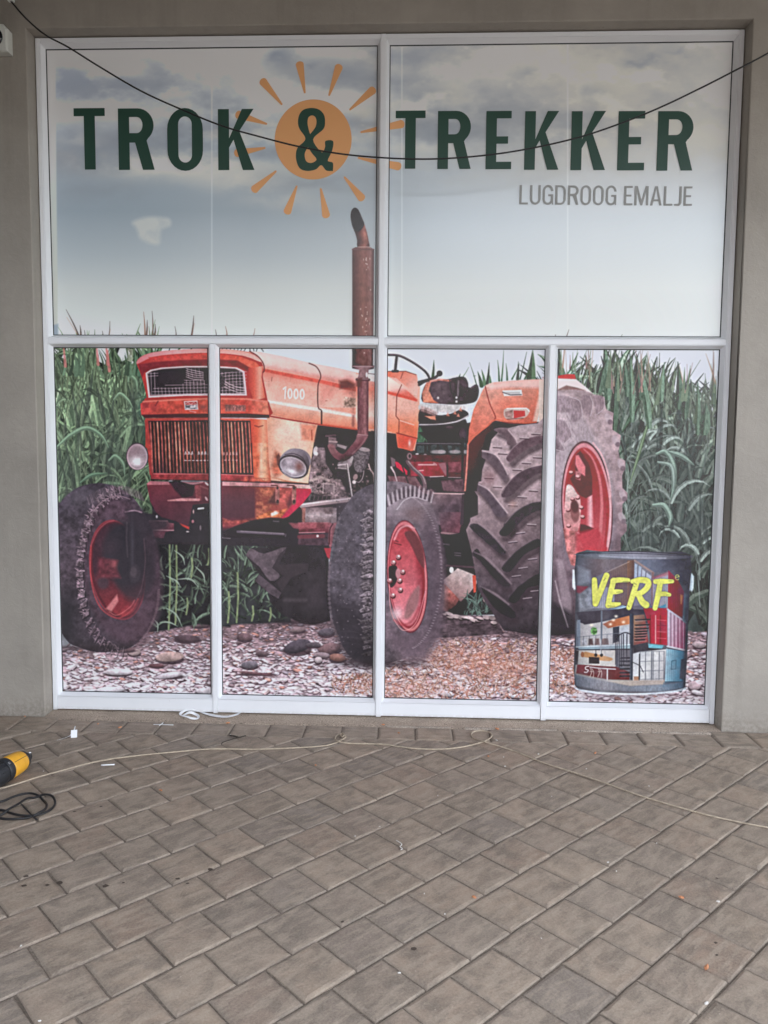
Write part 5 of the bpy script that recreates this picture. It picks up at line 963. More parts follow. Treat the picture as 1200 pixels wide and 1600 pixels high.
        ell(*V('w1', (570, 830))[0], 43, 79, (134, 50, 60), -9); ell(*V('w1', (570, 830))[0], 41, 76.5, (90, 34, 44), -9); ell(*V('w1', (575, 830))[0], 38, 73, gr((140, 830), (215, 960), (60, 44, 54), (70, 44, 54), (132, 40, 50), (156, 42, 48)) if False else (lambda u, v, r: np.array((92., 40, 50))[None, None]+np.array((60., 6, 2))[None, None]*np.clip(v*1.4-.35, -.4, 1)[..., None]), -9, 1, 2, ((N5, .15),))
        ell(*V('w1', (640, 700))[0], 34, 52, (45, 42, 50), -6, .95, 9); ell(*V('w1', (720, 860))[0], 30, 42, (52, 46, 54), 0, .8, 9); ell(*V('w1', (450, 940))[0], 9, 10, (74, 56, 66), 0, .8, 5); glow(*V('w1', (500, 640))[0], 14, 16, (66, 52, 62), .8); poly(V('w1', (410, 720), (580, 750), (560, 800), (600, 900), (500, 900), (400, 900)), (118, 48, 58), .7, 6, ((N5, .3),)); glow(*V('w1', (545, 780))[0], 5, 6, (180, 92, 92), .6)
        poly(V('w1', (470, 1165), (570, 1040), (580, 1100), (520, 1190)), (206, 120, 112), .9, 3); stroke(crm(V('w1', (345, 620), (340, 850), (370, 1030), (440, 1170), (570, 1245), (690, 1180), (750, 1080)), 6), 2, (186, 62, 66), .8, 1.6); stroke(crm(V('w1', (345, 620), (400, 500), (470, 430), (540, 405)), 6), 1.8, (150, 66, 76), .8, 1.4); stroke(crm(V('w1', (500, 1190), (570, 1220), (680, 1150), (720, 1090)), 6), 1.6, (206, 96, 92), .7)
        poly(crm(V('w1', (650, 325), (720, 305), (800, 318), (900, 385), (1000, 400), (1000, 470), (860, 520), (790, 640), (770, 900), (700, 940), (640, 800), (640, 600), (655, 420)), 4, True), (50, 45, 53), .84, 9); glow(*V('w1', (860, 700))[0], 12, 44, (50, 43, 51), .8); glow(*V('w1', (700, 640))[0], 3, 40, (74, 68, 78), .6); ell(*V('w1', (720, 860))[0], 9, 14, (64, 56, 64), 0, .8, 3); ell(*V('w1', (712, 850))[0], 5, 8, (84, 72, 80), 0, .7, 3); stroke(crm(V('w1', (800, 560), (812, 760), (780, 980), (730, 1090)), 5), 1.4, (96, 70, 80), .6, 2); stroke(V('w1', (655, 420), (650, 560), (660, 720)), 2.2, (78, 66, 74), .6, 2); stroke(crm(V('w1', (640, 330), (720, 318), (780, 335)), 4), 2.2, (150, 120, 134), .7, 1.4, ((N5, .4),))
        glow(*V('w1', (520, 1350))[0], 40, 20, (84, 64, 78), .5); glow(*V('w1', (760, 1200))[0], 14, 30, (92, 66, 78), .5)
    wheel_left()
    def wheel_right():
        o = crm(V('w2', (65, 880), (75, 720), (110, 500), (150, 360), (240, 210), (320, 130), (420, 85), (560, 62), (680, 72), (780, 110), (860, 190), (930, 330), (965, 480), (985, 700), (982, 870), (950, 1120), (880, 1330), (800, 1430), (680, 1490), (540, 1528), (400, 1535), (290, 1510), (200, 1420), (140, 1280), (85, 1130)), 4, True)
        poly(o, gr((516, 860), (690, 880), (84, 76, 86), (88, 80, 90), (112, 98, 106), (124, 104, 112), (100, 84, 94)), 1, 1.2, ((N5, .25), (N12, .15)))
        poly(V('w2', (60, 1000), (300, 1050), (440, 1300), (440, 1540), (250, 1510), (130, 1330), (70, 1100)), (48, 43, 50), .85, 22); glow(*V('w2', (400, 1450))[0], 40, 20, (42, 38, 44), .8)
        ell(*V('w2', (735, 840))[0], 55, 134, (104, 86, 96), -3, .9, 10, ((N5, .18),)); glow(*V('w2', (640, 260))[0], 34, 20, (164, 150, 158), .7); glow(*V('w2', (860, 260))[0], 16, 30, (150, 134, 142), .6); glow(*V('w2', (760, 330))[0], 18, 14, (118, 94, 98), .8); glow(*V('w2', (200, 350))[0], 26, 50, (92, 84, 94), .5); ell(*V('w2', (900, 800))[0], 14, 100, (84, 68, 80), -2, .5, 12); glow(*V('w2', (740, 1370))[0], 30, 18, (106, 86, 98), .6)
        for i in range(150):
            y = rg.uniform(320, 1350); x = 395-18*math.sin((y-320)/1000*3.1)+rg.normal(0, 26); q = V('w2', (x, y), (x+rg.uniform(-44, 20), y+rg.uniform(-30, 12))); stroke(q, [rg.uniform(1.4, 3.2), .8], np.array((176, 158, 166))*rg.uniform(.4, 1.15)*(1 if y < 1100 else .6), .75, 1.2)
        for i in range(27):
            t = (i+rg.normal(0, .22))/26; y = 300+1130*t; x = 408-22*math.sin(t*3.1)+rg.normal(0, 9); w = rg.uniform(26, 74)
            q = V('w2', (x-w, y+16), (x-6, y), (x+22, y+4), (x+20, y+30), (x-8, y+28), (x-w*.9, y+40)); v = rg.uniform(.7, 1.15)*(1-.5*max(0, t-.55)/.45); q = q+rg.normal(0, 1.1, q.shape)
            poly(q+(0, 2.2), (44, 38, 44), rg.uniform(.3, .8), 2.2); poly(q, np.array((132, 118, 126))*v, .8, 1.2, ((N5, .45), (N2, .25))); stroke(q[:3], 1.1, np.array((196, 180, 186))*v, .55)
        for i in range(46):
            t = i/45; y = 330+1080*t; xx = 70+60*(2*t-1)**2; q = crm(V('w2', (xx, y), (xx+90, y-22), (xx+190, y-10), (330, y+10)), 4); stroke(q, [.6, 1.5, 1.3, .5], (56, 50, 58) if i % 2 else (108, 98, 106), .2*rg.random(), 1.8)
        for i in range(22):
            t = i/21; x = 545+350*t; y = 250-130*math.sin(.35+t*2.15); q = V('w2', (x, y+60), (x-18+36*t, y-20)); stroke(q, [2.4, 1.6], (188, 174, 180) if i % 2 else (76, 64, 72), .75)
        stroke(crm(V('w2', (620, 290), (680, 215), (760, 190), (850, 215)), 6), 1.6, (196, 184, 190), .7)
        for i in range(200): q = V('w2', (rg.uniform(80, 440), rg.uniform(150, 1450)))[0]; ell(q[0], q[1], rg.uniform(.4, 1.4), rg.uniform(.4, 1.2), (140, 126, 136) if rg.random() < .5 else (56, 50, 58), 0, .6)
        for i in range(60): t = i/59; a = -1.35+2.7*t; q = V('w2', (690+293*math.cos(a), 800+620*math.sin(a)))[0]; stroke([(q[0]-2, q[1]), (q[0]+.6, q[1]+.5)], 1.1, (168, 152, 160), .6)
        for i in range(26): t = i/25; q = V('w2', (150-85*math.sin(t*2.6), 360+900*t))[0]; ell(q[0]+1, q[1], 2.2, 3, (112, 98, 106), 0, .6)
        ell(*V('w2', (705, 830))[0], 31.5, 88, (110, 40, 50), -3.5); ell(*V('w2', (705, 828))[0], 30.4, 86, (208, 112, 114), -3.5); ell(*V('w2', (700, 832))[0], 28, 81, (150, 44, 54), -3.5)
        ell(*V('w2', (692, 832))[0], 25.5, 76, lambda u, v, r: np.array((206., 96, 104))[None, None]+np.array((20., 34, 34))[None, None]*np.clip(v*1.1-.2, -1, 1)[..., None]-np.array((60., 56, 50))[None, None]*np.clip(u*1.5-.75, 0, 1)[..., None], -3.5, 1, 1.4, ((N5, .1),))
        poly(crm(V('w2', (680, 480), (760, 470), (830, 600), (840, 760), (790, 700), (740, 590)), 4, True), (112, 54, 58), .95, 2.6); poly(crm(V('w2', (680, 1160), (710, 1020), (800, 900), (790, 1050), (730, 1150)), 4, True), (150, 100, 100), .85, 4); glow(*V('w2', (620, 1130))[0], 9, 10, (232, 196, 200), .85); stroke(crm(V('w2', (600, 1180), (660, 1220), (740, 1190), (800, 1080)), 6), 4, (176, 62, 72), .6, 2.4); stroke(crm(V('w2', (560, 900), (565, 1060), (600, 1180), (680, 1265), (780, 1190), (850, 950)), 6), 1.4, (226, 150, 150), .7); stroke(crm(V('w2', (600, 530), (640, 450), (700, 420), (760, 440)), 5), 3, (226, 160, 156), .7, 2)
        poly(crm(V('w2', (552, 770), (580, 740), (620, 750), (625, 840), (600, 900), (565, 910)), 4, True), (60, 40, 44), 1, 1.6); ell(*V('w2', (630, 805))[0], 4, 8, (190, 122, 124), 0, 1, 1.4)
        for q in ((630, 670), (590, 715), (665, 790), (640, 860), (645, 935), (585, 980), (560, 860)): ell(q[0]/5.16+500.8, q[1]/5.16+741.6, 4.2, 4, (96, 36, 42)); ell(*V('w2', q)[0], 3.6, 3.2, (176, 110, 112)); ell(*V('w2', (q[0]+6, q[1]-6))[0], 1.8, 1.5, (232, 206, 204))
        stroke(V('w2', (600, 560), (655, 575)), 1.6, (112, 42, 48)); stroke(V('w2', (610, 540), (630, 550)), 2, (110, 50, 54), .8)
    wheel_right()
    for x0, x1, y in ((90, 215, 1012), (525, 660, 1037), (790, 905, 990), (420, 520, 973)): glow((x0+x1)/2, y, (x1-x0)/2.2, 6, (48, 38, 44), .75)
# ---- paint tin
def tin_art():
    out = crm(V('H', (242, 258), (400, 246), (600, 244), (800, 250), (955, 266), (948, 480), (940, 700), (922, 1090), (860, 1118), (740, 1134), (600, 1140), (420, 1132), (300, 1112), (232, 1082), (232, 800), (238, 500)), 2, True)
    poly(V('H', (218, 360), (250, 360), (245, 490), (218, 470)), (214, 224, 232), .9, 2); poly(V('H', (945, 380), (978, 400), (972, 470), (940, 505)), (196, 214, 226), .9, 2); ell(*V('H', (230, 430))[0], 3.4, 14, (206, 216, 226)); ell(*V('H', (963, 440))[0], 3.4, 14, (190, 210, 222))
    glow(*V('H', (580, 1150))[0], 90, 8, (110, 96, 106), .5)
    poly(out, gr((895, 0), (1078, 0), (80, 80, 88), (110, 112, 120), (104, 100, 108), (100, 100, 112), (60, 58, 68)), 1, 1)
    poly(V('t1', (75, 130), (300, 140), (600, 150), (900, 140), (1130, 130), (1120, 420), (900, 260), (300, 280), (70, 400)), gr((900, 0), (1078, 0), (96, 100, 114), (106, 92, 98), (110, 96, 100), (112, 122, 144), (78, 80, 96), (58, 56, 66)), 1, 2, ((N12, .12),))
    poly(V('t1', (75, 200), (190, 250), (200, 360), (70, 390)), (142, 150, 164), .8, 6); poly(V('t1', (65, 390), (170, 400), (100, 470), (65, 450)), (164, 44, 62), .9, 3); poly(V('t1', (80, 470), (210, 400), (210, 600), (90, 640)), (150, 156, 166), .85, 4, ((N5, .3),))
    poly(V('t1', (340, 280), (560, 160), (560, 590), (340, 600)), gr((946, 0), (984, 0), (112, 88, 86), (124, 100, 94)), 1, 1.4); poly(V('t1', (540, 155), (610, 150), (590, 590), (540, 590)), gr((980, 0), (990, 0), (136, 100, 78), (104, 80, 76)), 1, 1.2); stroke(V('t1', (330, 270), (560, 165)), 1.4, (172, 150, 140), .7)
    for i in range(9): stroke(V('t1', (370+i*20, 280-i*9), (368+i*20, 590)), .8, (96, 76, 76), .6)
    poly(V('t1', (605, 165), (780, 270), (775, 560), (600, 580)), (126, 124, 136), 1, 1.2); poly(V('t1', (610, 180), (672, 215), (665, 330), (605, 330)), (164, 178, 198)); poly(V('t1', (680, 235), (765, 300), (755, 400), (672, 360)), (176, 184, 198)); stroke(V('t1', (610, 155), (785, 270)), 3, (158, 136, 132)); stroke(V('t1', (780, 270), (772, 570)), 3.4, (134, 106, 104)); stroke(V('t1', (640, 200), (636, 330)), 1.2, (92, 90, 104)); stroke(V('t1', (715, 260), (708, 380)), 1.2, (92, 90, 104))
    poly(V('t1', (210, 380), (420, 420), (420, 600), (210, 600)), (168, 172, 180), .9, 2)
    for i in range(13): stroke(V('t1', (215+i*17, 400), (213+i*17, 640-i*6)), 1, (104, 106, 116), .7)
    poly(V('t1', (780, 330), (930, 260), (925, 610), (780, 580)), (160, 158, 168), 1, 1.6); poly(V('t1', (780, 310), (930, 255), (930, 290), (790, 330)), (172, 92, 104), .7, 3)
    for i in range(9): stroke(V('t1', (795+i*16, 330), (793+i*16, 610)), .9, (112, 108, 120), .7)
    poly(V('t1', (925, 245), (1010, 330), (1075, 450), (1060, 690), (920, 620)), gr((1045, 0), (1068, 0), (168, 28, 62), (150, 24, 54), (128, 24, 48)), 1, 1.2)
    for i in range(7): stroke(V('t1', (945+i*17, 280+i*24), (940+i*17, 640+i*8)), 1.0, (112, 16, 44), .6)
    poly(V('t1', (1035, 470), (1062, 480), (1050, 570), (1038, 560)), (206, 136, 62), .8, 2); poly(V('t1', (1070, 460), (1110, 470), (1100, 720), (1060, 720)), (120, 150, 176), .8, 3)
    # floors
    poly(V('t1', (70, 720), (90, 700), (520, 575), (570, 590), (600, 610), (920, 620), (910, 720), (900, 740), (90, 740)), (64, 58, 68), 1, 1.5); poly(V('t1', (90, 700), (500, 572), (540, 590), (300, 660), (110, 725)), (122, 158, 176), 1, 1.4); stroke(V('t1', (95, 715), (330, 640), (530, 585)), 1.3, (206, 222, 230), .8); poly(V('t1', (840, 590), (900, 560), (900, 620), (840, 620)), (70, 132, 166), .9, 1.6)
    poly(V('t2', (65, 60), (110, 80), (560, 20), (560, 300), (70, 310)), (190, 188, 188), 1, 1.4, ((N12, .12),)); poly(V('t2', (310, 90), (370, 60), (560, 5), (560, 90), (440, 110), (360, 130)), gr(V('t2', (330, 90))[0], V('t2', (560, 60))[0], (150, 78, 54), (190, 106, 66), (206, 130, 84)), 1, 1.6)
    poly(V('t2', (60, -20), (300, -40), (560, -60), (560, 10), (300, 70), (140, 95), (100, 70)), (66, 60, 70), 1, 1.4)
    for q in ((505, 72), (382, 92), (410, 52), (435, 18), (205, 100)): glow(*V('t2', q)[0], 2.6, 2, (255, 240, 214), .9)
    poly(V('t2', (70, 50), (100, 50), (100, 300), (60, 300)), (142, 158, 176), 1, 1.4); poly(V('t2', (405, 120), (465, 110), (465, 250), (405, 270)), (66, 66, 76), 1, 1.2); poly(V('t2', (470, 130), (555, 110), (555, 280), (470, 280)), (184, 190, 198), 1, 1.4); ell(*V('t2', (228, 155))[0], 5, 6, (98, 150, 84), 0, 1, 2, ((N2, .4),))
    for x, c in ((200, (98, 76, 76)), (260, (112, 84, 80)), (345, (96, 64, 58)), (320, (120, 90, 84)), (140, (180, 182, 190))): poly(V('t2', (x-22, 225), (x+14, 225), (x+22, 285), (x-26, 285)), c, .9, 2, ((N5, .3),))
    for x in (75, 130, 185, 245, 300, 350, 405, 460, 500, 540): stroke(V('t2', (x, 215-x*.08), (x, 305-x*.05)), .8, (84, 86, 96), .8)
    stroke(V('t2', (60, 215), (300, 190), (560, 165)), 1, (112, 120, 130), .8); stroke(V('t2', (60, 235), (300, 210)), .7, (140, 150, 160), .5)
    poly(V('t2', (600, 10), (700, 0), (740, 260), (600, 290)), gr(V('t2', (600, 50))[0], V('t2', (740, 100))[0], (168, 122, 84), (130, 84, 74), (150, 60, 62)), 1, 1.4); poly(V('t2', (690, -60), (915, -60), (915, 290), (760, 270), (740, 100)), gr(V('t2', (740, 0))[0], V('t2', (915, 0))[0], (160, 40, 56), (196, 40, 62), (176, 26, 52), (196, 44, 66)), 1, 1.4)
    for x in (755, 805, 850): stroke(V('t2', (x, 10), (x, 270)), 1.6, (222, 176, 176) if x == 805 else (120, 20, 40), .8)
    for y in (50, 100, 160, 220): stroke(V('t2', (820, y), (905, y+6)), 1.4, (232, 110, 118) if y % 100 else (126, 18, 42), .6)
    for i, y in enumerate((45, 95, 130, 155, 180, 205, 235)): poly(V('t2', (605, y), (760-i*8, y-6), (750-i*8, y+8), (620, y+14)), (44, 38, 46), 1, 1); stroke(V('t2', (610, y+18), (720, y+12)), .8, (206, 180, 170), .6)
    poly(V('t2', (915, -60), (1090, 60), (1080, 330), (915, 295)), gr(V('t2', (915, 100))[0], V('t2', (1085, 130))[0], (184, 160, 178), (190, 132, 156), (178, 40, 84)), 1, 1.2)
    for i in range(9): stroke(V('t2', (930+i*17, -30+i*12), (930+i*17, 290+i*4)), 1.2, (228, 210, 226) if i % 2 == 0 else (134, 96, 120), .85)
    stroke(V('t2', (915, -50), (1090, 75)), 2.2, (198, 190, 206)); stroke(V('t2', (915, 298), (1075, 333)), 2.6, (206, 206, 216)); poly(V('t2', (1060, 10), (1090, 30), (1090, 90), (1060, 60)), (132, 186, 206), .9, 1.4)
    # lower deck
    poly(V('t2', (70, 300), (430, 280), (570, 275), (570, 320), (430, 330), (90, 330)), (146, 170, 180), 1, 1.2); stroke(V('t2', (60, 305), (570, 282)), 1.4, (214, 226, 232)); stroke(V('t2', (90, 332), (560, 325)), 1.6, (58, 54, 62)); poly(V('t2', (590, 290), (730, 260), (745, 310), (910, 325), (660, 345), (600, 360)), (58, 54, 62), 1, 1.4); poly(V('t2', (735, 275), (880, 290), (865, 320), (740, 312)), (110, 178, 196), 1, 1.2)
    poly(V('t2', (60, 335), (430, 335), (430, 520), (440, 600), (50, 560)), (204, 198, 190), 1, 1.4); poly(V('t2', (50, 335), (85, 340), (75, 470), (50, 470)), (70, 58, 58), 1, 1.6); poly(crm(V('t2', (110, 390), (140, 350), (200, 360), (390, 405), (380, 435), (280, 430), (170, 405)), 4, True), (196, 142, 92), 1, 1.6); ell(*V('t2', (120, 375))[0], 2.6, 4.4, (172, 104, 62)); poly(V('t2', (180, 398), (278, 402), (278, 462), (180, 460)), (62, 52, 54), 1, 1); 
    for x in (245, 298): stroke(V('t2', (x, 335), (x, 372)), .8, (60, 56, 60)); ell(*V('t2', (x, 380))[0], 2.4, 2.6, (36, 34, 40))
    poly(V('t2', (85, 470), (440, 490), (560, 540), (560, 615), (360, 610), (60, 555)), (110, 44, 46), 1, 1.4, ((N12, .15),)); poly(V('t2', (70, 470), (140, 472), (140, 540), (60, 550)), (142, 44, 50), 1, 1.6); stroke(V('t2', (190, 492), (290, 505), (430, 512)), 1.6, (206, 200, 206)); stroke(V('t2', (353, 515), (352, 665)), 1.8, (206, 206, 212))
    for x in (205, 280): stroke(crm(V('t2', (x-14, 500), (x, 540), (x-16, 585)), 4), 1, (206, 186, 176)); stroke(crm(V('t2', (x, 505), (x+20, 540), (x+16, 590)), 4), 1, (206, 186, 176)); stroke(V('t2', (x-14, 535), (x+16, 535)), 1.3, (186, 158, 146))
    stroke(crm(V('t2', (180, 485), (150, 492), (150, 512), (174, 522), (160, 542), (138, 540)), 5), 1.5, (244, 232, 232))
    poly(V('t2', (590, 370), (660, 350), (905, 325), (880, 620), (590, 620)), gr(V('t2', (600, 400))[0], V('t2', (880, 560))[0], (206, 212, 216), (216, 218, 216), (190, 190, 192)), 1, 1.2, ((N12, .08),))
    for x in (660, 712, 770, 785, 840, 885): stroke(V('t2', (x, 345), (x-3, 612)), 1.3 if x != 770 else 2, (98, 102, 112), .85)
    for y in (350, 440, 530, 608): stroke(V('t2', (665, y), (880, y-6)), 1.1, (122, 126, 134), .8)
    poly(V('t2', (600, 580), (650, 580), (655, 625), (600, 625)), (168, 116, 84), .9, 1.6); poly(V('t2', (905, 320), (1080, 345), (1065, 625), (890, 640)), gr(V('t2', (905, 420))[0], V('t2', (1075, 440))[0], (160, 196, 210), (124, 178, 200), (74, 138, 168), (46, 100, 132)), 1, 1.2)
    for i in range(8): stroke(V('t2', (925+i*18, 330+i*3), (915+i*18, 620)), 1, (74, 130, 156), .6)
    poly(V('t2', (955, 435), (998, 428), (995, 510), (950, 515)), (92, 142, 164), .9); stroke(V('t2', (955, 435), (998, 428), (995, 510), (950, 515), (955, 435)), .9, (44, 84, 108)); poly(V('t2', (1045, 420), (1080, 415), (1065, 610), (1030, 600)), (48, 52, 66), .9, 2); stroke(V('t2', (895, 632), (1060, 630)), 1.4, (30, 60, 82))
    # stairs and posts
    for i, y in enumerate((410, 440, 478, 512, 548, 580)): poly(V('t2', (480-10*(i > 1)*1-8*i*(i < 3), y-8), (575, y-10), (575, y+4), (470-6*(i > 2), y+4)), (40, 36, 44), 1, 1)
    poly(V('t2', (565, -10), (598, -10), (590, 665), (566, 665)), gr(V('t2', (565, 0))[0], V('t2', (598, 0))[0], (74, 82, 96), (46, 44, 54)), 1, 1)
    for x in (430, 445, 465, 485, 505, 535): stroke(V('t2', (x, 185), (x, 500-abs(x-470)*.8)), 1.1, (46, 42, 52), .9)
    stroke(crm(V('t2', (430, 240), (470, 190), (520, 170), (570, 185)), 4), 1.3, (46, 42, 52)); stroke(V('t2', (596, 450), (660, 480), (690, 540)), 1.2, (60, 58, 66), .9); stroke(V('t2', (655, 370), (650, 640)), 1.6, (60, 58, 66)); stroke(V('t2', (300, -30), (298, 230)), 2.6, (96, 106, 120)); stroke(V('t2', (293, 230), (292, 370)), 1.2, (170, 178, 186), .8); poly(V('t2', (585, 625), (680, 630), (675, 655), (585, 665)), (44, 40, 46), .9, 1.4)
    # floor
    poly(V('t2', (50, 550), (340, 612), (560, 615), (890, 615), (880, 660), (560, 672), (350, 640), (50, 590)), (186, 172, 160), .95, 3); poly(V('t2', (48, 560), (340, 620), (560, 672), (890, 655), (1070, 625), (1065, 690), (860, 722), (560, 722), (250, 700), (60, 665)), gr(V('t2', (60, 620))[0], V('t2', (1060, 680))[0], (112, 122, 138), (134, 132, 140), (120, 126, 138), (140, 154, 168), (70, 98, 122)), .95, 3, ((NV, .15),))
    for i in range(12): x = 880+i*16; stroke(V('t2', (x, 640), (x-2, 680)), .9, (60, 110, 142), .6)
    # rims and letters
    poly(crm(V('t2', (45, 655), (60, 690), (250, 722), (560, 738), (800, 730), (1000, 708), (1085, 685), (1085, 705), (1000, 728), (800, 748), (560, 755), (250, 745), (60, 705)), 3, True), gr(V('t2', (60, 700))[0], V('t2', (1085, 700))[0], (198, 206, 216), (220, 230, 238), (214, 226, 236), (190, 204, 214)), 1, 1.2)
    poly(V('t1', (1060, 130), (1140, 120), (1130, 350), (1110, 720), (1060, 720), (1085, 420)), (52, 52, 62), .7, 7); poly(V('t2', (1080, -60), (1110, -60), (1085, 690), (1062, 690)), (50, 50, 60), .7, 5)
    poly(crm(V('t1', (72, 92), (300, 72), (600, 68), (900, 80), (1138, 105), (1130, 130), (900, 142), (600, 140), (300, 125), (75, 105)), 3, True), gr(V('t1', (70, 100))[0], V('t1', (1138, 110))[0], (92, 94, 106), (120, 122, 134), (150, 152, 166), (112, 114, 126), (84, 84, 96)), 1, 1); stroke(crm(V('t1', (80, 88), (300, 74), (600, 70), (900, 84), (1120, 104)), 5), 1.2, (48, 46, 56)); stroke(crm(V('t1', (130, 92), (400, 86), (700, 90), (1070, 108)), 5), 1.2, (62, 60, 72), .9); stroke(crm(V('t1', (280, 112), (600, 128), (900, 132)), 5), 2, (164, 168, 184), .7, 1.6)
    s = win(895, 860, 1082, 1088); ins = np.clip(.5+inside(s, out), 0, 1); e_ = np.clip((PX[s]-897)/180, 0, 1)
    put(s, ins*np.clip(1-e_/.16, 0, 1)**1.5*.45, (50, 52, 62)); put(s, ins*np.clip((e_-.8)/.2, 0, 1)**1.5*.5, (46, 46, 58)); put(s, ins*np.exp(-((e_-.27)/.05)**2)*.14, (232, 236, 244)); put(s, ins*np.clip(N12[s]-.45, 0, .3)*.9, (104, 104, 116))
    def brush(pts, w):
        w = np.asarray(w)*1.55
        q = crm(V('t1', *pts), 5); stroke(q, np.asarray(w)+1.4, (70, 70, 60), .55, 1.4); LET.append((q, w))
    LET = []
    brush(((232, 335), (236, 430), (240, 560)), [5.2, 6, 5.6]); brush(((345, 295), (305, 400), (245, 560)), [6, 6.2, 5])
    brush(((412, 340), (385, 450), (360, 575)), [5.6, 5.8, 5.6]); brush(((405, 345), (470, 336), (550, 338)), [5.4, 5.4, 4]); brush(((395, 450), (440, 446), (485, 442)), [5, 5, 3.4]); brush(((368, 570), (420, 568), (468, 560)), [5.4, 5.4, 3])
    brush(((632, 350), (595, 470), (555, 595)), [5.6, 5.6, 5]); brush(((590, 350), (660, 336), (730, 350), (730, 400), (680, 450), (630, 470)), [4.6, 6, 6.4, 6, 5.6, 5]); brush(((640, 465), (680, 540), (715, 570)), [5.6, 6.4, 7])
    brush(((850, 350), (830, 470), (800, 600)), [5.6, 5.8, 5]); brush(((805, 352), (880, 350), (962, 350)), [5, 5.4, 3.8]); brush(((840, 470), (890, 466), (935, 475)), [4.8, 4.8, 3.6])
    for q, w in LET: stroke(q, w, (222, 224, 98), 1, .9, ((N12, .06),))
    for (ax, ay), (bx, by) in (((500, 352), (552, 350)), ((510, 372), (545, 366)), ((440, 452), (486, 450)), ((360, 580), (420, 584)), ((600, 362), (625, 380)), ((590, 390), (610, 400)), ((318, 345), (335, 320)), ((905, 478), (938, 478)), ((930, 345), (964, 344)), ((545, 575), (560, 590))): stroke(V('t1', (ax, ay), (bx, by)), .7, (90, 88, 62), .8)
    t = np.linspace(.2, 5.6, 12); c = V('t1', (1008, 312))[0]; stroke(np.c_[c[0]+3*np.cos(t), c[1]-4*np.sin(t)], 1, (206, 206, 96)); stroke([(c[0]-2.4, c[1]), (c[0]+2.8, c[1]-1)], .9, (206, 206, 96))
def make_print():
    import time as _t
    for f in (sky_art, maize_art, ground_art, under_art, tractor_art, tin_art):
        t0 = _t.time(); f(); print('print', f.__name__, round(_t.time()-t0, 1))
    def blur(a, r):
        k = np.exp(-(np.arange(-3*r, 3*r+1)/r)**2/2); k /= k.sum(); n = len(k)//2
        b = np.pad(a, ((n, n), (0, 0), (0, 0)), 'edge'); a = sum(w*b[i:i+a.shape[0]] for i, w in enumerate(k))
        b = np.pad(a, ((0, 0), (n, n), (0, 0)), 'edge'); return sum(w*b[:, i:i+a.shape[1]] for i, w in enumerate(k))
    low = np.clip((PY-538)/8, 0, 1)[..., None]                 # the sky stays smooth
    soft = IMG+low*(blur(IMG, 1)-IMG)*.6
    out = soft+low*(.6*(soft-blur(IMG, 3))+.12*(soft-blur(IMG, 12)))
    sky_ = np.clip((IMG.min(-1)-150)/40, 0, 1)*np.clip((640-PY)/40, 0, 1); wk = (1-sky_)[..., None]
    out = out*(1+low*wk*((N2-.5)*.12+(N5-.5)*.12+(N12-.5)*.07+(N40-.5)*.06)[..., None])
    warm = np.clip((out[..., 0]-out[..., 2]-35)/50, 0, 1)*np.clip((out[..., 1]-out[..., 2]+12)/16, 0, 1)*np.clip((out[..., 0]-out[..., 1]-14)/18, 0, 1)*np.clip((960-PY)/10, 0, 1)*low[..., 0]
    out = out*(1+warm[..., None]*np.array((.0, -.03, .045)))
    lum = out.mean(-1, keepdims=True); out = lum+(out-lum)*(1-.16*low)
    out = out*(1-low*np.array((.0, .0, -.035)))                # the print leans to rose
    out = out+low*(np.sqrt(np.maximum(out, 0)**2+36.0**2)-out)
    return np.clip(out, 0, 255)
def PRINT():
    """paint the picture, divide it by the fitted scene light, subtract the rendered reflection, and make it the colour of the film"""
    global m_print
    im = make_print()/255.0
    lin = np.where(im <= .04045, im/12.92, ((im+.055)/1.055)**2.4)
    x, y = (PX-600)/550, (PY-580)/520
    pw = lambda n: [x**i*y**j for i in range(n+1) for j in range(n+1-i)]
    E = np.stack([sum(a*b for a, b in zip(c, pw(4))) for c in LIGHT_E], -1)      # scene light fitted from renders; the print colour is brightened where it is weak
    V = np.clip(sum(a*b for a, b in zip(LIGHT_R, pw(2))), 0, .1)*np.clip((PY-535)/10, 0, 1)   # rendered reflection on the lower panes, subtracted from the print colour
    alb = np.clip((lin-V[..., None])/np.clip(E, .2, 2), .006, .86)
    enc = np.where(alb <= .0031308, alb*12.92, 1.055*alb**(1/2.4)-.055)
    img = bpy.data.images.new('film_print', TW, TH, alpha=False)
    px = np.ones((TH, TW, 4), np.float32); px[..., :3] = enc[::-1]
    img.pixels.foreach_set(px.ravel()); img.update()
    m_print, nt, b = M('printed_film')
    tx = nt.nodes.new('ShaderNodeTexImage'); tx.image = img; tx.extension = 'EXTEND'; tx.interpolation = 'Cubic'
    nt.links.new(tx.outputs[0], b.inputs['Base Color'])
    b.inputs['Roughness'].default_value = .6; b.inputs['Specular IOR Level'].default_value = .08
    b.inputs['Coat Weight'].default_value = .9; b.inputs['Coat IOR'].default_value = 1.66; b.inputs['Coat Roughness'].default_value = .2
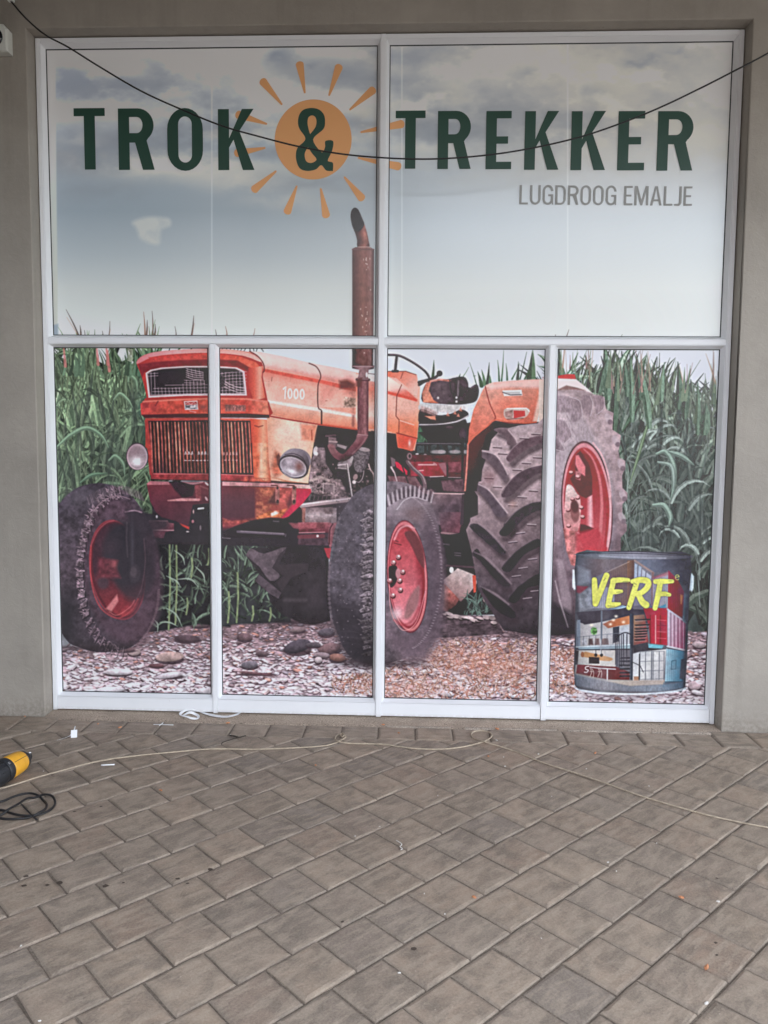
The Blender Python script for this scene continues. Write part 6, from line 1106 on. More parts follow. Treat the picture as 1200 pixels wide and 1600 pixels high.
#LIGHT#
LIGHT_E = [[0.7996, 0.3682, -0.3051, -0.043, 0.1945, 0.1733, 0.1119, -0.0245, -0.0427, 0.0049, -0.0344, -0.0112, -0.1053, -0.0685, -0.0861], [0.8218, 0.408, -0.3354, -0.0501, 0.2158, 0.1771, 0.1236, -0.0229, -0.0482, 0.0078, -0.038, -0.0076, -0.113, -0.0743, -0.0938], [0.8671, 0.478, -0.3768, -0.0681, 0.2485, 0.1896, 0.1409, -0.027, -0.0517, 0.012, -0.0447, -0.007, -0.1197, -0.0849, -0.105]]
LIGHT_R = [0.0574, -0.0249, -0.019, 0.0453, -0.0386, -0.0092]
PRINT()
window = empty('shop_window', (0, 0, 0))
tag(window, 'white aluminium shop window covered with a printed picture of an orange tractor', 'shop window')
PY_ = .039
def uvq(me):
    while me.uv_layers: me.uv_layers.remove(me.uv_layers[0])
    uv = me.uv_layers.new(name='UVMap')
    for l in me.loops:
        v = me.vertices[l.vertex_index].co; uv.data[l.index].uv = ((v.x-FX0)/(FX1-FX0), (v.z-FZ0)/(FZ1-FZ0))
def flat_poly(name, loops, y, mat, parent, depth=.0006, uv=False):
    """a cut sheet of film: outline loops in (x, z), given its real thickness"""
    cu = bpy.data.curves.new(name, 'CURVE'); cu.dimensions = '2D'; cu.fill_mode = 'BOTH'; cu.extrude = depth/2
    for lp in loops:
        sp = cu.splines.new('POLY'); sp.points.add(len(lp)-1); sp.use_cyclic_u = True
        for p, (x, z) in zip(sp.points, lp): p.co = (x, z, 0, 1)
    t = bpy.data.objects.new(name, cu); COL.objects.link(t)
    dg = bpy.context.evaluated_depsgraph_get(); me = bpy.data.meshes.new_from_object(t.evaluated_get(dg))
    bpy.data.objects.remove(t); bpy.data.curves.remove(cu)
    me.transform(Matrix.Translation((0, y, 0)) @ Matrix.Rotation(math.radians(90), 4, 'X'))
    me.name = name; me.materials.clear(); me.materials.append(mat)
    if uv: uvq(me)
    return link(bpy.data.objects.new(name, me), parent)
VX = dict(a=-1.9074, b=-1.0001, c=-.9356, d=-.0325, e=.0332, f=.9323, g=1.0005, h=1.9057)
Z_ = dict(top=3.8093, ub=2.2204, lt=2.1543, lb=.1071)
BD = .019
def frame_box(name, x0, x1, z0, z1, y0=0., y1=.062, bev=.0022):
    return obj(name, bbox(x0, x1, y0, y1, z0, z1, bev, 2), m_white, window)
FL, FR_, FT = VX['a']-BD, VX['h']+BD, Z_['top']+BD
frame_box('jamb', -1.950, FL, .006, 3.852); frame_box('jamb', FR_, 1.950, .006, 3.852)
frame_box('head_rail', FL+.0005, -.0148, FT, 3.852, .0005); frame_box('head_rail', .0158, FR_-.0005, FT, 3.852, .0005)
frame_box('mullion', -.0143, .0153, .006, 3.8525, -.0015)
frame_box('mullion', VX['b']+BD, VX['c']-BD, .006, Z_['lt']+BD-.001, -.001); frame_box('mullion', VX['f']+BD, VX['g']-BD, .006, Z_['lt']+BD-.001, -.001)
frame_box('transom', FL+.0005, -.0150, Z_['lt']+BD, Z_['ub']-BD, .0005); frame_box('transom', .0160, FR_-.0005, Z_['lt']+BD, Z_['ub']-BD, .0005)
for x0, x1 in ((VX['a'], VX['b']), (VX['c'], VX['d']), (VX['e'], VX['f']), (VX['g'], VX['h'])):
    frame_box('kick_panel', x0-BD+.0012, x1+BD-.0012, .010, Z_['lb']-BD-.0015, .005, .06)
PN = [(VX['a'], VX['d'], Z_['ub'], Z_['top']), (VX['e'], VX['h'], Z_['ub'], Z_['top']), (VX['a'], VX['b'], Z_['lb'], Z_['lt']), (VX['c'], VX['d'], Z_['lb'], Z_['lt']), (VX['e'], VX['f'], Z_['lb'], Z_['lt']), (VX['g'], VX['h'], Z_['lb'], Z_['lt'])]
def ring(name, x0, x1, z0, z1, prof, mat):
    """mitred ring: prof = list of (offset outwards, y)"""
    bm = bmesh.new(); rs = []
    for o, y in prof: rs.append([bm.verts.new(p) for p in ((x0-o, y, z0-o), (x1+o, y, z0-o), (x1+o, y, z1+o), (x0-o, y, z1+o))])
    n = len(rs)
    for i in range(n):
        q, w = rs[i], rs[(i+1) % n]
        for k in range(4): bm.faces.new((q[k], q[(k+1) % 4], w[(k+1) % 4], w[k]))
    bmesh.ops.recalc_face_normals(bm, faces=bm.faces[:])
    return obj(name, bm, mat, window)
plabels = ['printed pane of clouded sky with half the sun', 'printed pane of pale sky', 'printed pane of maize and the left front wheel', 'printed pane with the tractor grille side and lamp', 'printed pane with front wheel and seat', 'printed pane with maize, rear rim and paint tin']
for (x0, x1, z0, z1), lb in zip(PN, plabels):
    ring('glazing_bead', x0, x1, z0, z1, [(BD-.0006, .004), (BD-.004, .0025), (.0035, .030), (.0, .0345), (0, .048), (BD-.0006, .048)], m_white)
    ring('gasket', x0, x1, z0, z1, [(.001, .0350), (-.0052, .0362), (-.0052, .0385), (.001, .0385)], m_gasket)
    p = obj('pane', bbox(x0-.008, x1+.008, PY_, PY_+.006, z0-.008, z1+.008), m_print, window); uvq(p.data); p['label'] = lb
# ---- the picture's cut-out parts on the film
def zx(pts): return [tuple(q) for q in plane(pts)]
TR = [(92, 785), (110, 767), (135, 757), (165, 756), (195, 765), (212, 778), (232, 790), (230, 752), (234, 742), (230, 715), (214, 735), (203, 728), (197, 714), (201, 700), (215, 693), (229, 694), (226, 652), (220, 648), (219, 631), (226, 626), (229, 620), (222, 590), (214, 570), (219, 558), (240, 550), (280, 546), (330, 545), (372, 547), (405, 550), (442, 557), (500, 570), (550, 581), (550.5, 389), (558, 385), (558, 365), (553, 352), (548, 335), (552, 326), (560, 329), (570, 350), (576, 365), (577, 385), (584.5, 389), (584, 580), (600, 590), (603, 553), (628, 556), (650, 566), (668, 582), (690, 580), (692, 588), (672, 596), (725, 588), (733, 603), (747, 602), (748, 620), (738, 632), (750, 620), (760, 600), (775, 596), (850, 592), (890, 584), (900, 592), (915, 607), (945, 621), (959, 645), (970, 680), (977, 720), (980, 770), (980, 820), (970, 865), (968, 876), (902, 868), (899, 990), (867, 993), (787, 986), (768, 962), (740, 958), (700, 962), (684, 955), (664, 1012), (642, 1026), (605, 1037), (555, 1034), (535, 1012), (520, 985), (515, 968), (500, 976), (470, 976), (440, 960), (421, 940), (421, 928), (398, 908), (402, 898), (386, 870), (395, 855), (345, 852), (330, 851), (251, 850), (251, 900), (245, 940), (230, 985), (210, 1002), (180, 1014), (160, 1019), (130, 1017), (105, 1005), (97, 995)]
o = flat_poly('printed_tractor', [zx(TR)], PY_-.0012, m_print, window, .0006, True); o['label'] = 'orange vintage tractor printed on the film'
TN = [(900.5, 864.5), (940, 861.5), (990, 861), (1040, 862.5), (1078.7, 866.5), (1077, 920), (1075, 975), (1070.5, 1072), (1055, 1079.5), (1025, 1083.5), (990, 1085), (945, 1083), (915, 1078), (898, 1070.5), (898, 1000), (899.5, 925)]
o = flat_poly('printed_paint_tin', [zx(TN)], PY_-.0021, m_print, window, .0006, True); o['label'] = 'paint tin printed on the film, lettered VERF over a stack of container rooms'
# sun and rays
c0 = plane([(489.3, 218.3)])[0]; rx_ = (plane([(549.5, 218.3)])[0]-c0)[0]
o = flat_poly('printed_sun', [[(c0[0]+rx_*math.cos(t), c0[1]+rx_*math.sin(t)) for t in [2*math.pi*k/72 for k in range(72)]]], PY_-.0012, m_orange, window); o['label'] = 'orange sun disc behind the ampersand'
for (ix, iy), (ox, oy) in (((441, 164), (408, 124)), ((476.5, 146), (467.5, 96)), ((514, 150), (531, 100.5)), ((546, 172), (586, 138)), ((563, 206.8), (632, 193)), ((559, 246.5), (627, 261)), ((537.5, 276), (568, 313)), ((501, 294), (510.5, 341)), ((464, 290), (447.5, 335)), ((432, 267), (394, 299)), ((415, 231), (366, 240)), ((417.5, 194), (368, 178))):
    a, b = plane([(ix, iy), (ox, oy)]); d = b-a; L = np.hypot(*d); d = d/L; n_ = np.array((-d[1], d[0])); w0, w1 = .0055, .0225
    pts = []
    for k in range(9): t = math.pi/2+math.pi*k/8; pts.append(a+d*w0*math.cos(t)+n_*w0*math.sin(t)+d*w0)
    cb = b-d*w1*.8
    for k in range(9): t = -math.pi/2+math.pi*k/8; pts.append(cb+d*w1*.8*math.cos(t)+n_*w1*math.sin(t))
    flat_poly('sun_ray', [[tuple(q) for q in pts]], PY_-.0012, m_orange, window)
# lettering: outlines on a unit cap height, from straight runs and arcs
def arc(cx, cy, rx, ry, a0, a1, n=10): return [(cx+rx*math.cos(math.radians(a0+(a1-a0)*k/n)), cy+ry*math.sin(math.radians(a0+(a1-a0)*k/n))) for k in range(n+1)]
def glyph(ch, W, s, b):
    """loops in the box 0..W by 0..1; s stem width, b bar height"""
    if ch == 'T': return [[(0, 1), (W, 1), (W, 1-b), (W/2+s/2, 1-b), (W/2+s/2, 0), (W/2-s/2, 0), (W/2-s/2, 1-b), (0, 1-b)]]
    if ch == 'E': return [[(0, 0), (W, 0), (W, b), (s, b), (s, .5-b*.48), (W*.86, .5-b*.48), (W*.86, .5+b*.5), (s, .5+b*.5), (s, 1-b), (W*.98, 1-b), (W*.98, 1), (0, 1)]]
    if ch == 'L': return [[(0, 0), (W, 0), (W, b), (s, b), (s, 1), (0, 1)]]
    if ch == 'K':
        return [[(0, 0), (s, 0), (s, .37), (s+.075, .50), (W-s*1.0, 0), (W+s*.06, 0), (s+.175, .64), (W, 1), (W-s*1.06, 1), (s, .52), (s, 1), (0, 1)]]
    if ch == 'R':
        r = .27
        out = [(0, 0), (s, 0), (s, .445), (W*.47, .445), (W-s*1.02, 0), (W+s*.04, 0), (W*.80, .475)]+arc(W*.55, .725, W*.45, .275, -50, 0, 6)+arc(W*.55, .725, W*.45, .275, 0, 90, 8)+[(0, 1)]
        inn = [(s, .445+b*1.0)]+arc(W*.52, .73, W*.48-s, .275-b*1.12, -90, 90, 12)+[(s, 1-b)]
        inn[0] = (s, .73-(.275-b*1.12)); inn[-1] = (s, .73+(.275-b*1.12))
        return [out, inn]
    if ch in 'OUGDJ':
        ro = min(W*.5, .27); hx = W/2; ri = ro-s*.8; k = ro/1.0
        def rr(x0, x1, y0, y1, rx, ry): return arc(x1-rx, y0+ry, rx, ry, -90, 0, 7)+arc(x1-rx, y1-ry, rx, ry, 0, 90, 7)+arc(x0+rx, y1-ry, rx, ry, 90, 180, 7)+arc(x0+rx, y0+ry, rx, ry, 180, 270, 7)
        ix = W/2-s; iy = min(.24, ix*1.15)
        if ch == 'O': return [rr(0, W, -.015, 1.015, W/2, W*.56), rr(s, W-s, b*.95, 1-b*.95, ix, ix*1.1)]
        if ch == 'D': return [[(0, 0)]+arc(W*.5, W*.55, W*.5, W*.55, -90, 0, 7)+arc(W*.5, 1-W*.55, W*.5, W*.55, 0, 90, 7)+[(0, 1)], [(s, b)]+arc(W*.5, b+ix*1.1, W*.5-s, ix*1.1, -90, 0, 7)+arc(W*.5, 1-b-ix*1.1, W*.5-s, ix*1.1, 0, 90, 7)+[(s, 1-b)]]
        if ch == 'U': return [[(0, 1)]+arc(W/2, W*.56-.015, W/2, W*.56, 180, 360, 14)+[(W, 1), (W-s, 1)]+arc(W/2, b+ix*1.1, ix, ix*1.1, 360, 180, 12)+[(s, 1)]]
        if ch == 'J': return [[(W, 1), (W-s, 1)]+arc(W/2-s*.1, b+ix*1.1, ix, ix*1.1, 0, -100, 8)+[(0, b*.9), (0, 0)]+arc(W/2, W*.56-.015, W/2, W*.56, 260, 360, 9)]
        if ch == 'G': return [arc(W/2, 1.015-W*.56, W/2, W*.56, 0, 180, 14)+arc(W/2, W*.56-.015, W/2, W*.56, 180, 300, 10)+[(W-s*.45, .09), (W-s*.5, 0), (W, 0), (W, .53), (W*.52, .53), (W*.52, .53-b), (W-s, .53-b), (W-s, b+ix*1.0)]+arc(W/2, b+ix*1.1, ix, ix*1.1, 0, -180, 12)+arc(W/2, 1-b-ix*1.1, ix, ix*1.1, 180, 0, 12)+[(W-s, .70), (W, .70)]]
    if ch == 'A': return [[(0, 0), (s*1.02, 0), (W*.29, .22), (W*.71, .22), (W-s*1.02, 0), (W, 0), (W*.5+s*.56, 1), (W*.5-s*.56, 1)], [(W*.325, .22+b), (W*.5, .86), (W*.675, .22+b)]]
    if ch == 'M': return [[(0, 0), (s*.95, 0), (s*.95, .72), (W*.43, 0), (W*.57, 0), (W-s*.95, .72), (W-s*.95, 0), (W, 0), (W, 1), (W-s*1.25, 1), (W*.5, .3), (s*1.25, 1), (0, 1)]]
def letter(ch, x0, x1, yt, yb, mat, s, b, name='letter'):
    ym = (yt+yb)/2; xm = (x0+x1)/2
    xa = plane([(x0, ym)])[0][0]; xb = plane([(x1, ym)])[0][0]; za = plane([(xm, yb)])[0][1]; zb = plane([(xm, yt)])[0][1]; H_ = zb-za; W = (xb-xa)/H_
    return flat_poly(name, [[(xa+x*H_, za+z*H_) for x, z in lp] for lp in glyph(ch, W, s, b)], PY_-.0024, mat, window)
for ch, x0, x1, yt, yb in (('T', 116.3, 164.7, 169.3, 265.2), ('R', 185.3, 240.5, 169.6, 265.6), ('O', 261.7, 317.2, 170.5, 265.8), ('K', 341, 396.5, 170.6, 265.9), ('T', 618, 664.5, 173.2, 263.8), ('R', 684, 735.5, 173.5, 264.2), ('E', 759.3, 799.5, 173.6, 264.6), ('K', 819.7, 872.5, 173.8, 265.4), ('K', 892.3, 945.5, 173.8, 266), ('E', 965.3, 1007.5, 173.8, 266.4), ('R', 1027, 1082.5, 173.8, 266.8)):
    letter(ch, x0, x1, yt, yb, m_green, .188, .128)['label'] = 'dark green letter '+ch
# ampersand: outline traced in image pixels, with its two counters
def amp():
    T = lambda pts: [tuple(plane([(400+x/3, y/3)])[0]) for x, y in pts]
    sm = lambda pts: [tuple(v)[:2] for v in crv([(x, y, 0) for x, y in pts+pts[:1]], 5)][:-1]
    out = [(361, 802), (330, 800), (306, 775), (280, 795), (240, 802), (206, 790), (190, 755), (188, 718), (198, 690), (232, 652), (205, 606), (197, 575), (203, 540), (222, 516), (258, 507), (295, 514), (318, 538), (324, 570), (316, 606), (268, 655), (308, 714), (324, 690), (326, 662), (361, 662), (358, 704), (338, 748), (342, 758), (361, 765)]
    upper = [(254, 630), (278, 598), (284, 570), (277, 548), (261, 542), (246, 552), (242, 575), (246, 602)]
    lower = [(244, 690), (230, 716), (230, 742), (240, 760), (262, 764), (284, 748), (262, 718)]
    return [T(sm(out)), T(sm(upper)), T(sm(lower))]
flat_poly('ampersand', amp(), PY_-.0024, m_green, window)['label'] = 'dark green ampersand on the orange sun'
bx = [('L', 812.5, 829.5), ('U', 835.2, 854.2), ('G', 860.2, 879.8), ('D', 887, 906), ('R', 911.3, 930.5), ('O', 933, 950), ('O', 953.5, 967, ), ('G', 0, 0)]
# evenly spaced small capitals on one line
line = 'LUGDROOG EMALJE'; wd = dict(L=15, U=18.5, G=18.5, D=18.5, R=18.5, O=18.5, E=15, M=24, A=20, J=12.5); gap = 3.3
wd[' '] = 6.5
tot = sum(wd[c] for c in line)+gap*(len(line)-1); kx = (1081.5-811.5)/tot; x = 811.5
for ch in line:
    if ch != ' ':
        yb = 319.5+(x-811.5)/270*2.4
        letter(ch, x, x+wd[ch]*kx, yb-30.2, yb, m_grey, .125, .10)
    x += (wd[ch]+gap)*kx

# ------------------------------------------------------------------ cables and things on the wall
pts = [upr(x, y, -.26) for x, y in ((17, 2), (40, 28), (70, 54), (107, 74), (160, 107), (220, 142), (281, 170), (345, 196), (400, 212), (467, 229), (530, 240), (590, 246), (650, 248.5), (700, 247.5), (750, 243.5), (800, 237), (860, 225.5), (920, 210), (985, 187), (1040, 164), (1100, 135), (1145, 112), (1200, 83), (1262, 46), (1330, 0))]
bm = bmesh.new(); tube(bm, crv(pts, 5), .0044, 8)
cab = tag(obj('overhead_cable', bm, m_cable, smooth=True), 'thin black cable sagging across the top of the printed window', 'cable')
h = upr(17.5, -1, -.26)
bm = bbox(h.x-.016, h.x+.014, h.y-.012, h.y+.012, h.z-.012, h.z+.05, .003, 2)
obj('cable_clip', bm, m_box, cab)
bm = bmesh.new(); tube(bm, [(h.x, h.y, h.z+.05), (h.x, h.y, SOF-.002)], .004, 6)
obj('hanger_rod', bm, m_steel, cab)
a, b = upr(12, 42, WF-.05), upr(12, 80, WF-.05)
hh = a.z-b.z+.02
sens = empty('security_light', (a.x-.085, WF, (a.z+b.z)/2+.006))
tag(sens, 'small white box with a dark round lens fixed high on the left wall', 'security light')
bm = bmesh.new(); w, z = .085, hh/2
lo = [(-w, -z), (w, -z), (w, z*.62), (w*.70, z), (-w*.70, z), (-w, z*.62)]
f = [bm.verts.new((x*.9, -.062, q*.9)) for x, q in lo]; g_ = [bm.verts.new((x, -.048, q)) for x, q in lo]; k_ = [bm.verts.new((x, -.003, q)) for x, q in lo]
bm.faces.new(f)
for p, q in ((f, g_), (g_, k_)):
    for i in range(6): bm.faces.new((p[i], q[i], q[(i+1) % 6], p[(i+1) % 6]))
bm.faces.new(k_[::-1]); bmesh.ops.recalc_face_normals(bm, faces=bm.faces[:])
obj('housing', bm, m_box, sens)
bm = bmesh.new(); lathe(bm, [(0, .050), (.004, .050), (.010, .044), (.016, .030), (.018, .01)], 28)
o = obj('lens', bm, m_lens, sens, True); o.rotation_euler = (0, 0, math.radians(-90)); o.location = (.012, -.0605, .0)
bm = bmesh.new(); tube(bm, crv([(-.01, -.028, z-.005), (-.005, -.03, z+.05), (.0, -.02, z+.12), (0, -.012, z+.22)], 5), .004, 6)
obj('lead', bm, m_cable, sens, True)

# ------------------------------------------------------------------ things on the paving
p0, p1 = gnd(46, 1199), gnd(-2, 1228)
ax = (p1-p0); ax.z = 0; L = ax.length; ang = math.atan2(ax.y, ax.x)
tool = empty('power_tool', (p0.x, p0.y, 0.0)); tool.rotation_euler = (0, 0, ang)
tag(tool, 'yellow and black power tool lying on the paving at the left edge', 'power tool')
TS = L/.175
def tl(name, prof, mat, zc=.047):
    bm = bmesh.new(); lathe(bm, [(x*TS, r*TS) for x, r in prof], 28); o = obj(name, bm, mat, tool, True); o.location = (0, 0, zc*TS); return o
tl('nose', [(.0, .013), (.002, .016), (.012, .017), (.016, .022), (.030, .030), (.034, .034), (.052, .0375)], m_tool_k)
tl('motor_housing', [(.050, .0385), (.054, .0405), (.075, .043), (.105, .0445), (.128, .0450), (.132, .0435)], m_tool_y)
tl('collar', [(.130, .0420), (.134, .0458), (.142, .0465), (.150, .0465), (.158, .0455), (.162, .043)], m_tool_k)
tl('rear_body', [(.160, .0440), (.175, .0455), (.215, .0455), (.25, .042), (.27, .034), (.40, .027), (.43, .024), (.435, .018)], m_tool_k)
for k in range(7):
    t = math.radians(20+k*22)
    bm = bbox(.170*TS, .200*TS, -.0015, .0015, -.001, .004); o = obj('vent', bm, m_gasket, tool); o.location = (0, .0448*TS*math.cos(t), .047*TS+.0448*TS*math.sin(t)); o.rotation_euler = (t-math.pi/2, 0, 0)
bm = bmesh.new(); lathe(bm, [(0, .0075*TS), (.004, .0075*TS), (.006, .005*TS)], 14); o = obj('screw_boss', bm, m_steel, tool, True); o.location = (.012*TS, .012*TS, .062*TS); o.rotation_euler = (0, math.radians(200), math.radians(40))
bm = bbox(.146*TS, .156*TS, -.006, .006, 0, .004, .001); o = obj('catch', bm, m_steel, tool); o.location = (0, .030*TS, .047*TS+.0345*TS); o.rotation_euler = (math.radians(-40), 0, 0)
rc = .0052
def onp(P, r=rc, lift=()): return [gnd(x, y, r+.001)+Vector((0, 0, dict(lift).get(i, 0))) for i, (x, y) in enumerate(P)]
bm = bmesh.new()
CC = [(-70, 1262), (-35, 1259), (0, 1253), (18, 1246), (34, 1241), (48, 1239.5), (60, 1243), (68, 1251), (73, 1260), (71, 1267), (62, 1273), (46, 1277), (26, 1279.5), (4, 1279), (-14, 1274), (-24, 1268), (-12, 1264.5), (4, 1266), (14, 1269.5), (30, 1273.5), (48, 1274.5), (66, 1271.5), (80, 1264), (86, 1255), (82, 1248), (70, 1245), (55, 1246), (42, 1251), (28, 1260), (14, 1268), (0, 1274), (-24, 1280), (-60, 1283)]
tube(bm, crv(onp(CC, rc, {9: .010, 10: .010, 8: .009, 24: .011, 25: .011, 27: .010, 28: .010, 29: .011, 6: 0}), 6), rc, 8)
coil = tag(obj('coiled_lead', bm, m_cable, smooth=True), 'black electric lead lying in loose loops below the yellow power tool', 'cable')
bm = bmesh.new(); tube(bm, crv([gnd(33, 1256, .016), gnd(42, 1266, .018), gnd(50, 1274, .017), gnd(58, 1281, .006)], 4), .0034, 6)
obj('dark_stick', bm, m_cable, coil, True)  # thin dark stick across the loops
rr_ = .0040
CD = [(-40, 1242), (14, 1228.5), (60, 1214), (100, 1203), (133, 1194), (170, 1186.5), (220, 1180), (270, 1175.2), (330, 1170.3), (400, 1170.6), (450, 1169), (500, 1166), (520, 1162.3), (532, 1157), (540, 1151.5), (536, 1147.5), (528, 1148.5), (523.5, 1153), (526, 1159), (538, 1161.8), (560, 1161.8), (600, 1163), (620, 1166), (650, 1169.6), (685, 1170.6), (720, 1167.5), (750, 1160.5), (766, 1153), (768, 1146.5), (758, 1142.5), (745, 1142), (736.5, 1146), (739, 1152.5), (749, 1158), (765, 1163), (790, 1169), (815, 1178), (850, 1192), (900, 1208), (950, 1225), (1000, 1243), (1050, 1258), (1100, 1272), (1150, 1283.5), (1200, 1293), (1260, 1303)]
bm = bmesh.new(); tube(bm, crv(onp(CD, rr_, {18: .008, 19: .004, 33: .008, 34: .005}), 6), rr_, 8)
cord = tag(obj('beige_cord', bm, m_cord, smooth=True), 'long beige cord with two small loops lying across the paving', 'cord')
bm = bmesh.new(); tube(bm, crv([gnd(531, 1148, .006), gnd(535, 1145.5, .012), gnd(538.5, 1148.5, .014), gnd(534, 1151, .01), gnd(532, 1147, .012), gnd(537, 1146, .006)], 5), .0035, 7)
obj('knot', bm, m_cord, cord, True)
# --- scraps of white backing film
def ribbon(name, P, w, label, z0=.004, parent=None, mat=None, cat='scrap', group=None, twist=None, thick=.0006):
    c = crv([gnd(x, y, 0)+Vector((0, 0, z0+dz)) for x, y, dz in P], 5); bm = bmesh.new(); pr = None
    for i, p in enumerate(c):
        d = (c[min(i+1, len(c)-1)]-c[max(i-1, 0)]).normalized(); s_ = d.cross(Vector((0, 0, 1))).normalized()
        tw = (twist or (lambda t: 0))(i/(len(c)-1)); s_ = (s_*math.cos(tw)+Vector((0, 0, 1))*math.sin(tw))
        ww = w*(.35+.65*min(1, 4*i/len(c), 4*(len(c)-1-i)/len(c)+.12)); nn = s_.cross(d).normalized()*thick
        r = [bm.verts.new(p-s_*ww/2), bm.verts.new(p+s_*ww/2), bm.verts.new(p+s_*ww/2+nn), bm.verts.new(p-s_*ww/2+nn)]
        if pr:
            for k in range(4): bm.faces.new((pr[k], pr[(k+1) % 4], r[(k+1) % 4], r[k]))
        else: bm.faces.new(r)
        pr = r
    bm.faces.new(pr[::-1]); bmesh.ops.recalc_face_normals(bm, faces=bm.faces[:])
    o = obj(name, bm, mat or m_paper, parent)
    if parent is None: tag(o, label, cat, group)
    return o
ribbon('film_offcut', [(312, 1114, .004), (330, 1119, .003), (350, 1122, .004), (365, 1121.5, .010), (376, 1119, .018)], .030, 'long curved strip of white backing film lying against the window foot')
ribbon('film_offcut', [(311, 1114, .004), (302, 1115, .02), (291, 1115, .016), (282, 1117, .004), (285, 1120, .004), (296, 1119, .018), (304, 1119, .010), (310, 1121, .004), (308, 1124.5, .003), (300, 1125, .006), (292, 1124, .012), (284, 1122, .01)], .015, 'crumpled curl of white backing film beside the longer strip', twist=lambda t: .9*math.sin(t*9))
ribbon('film_offcut', [(89, 1158, .0), (98, 1155.5, .001), (106, 1153, .002), (110, 1151, .004), (115, 1149, .018), (118, 1145, .034)], .010, 'white paper tag with a narrow tail lying on the left paving', twist=lambda t: .3)
o = bpy.data.objects['film_offcut.002']
p = gnd(115.5, 1153, 0)
bm = bbox(-.016, .016, -.0006, .0006, 0, .044); bm.transform(Matrix.Translation((p.x, p.y, .001)) @ Matrix.Rotation(.35, 4, 'Z') @ Matrix.Rotation(-.7, 4, 'X')); obj('flap', bm, m_paper, o)
def stick(x0, y0, x1, y1, r, mat, name, label, cat, group=None, sag=0):
    bm = bmesh.new(); a_, b_ = gnd(x0, y0, r+.001), gnd(x1, y1, r+.001); tube(bm, crv([a_, (a_+b_)/2+Vector((0, sag, 0)), b_], 4), r, 6); return tag(obj(name, bm, mat, smooth=True), label, cat, group)
stick(158, 1195.5, 179, 1194.5, .0036, m_paper, 'plastic_stick', 'short white plastic stick lying beside the beige cord', 'stick')
t_ = stick(240, 1132, 271, 1132.6, .0018, m_paper, 'cotton_thread', 'two crossed white threads near the window foot', 'thread')
bm = bmesh.new(); tube(bm, [gnd(249, 1133.5, .004), gnd(255, 1129.5, .006)], .0022, 6); obj('thread', bm, m_paper, t_)
bm = bmesh.new(); tube(bm, crv([gnd(384, 1149.5, .004), gnd(374, 1152, .006), (gnd(366, 1150, .008)), gnd(359, 1149, .006)], 4), [.004]*13, 6); tube(bm, crv([gnd(372, 1152, .006), gnd(360, 1156, .004), gnd(348, 1160, .004), (gnd(346, 1163, .004))], 4), .0025, 6)
tag(obj('dry_twig', bm, m_twig, smooth=True), 'small dark forked twig lying just above the beige cord', 'twig')
bm = bmesh.new(); tube(bm, crv([gnd(619, 1313, .004), gnd(624, 1316, .005), gnd(628, 1319, .004), gnd(625, 1323, .005), gnd(629, 1326, .004), gnd(626, 1328, .006)], 4), .0016, 6)
tag(obj('wire_scrap', bm, m_crumb, smooth=True), 'tiny white kinked wire lying in a paver joint', 'wire')
def chip(x, y, sz, mat, name, label, group, flat=.45, cat=None):
    bm = bmesh.new(); bmesh.ops.create_icosphere(bm, subdivisions=1, radius=1)
    for v in bm.verts: v.co = Vector((v.co.x*sz*rnd.uniform(.7, 1.25), v.co.y*sz*.55*rnd.uniform(.7, 1.25), v.co.z*sz*flat*rnd.uniform(.6, 1.2)))
    zmin = min(v.co.z for v in bm.verts)
    o = obj(name, bm, mat); p = gnd(x, y, 0); o.location = (p.x, p.y, -zmin+.0005); o.rotation_euler = (0, 0, rnd.uniform(0, 3.1)); return tag(o, label, cat or name.split('_')[-1], group)
OC = [(39, 1120, .012, 'orange brick chip at the foot of the left wall'), (153, 1131.5, .008, 'tiny orange crumb on the course of pavers along the left of the window'), (187, 1137.5, .015, 'flat orange chip below the left pane, left of the crossed threads'), (356, 1130.5, .014, 'orange chip under the long white film strip'), (251, 1236, .014, 'split orange chip standing alone on a left paver'), (493, 1196.5, .010, 'tiny orange crumb below the beige cord in mid paving'), (599, 1133.5, .013, 'orange crumb on the threshold under the centre mullion'), (623, 1146, .012, 'small orange chip between the two loops of cord'), (777, 1140.5, .017, 'largest orange chip, just above the right loop of cord'), (763, 1182.5, .012, 'square tan chip below the right loop of cord'), (741, 1404, .013, 'pale orange chip lying in a joint of the middle paving'), (1065, 1404, .014, 'brick red chip lying in a joint on the right paving'), (1104, 1515, .018, 'pale orange chip nearest the bottom right corner'), (930, 1178, .012, 'brown chip at a joint right of the cord')]
for x, y, s_, lb in OC: chip(x, y, s_*.85, m_chip, 'brick_chip', lb, 'orange brick chips on the paving')
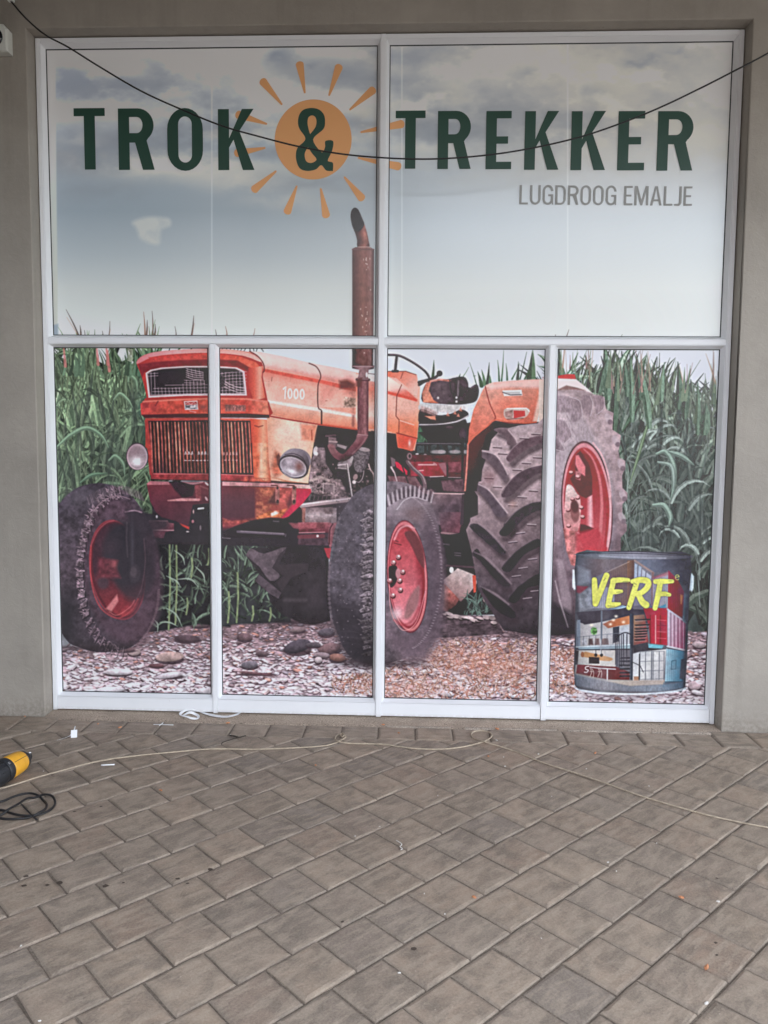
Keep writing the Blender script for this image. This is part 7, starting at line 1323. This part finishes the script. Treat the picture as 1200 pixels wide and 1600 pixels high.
WC = [(95, 1161.5, .005, 'white crumb under the white paper tag'), (68, 1205.5, .006, 'white crumb left of the cord near the power tool'), (776, 1158, .012, 'white paper scrap inside the right end of the cord loop'), (787, 1184, .008, 'thin white scrap below the right cord loop'), (789, 1198, .008, 'white crumb right of a dark paver below the cord loop'), (841, 1179, .010, 'white scrap touching the cord right of its loop'), (916, 1202, .007, 'white crumb at the joint above the cord on the right'), (1014, 1229, .006, 'white crumb on the right paving above the cord'), (1122, 1410, .011, 'white smear of plaster in a joint on the right paving'), (1104, 1569, .011, 'white crumb lowest on the right paving'), (1026, 1318, .006, 'white crumb on the right paving below the cord'), (663, 1397, .006, 'white crumb on the middle paving, left of the pale orange chip'), (555, 1307, .006, 'white crumb in a joint of the middle paving left of the wire'), (593, 1292, .006, 'white crumb above the kinked wire'), (33, 1479, .007, 'white crumb on the lower left paving'), (62, 1597, .008, 'white crumb at the bottom edge left'), (624, 1521, .008, 'white crumb at a paver corner in the lower middle'), (695, 1429, .007, 'white crumb at a paver corner below the pale orange chip'), (963, 1362, .006, 'white crumb high on the right middle paving'), (950, 1348, .007, 'white crumb beside another in the right joint'), (846, 1467, .005, 'white crumb on a paver of the lower right'), (862, 1245, .005, 'white crumb on the paver below the cord'), (684, 1244, .007, 'white crumb in a joint below the left part of the right cord'), (360, 1149.5, .010, 'white crumb at the tip of the dark twig')]
for x, y, s_, lb in WC: chip(x, y, s_*.72, m_crumb, 'white_crumb', lb, 'white crumbs on the paving', .5)
for i in range(150):                          # grit
    pass
bm = bmesh.new()
for i in range(420):
    x = rnd.uniform(-30, 1230); y = 1135+480*rnd.random()**1.4
    p = gnd(x, y, 0); r = rnd.uniform(.0008, .0026); m4 = Matrix.Translation((p.x, p.y, r*.4)) @ Matrix.Diagonal((r, r*rnd.uniform(.5, 1), r*.6, 1)); bmesh.ops.create_icosphere(bm, subdivisions=1, radius=1, matrix=m4)
kind(obj('grit', bm, m_mortar), 'stuff')
bm = bmesh.new()
for x, y, s_ in ((38, 1383.5, .016), (74, 1382.5, .013), (93, 1379, .018), (165, 1384, .02), (193, 1379, .008), (278, 1373, .014), (293, 1380, .010), (328, 1358.5, .016), (40, 1369, .016), (473, 1516, .012), (646, 1482, .014), (116, 1268, .012), (158, 1260, .010), (1120, 1372, .008), (1120, 1492, .008), (1118, 1473, .010), (535, 1440, .01), (1078, 1188, .009)):
    p = gnd(x, y, .0026); n = 10; vs = []; s_ *= .72
    for k in range(n): t = 2*math.pi*k/n; r = s_*rnd.uniform(.6, 1.1); vs.append(bm.verts.new((p.x+r*math.cos(t), p.y+r*.8*math.sin(t), .0026)))
    bm.faces.new(vs)
kind(obj('dark_droppings', bm, m_stain), 'stuff')
bm = bmesh.new()
for i in range(700):                                # sand and dust swept against the strip and the window foot
    x = rnd.uniform(-1.95, 1.95); y = rnd.choice((-.012, -.146, -.085, -.14))+rnd.gauss(0, .007); r = rnd.uniform(.0008, .0028)
    if -.02 < y < .0 or y < -.07: bmesh.ops.create_icosphere(bm, subdivisions=1, radius=1, matrix=Matrix.Translation((x, y, .001+r*.4)) @ Matrix.Diagonal((r, r*.8, r*.6, 1)))
kind(obj('swept_dust', bm, m_twig), 'stuff')
# seams and a worn plate on the tool
for a_ in (40, 140):
    t = math.radians(a_); bm = bmesh.new(); tube(bm, [(x*TS, r*TS*math.cos(t), .047*TS+r*TS*math.sin(t)) for x, r in ((.052, .0392), (.075, .0433), (.105, .0448), (.128, .0453))], .0011*TS, 5); obj('seam', bm, m_tool_k, tool)
bm = bbox(.070*TS, .110*TS, -.009*TS, .009*TS, -.0006, .0009, .0004); o = obj('maker_plate', bm, m_steel, tool); t = math.radians(118); o.location = (0, .0452*TS*math.cos(t), .047*TS+.0446*TS*math.sin(t)); o.rotation_euler = (t-math.pi/2, 0, 0)
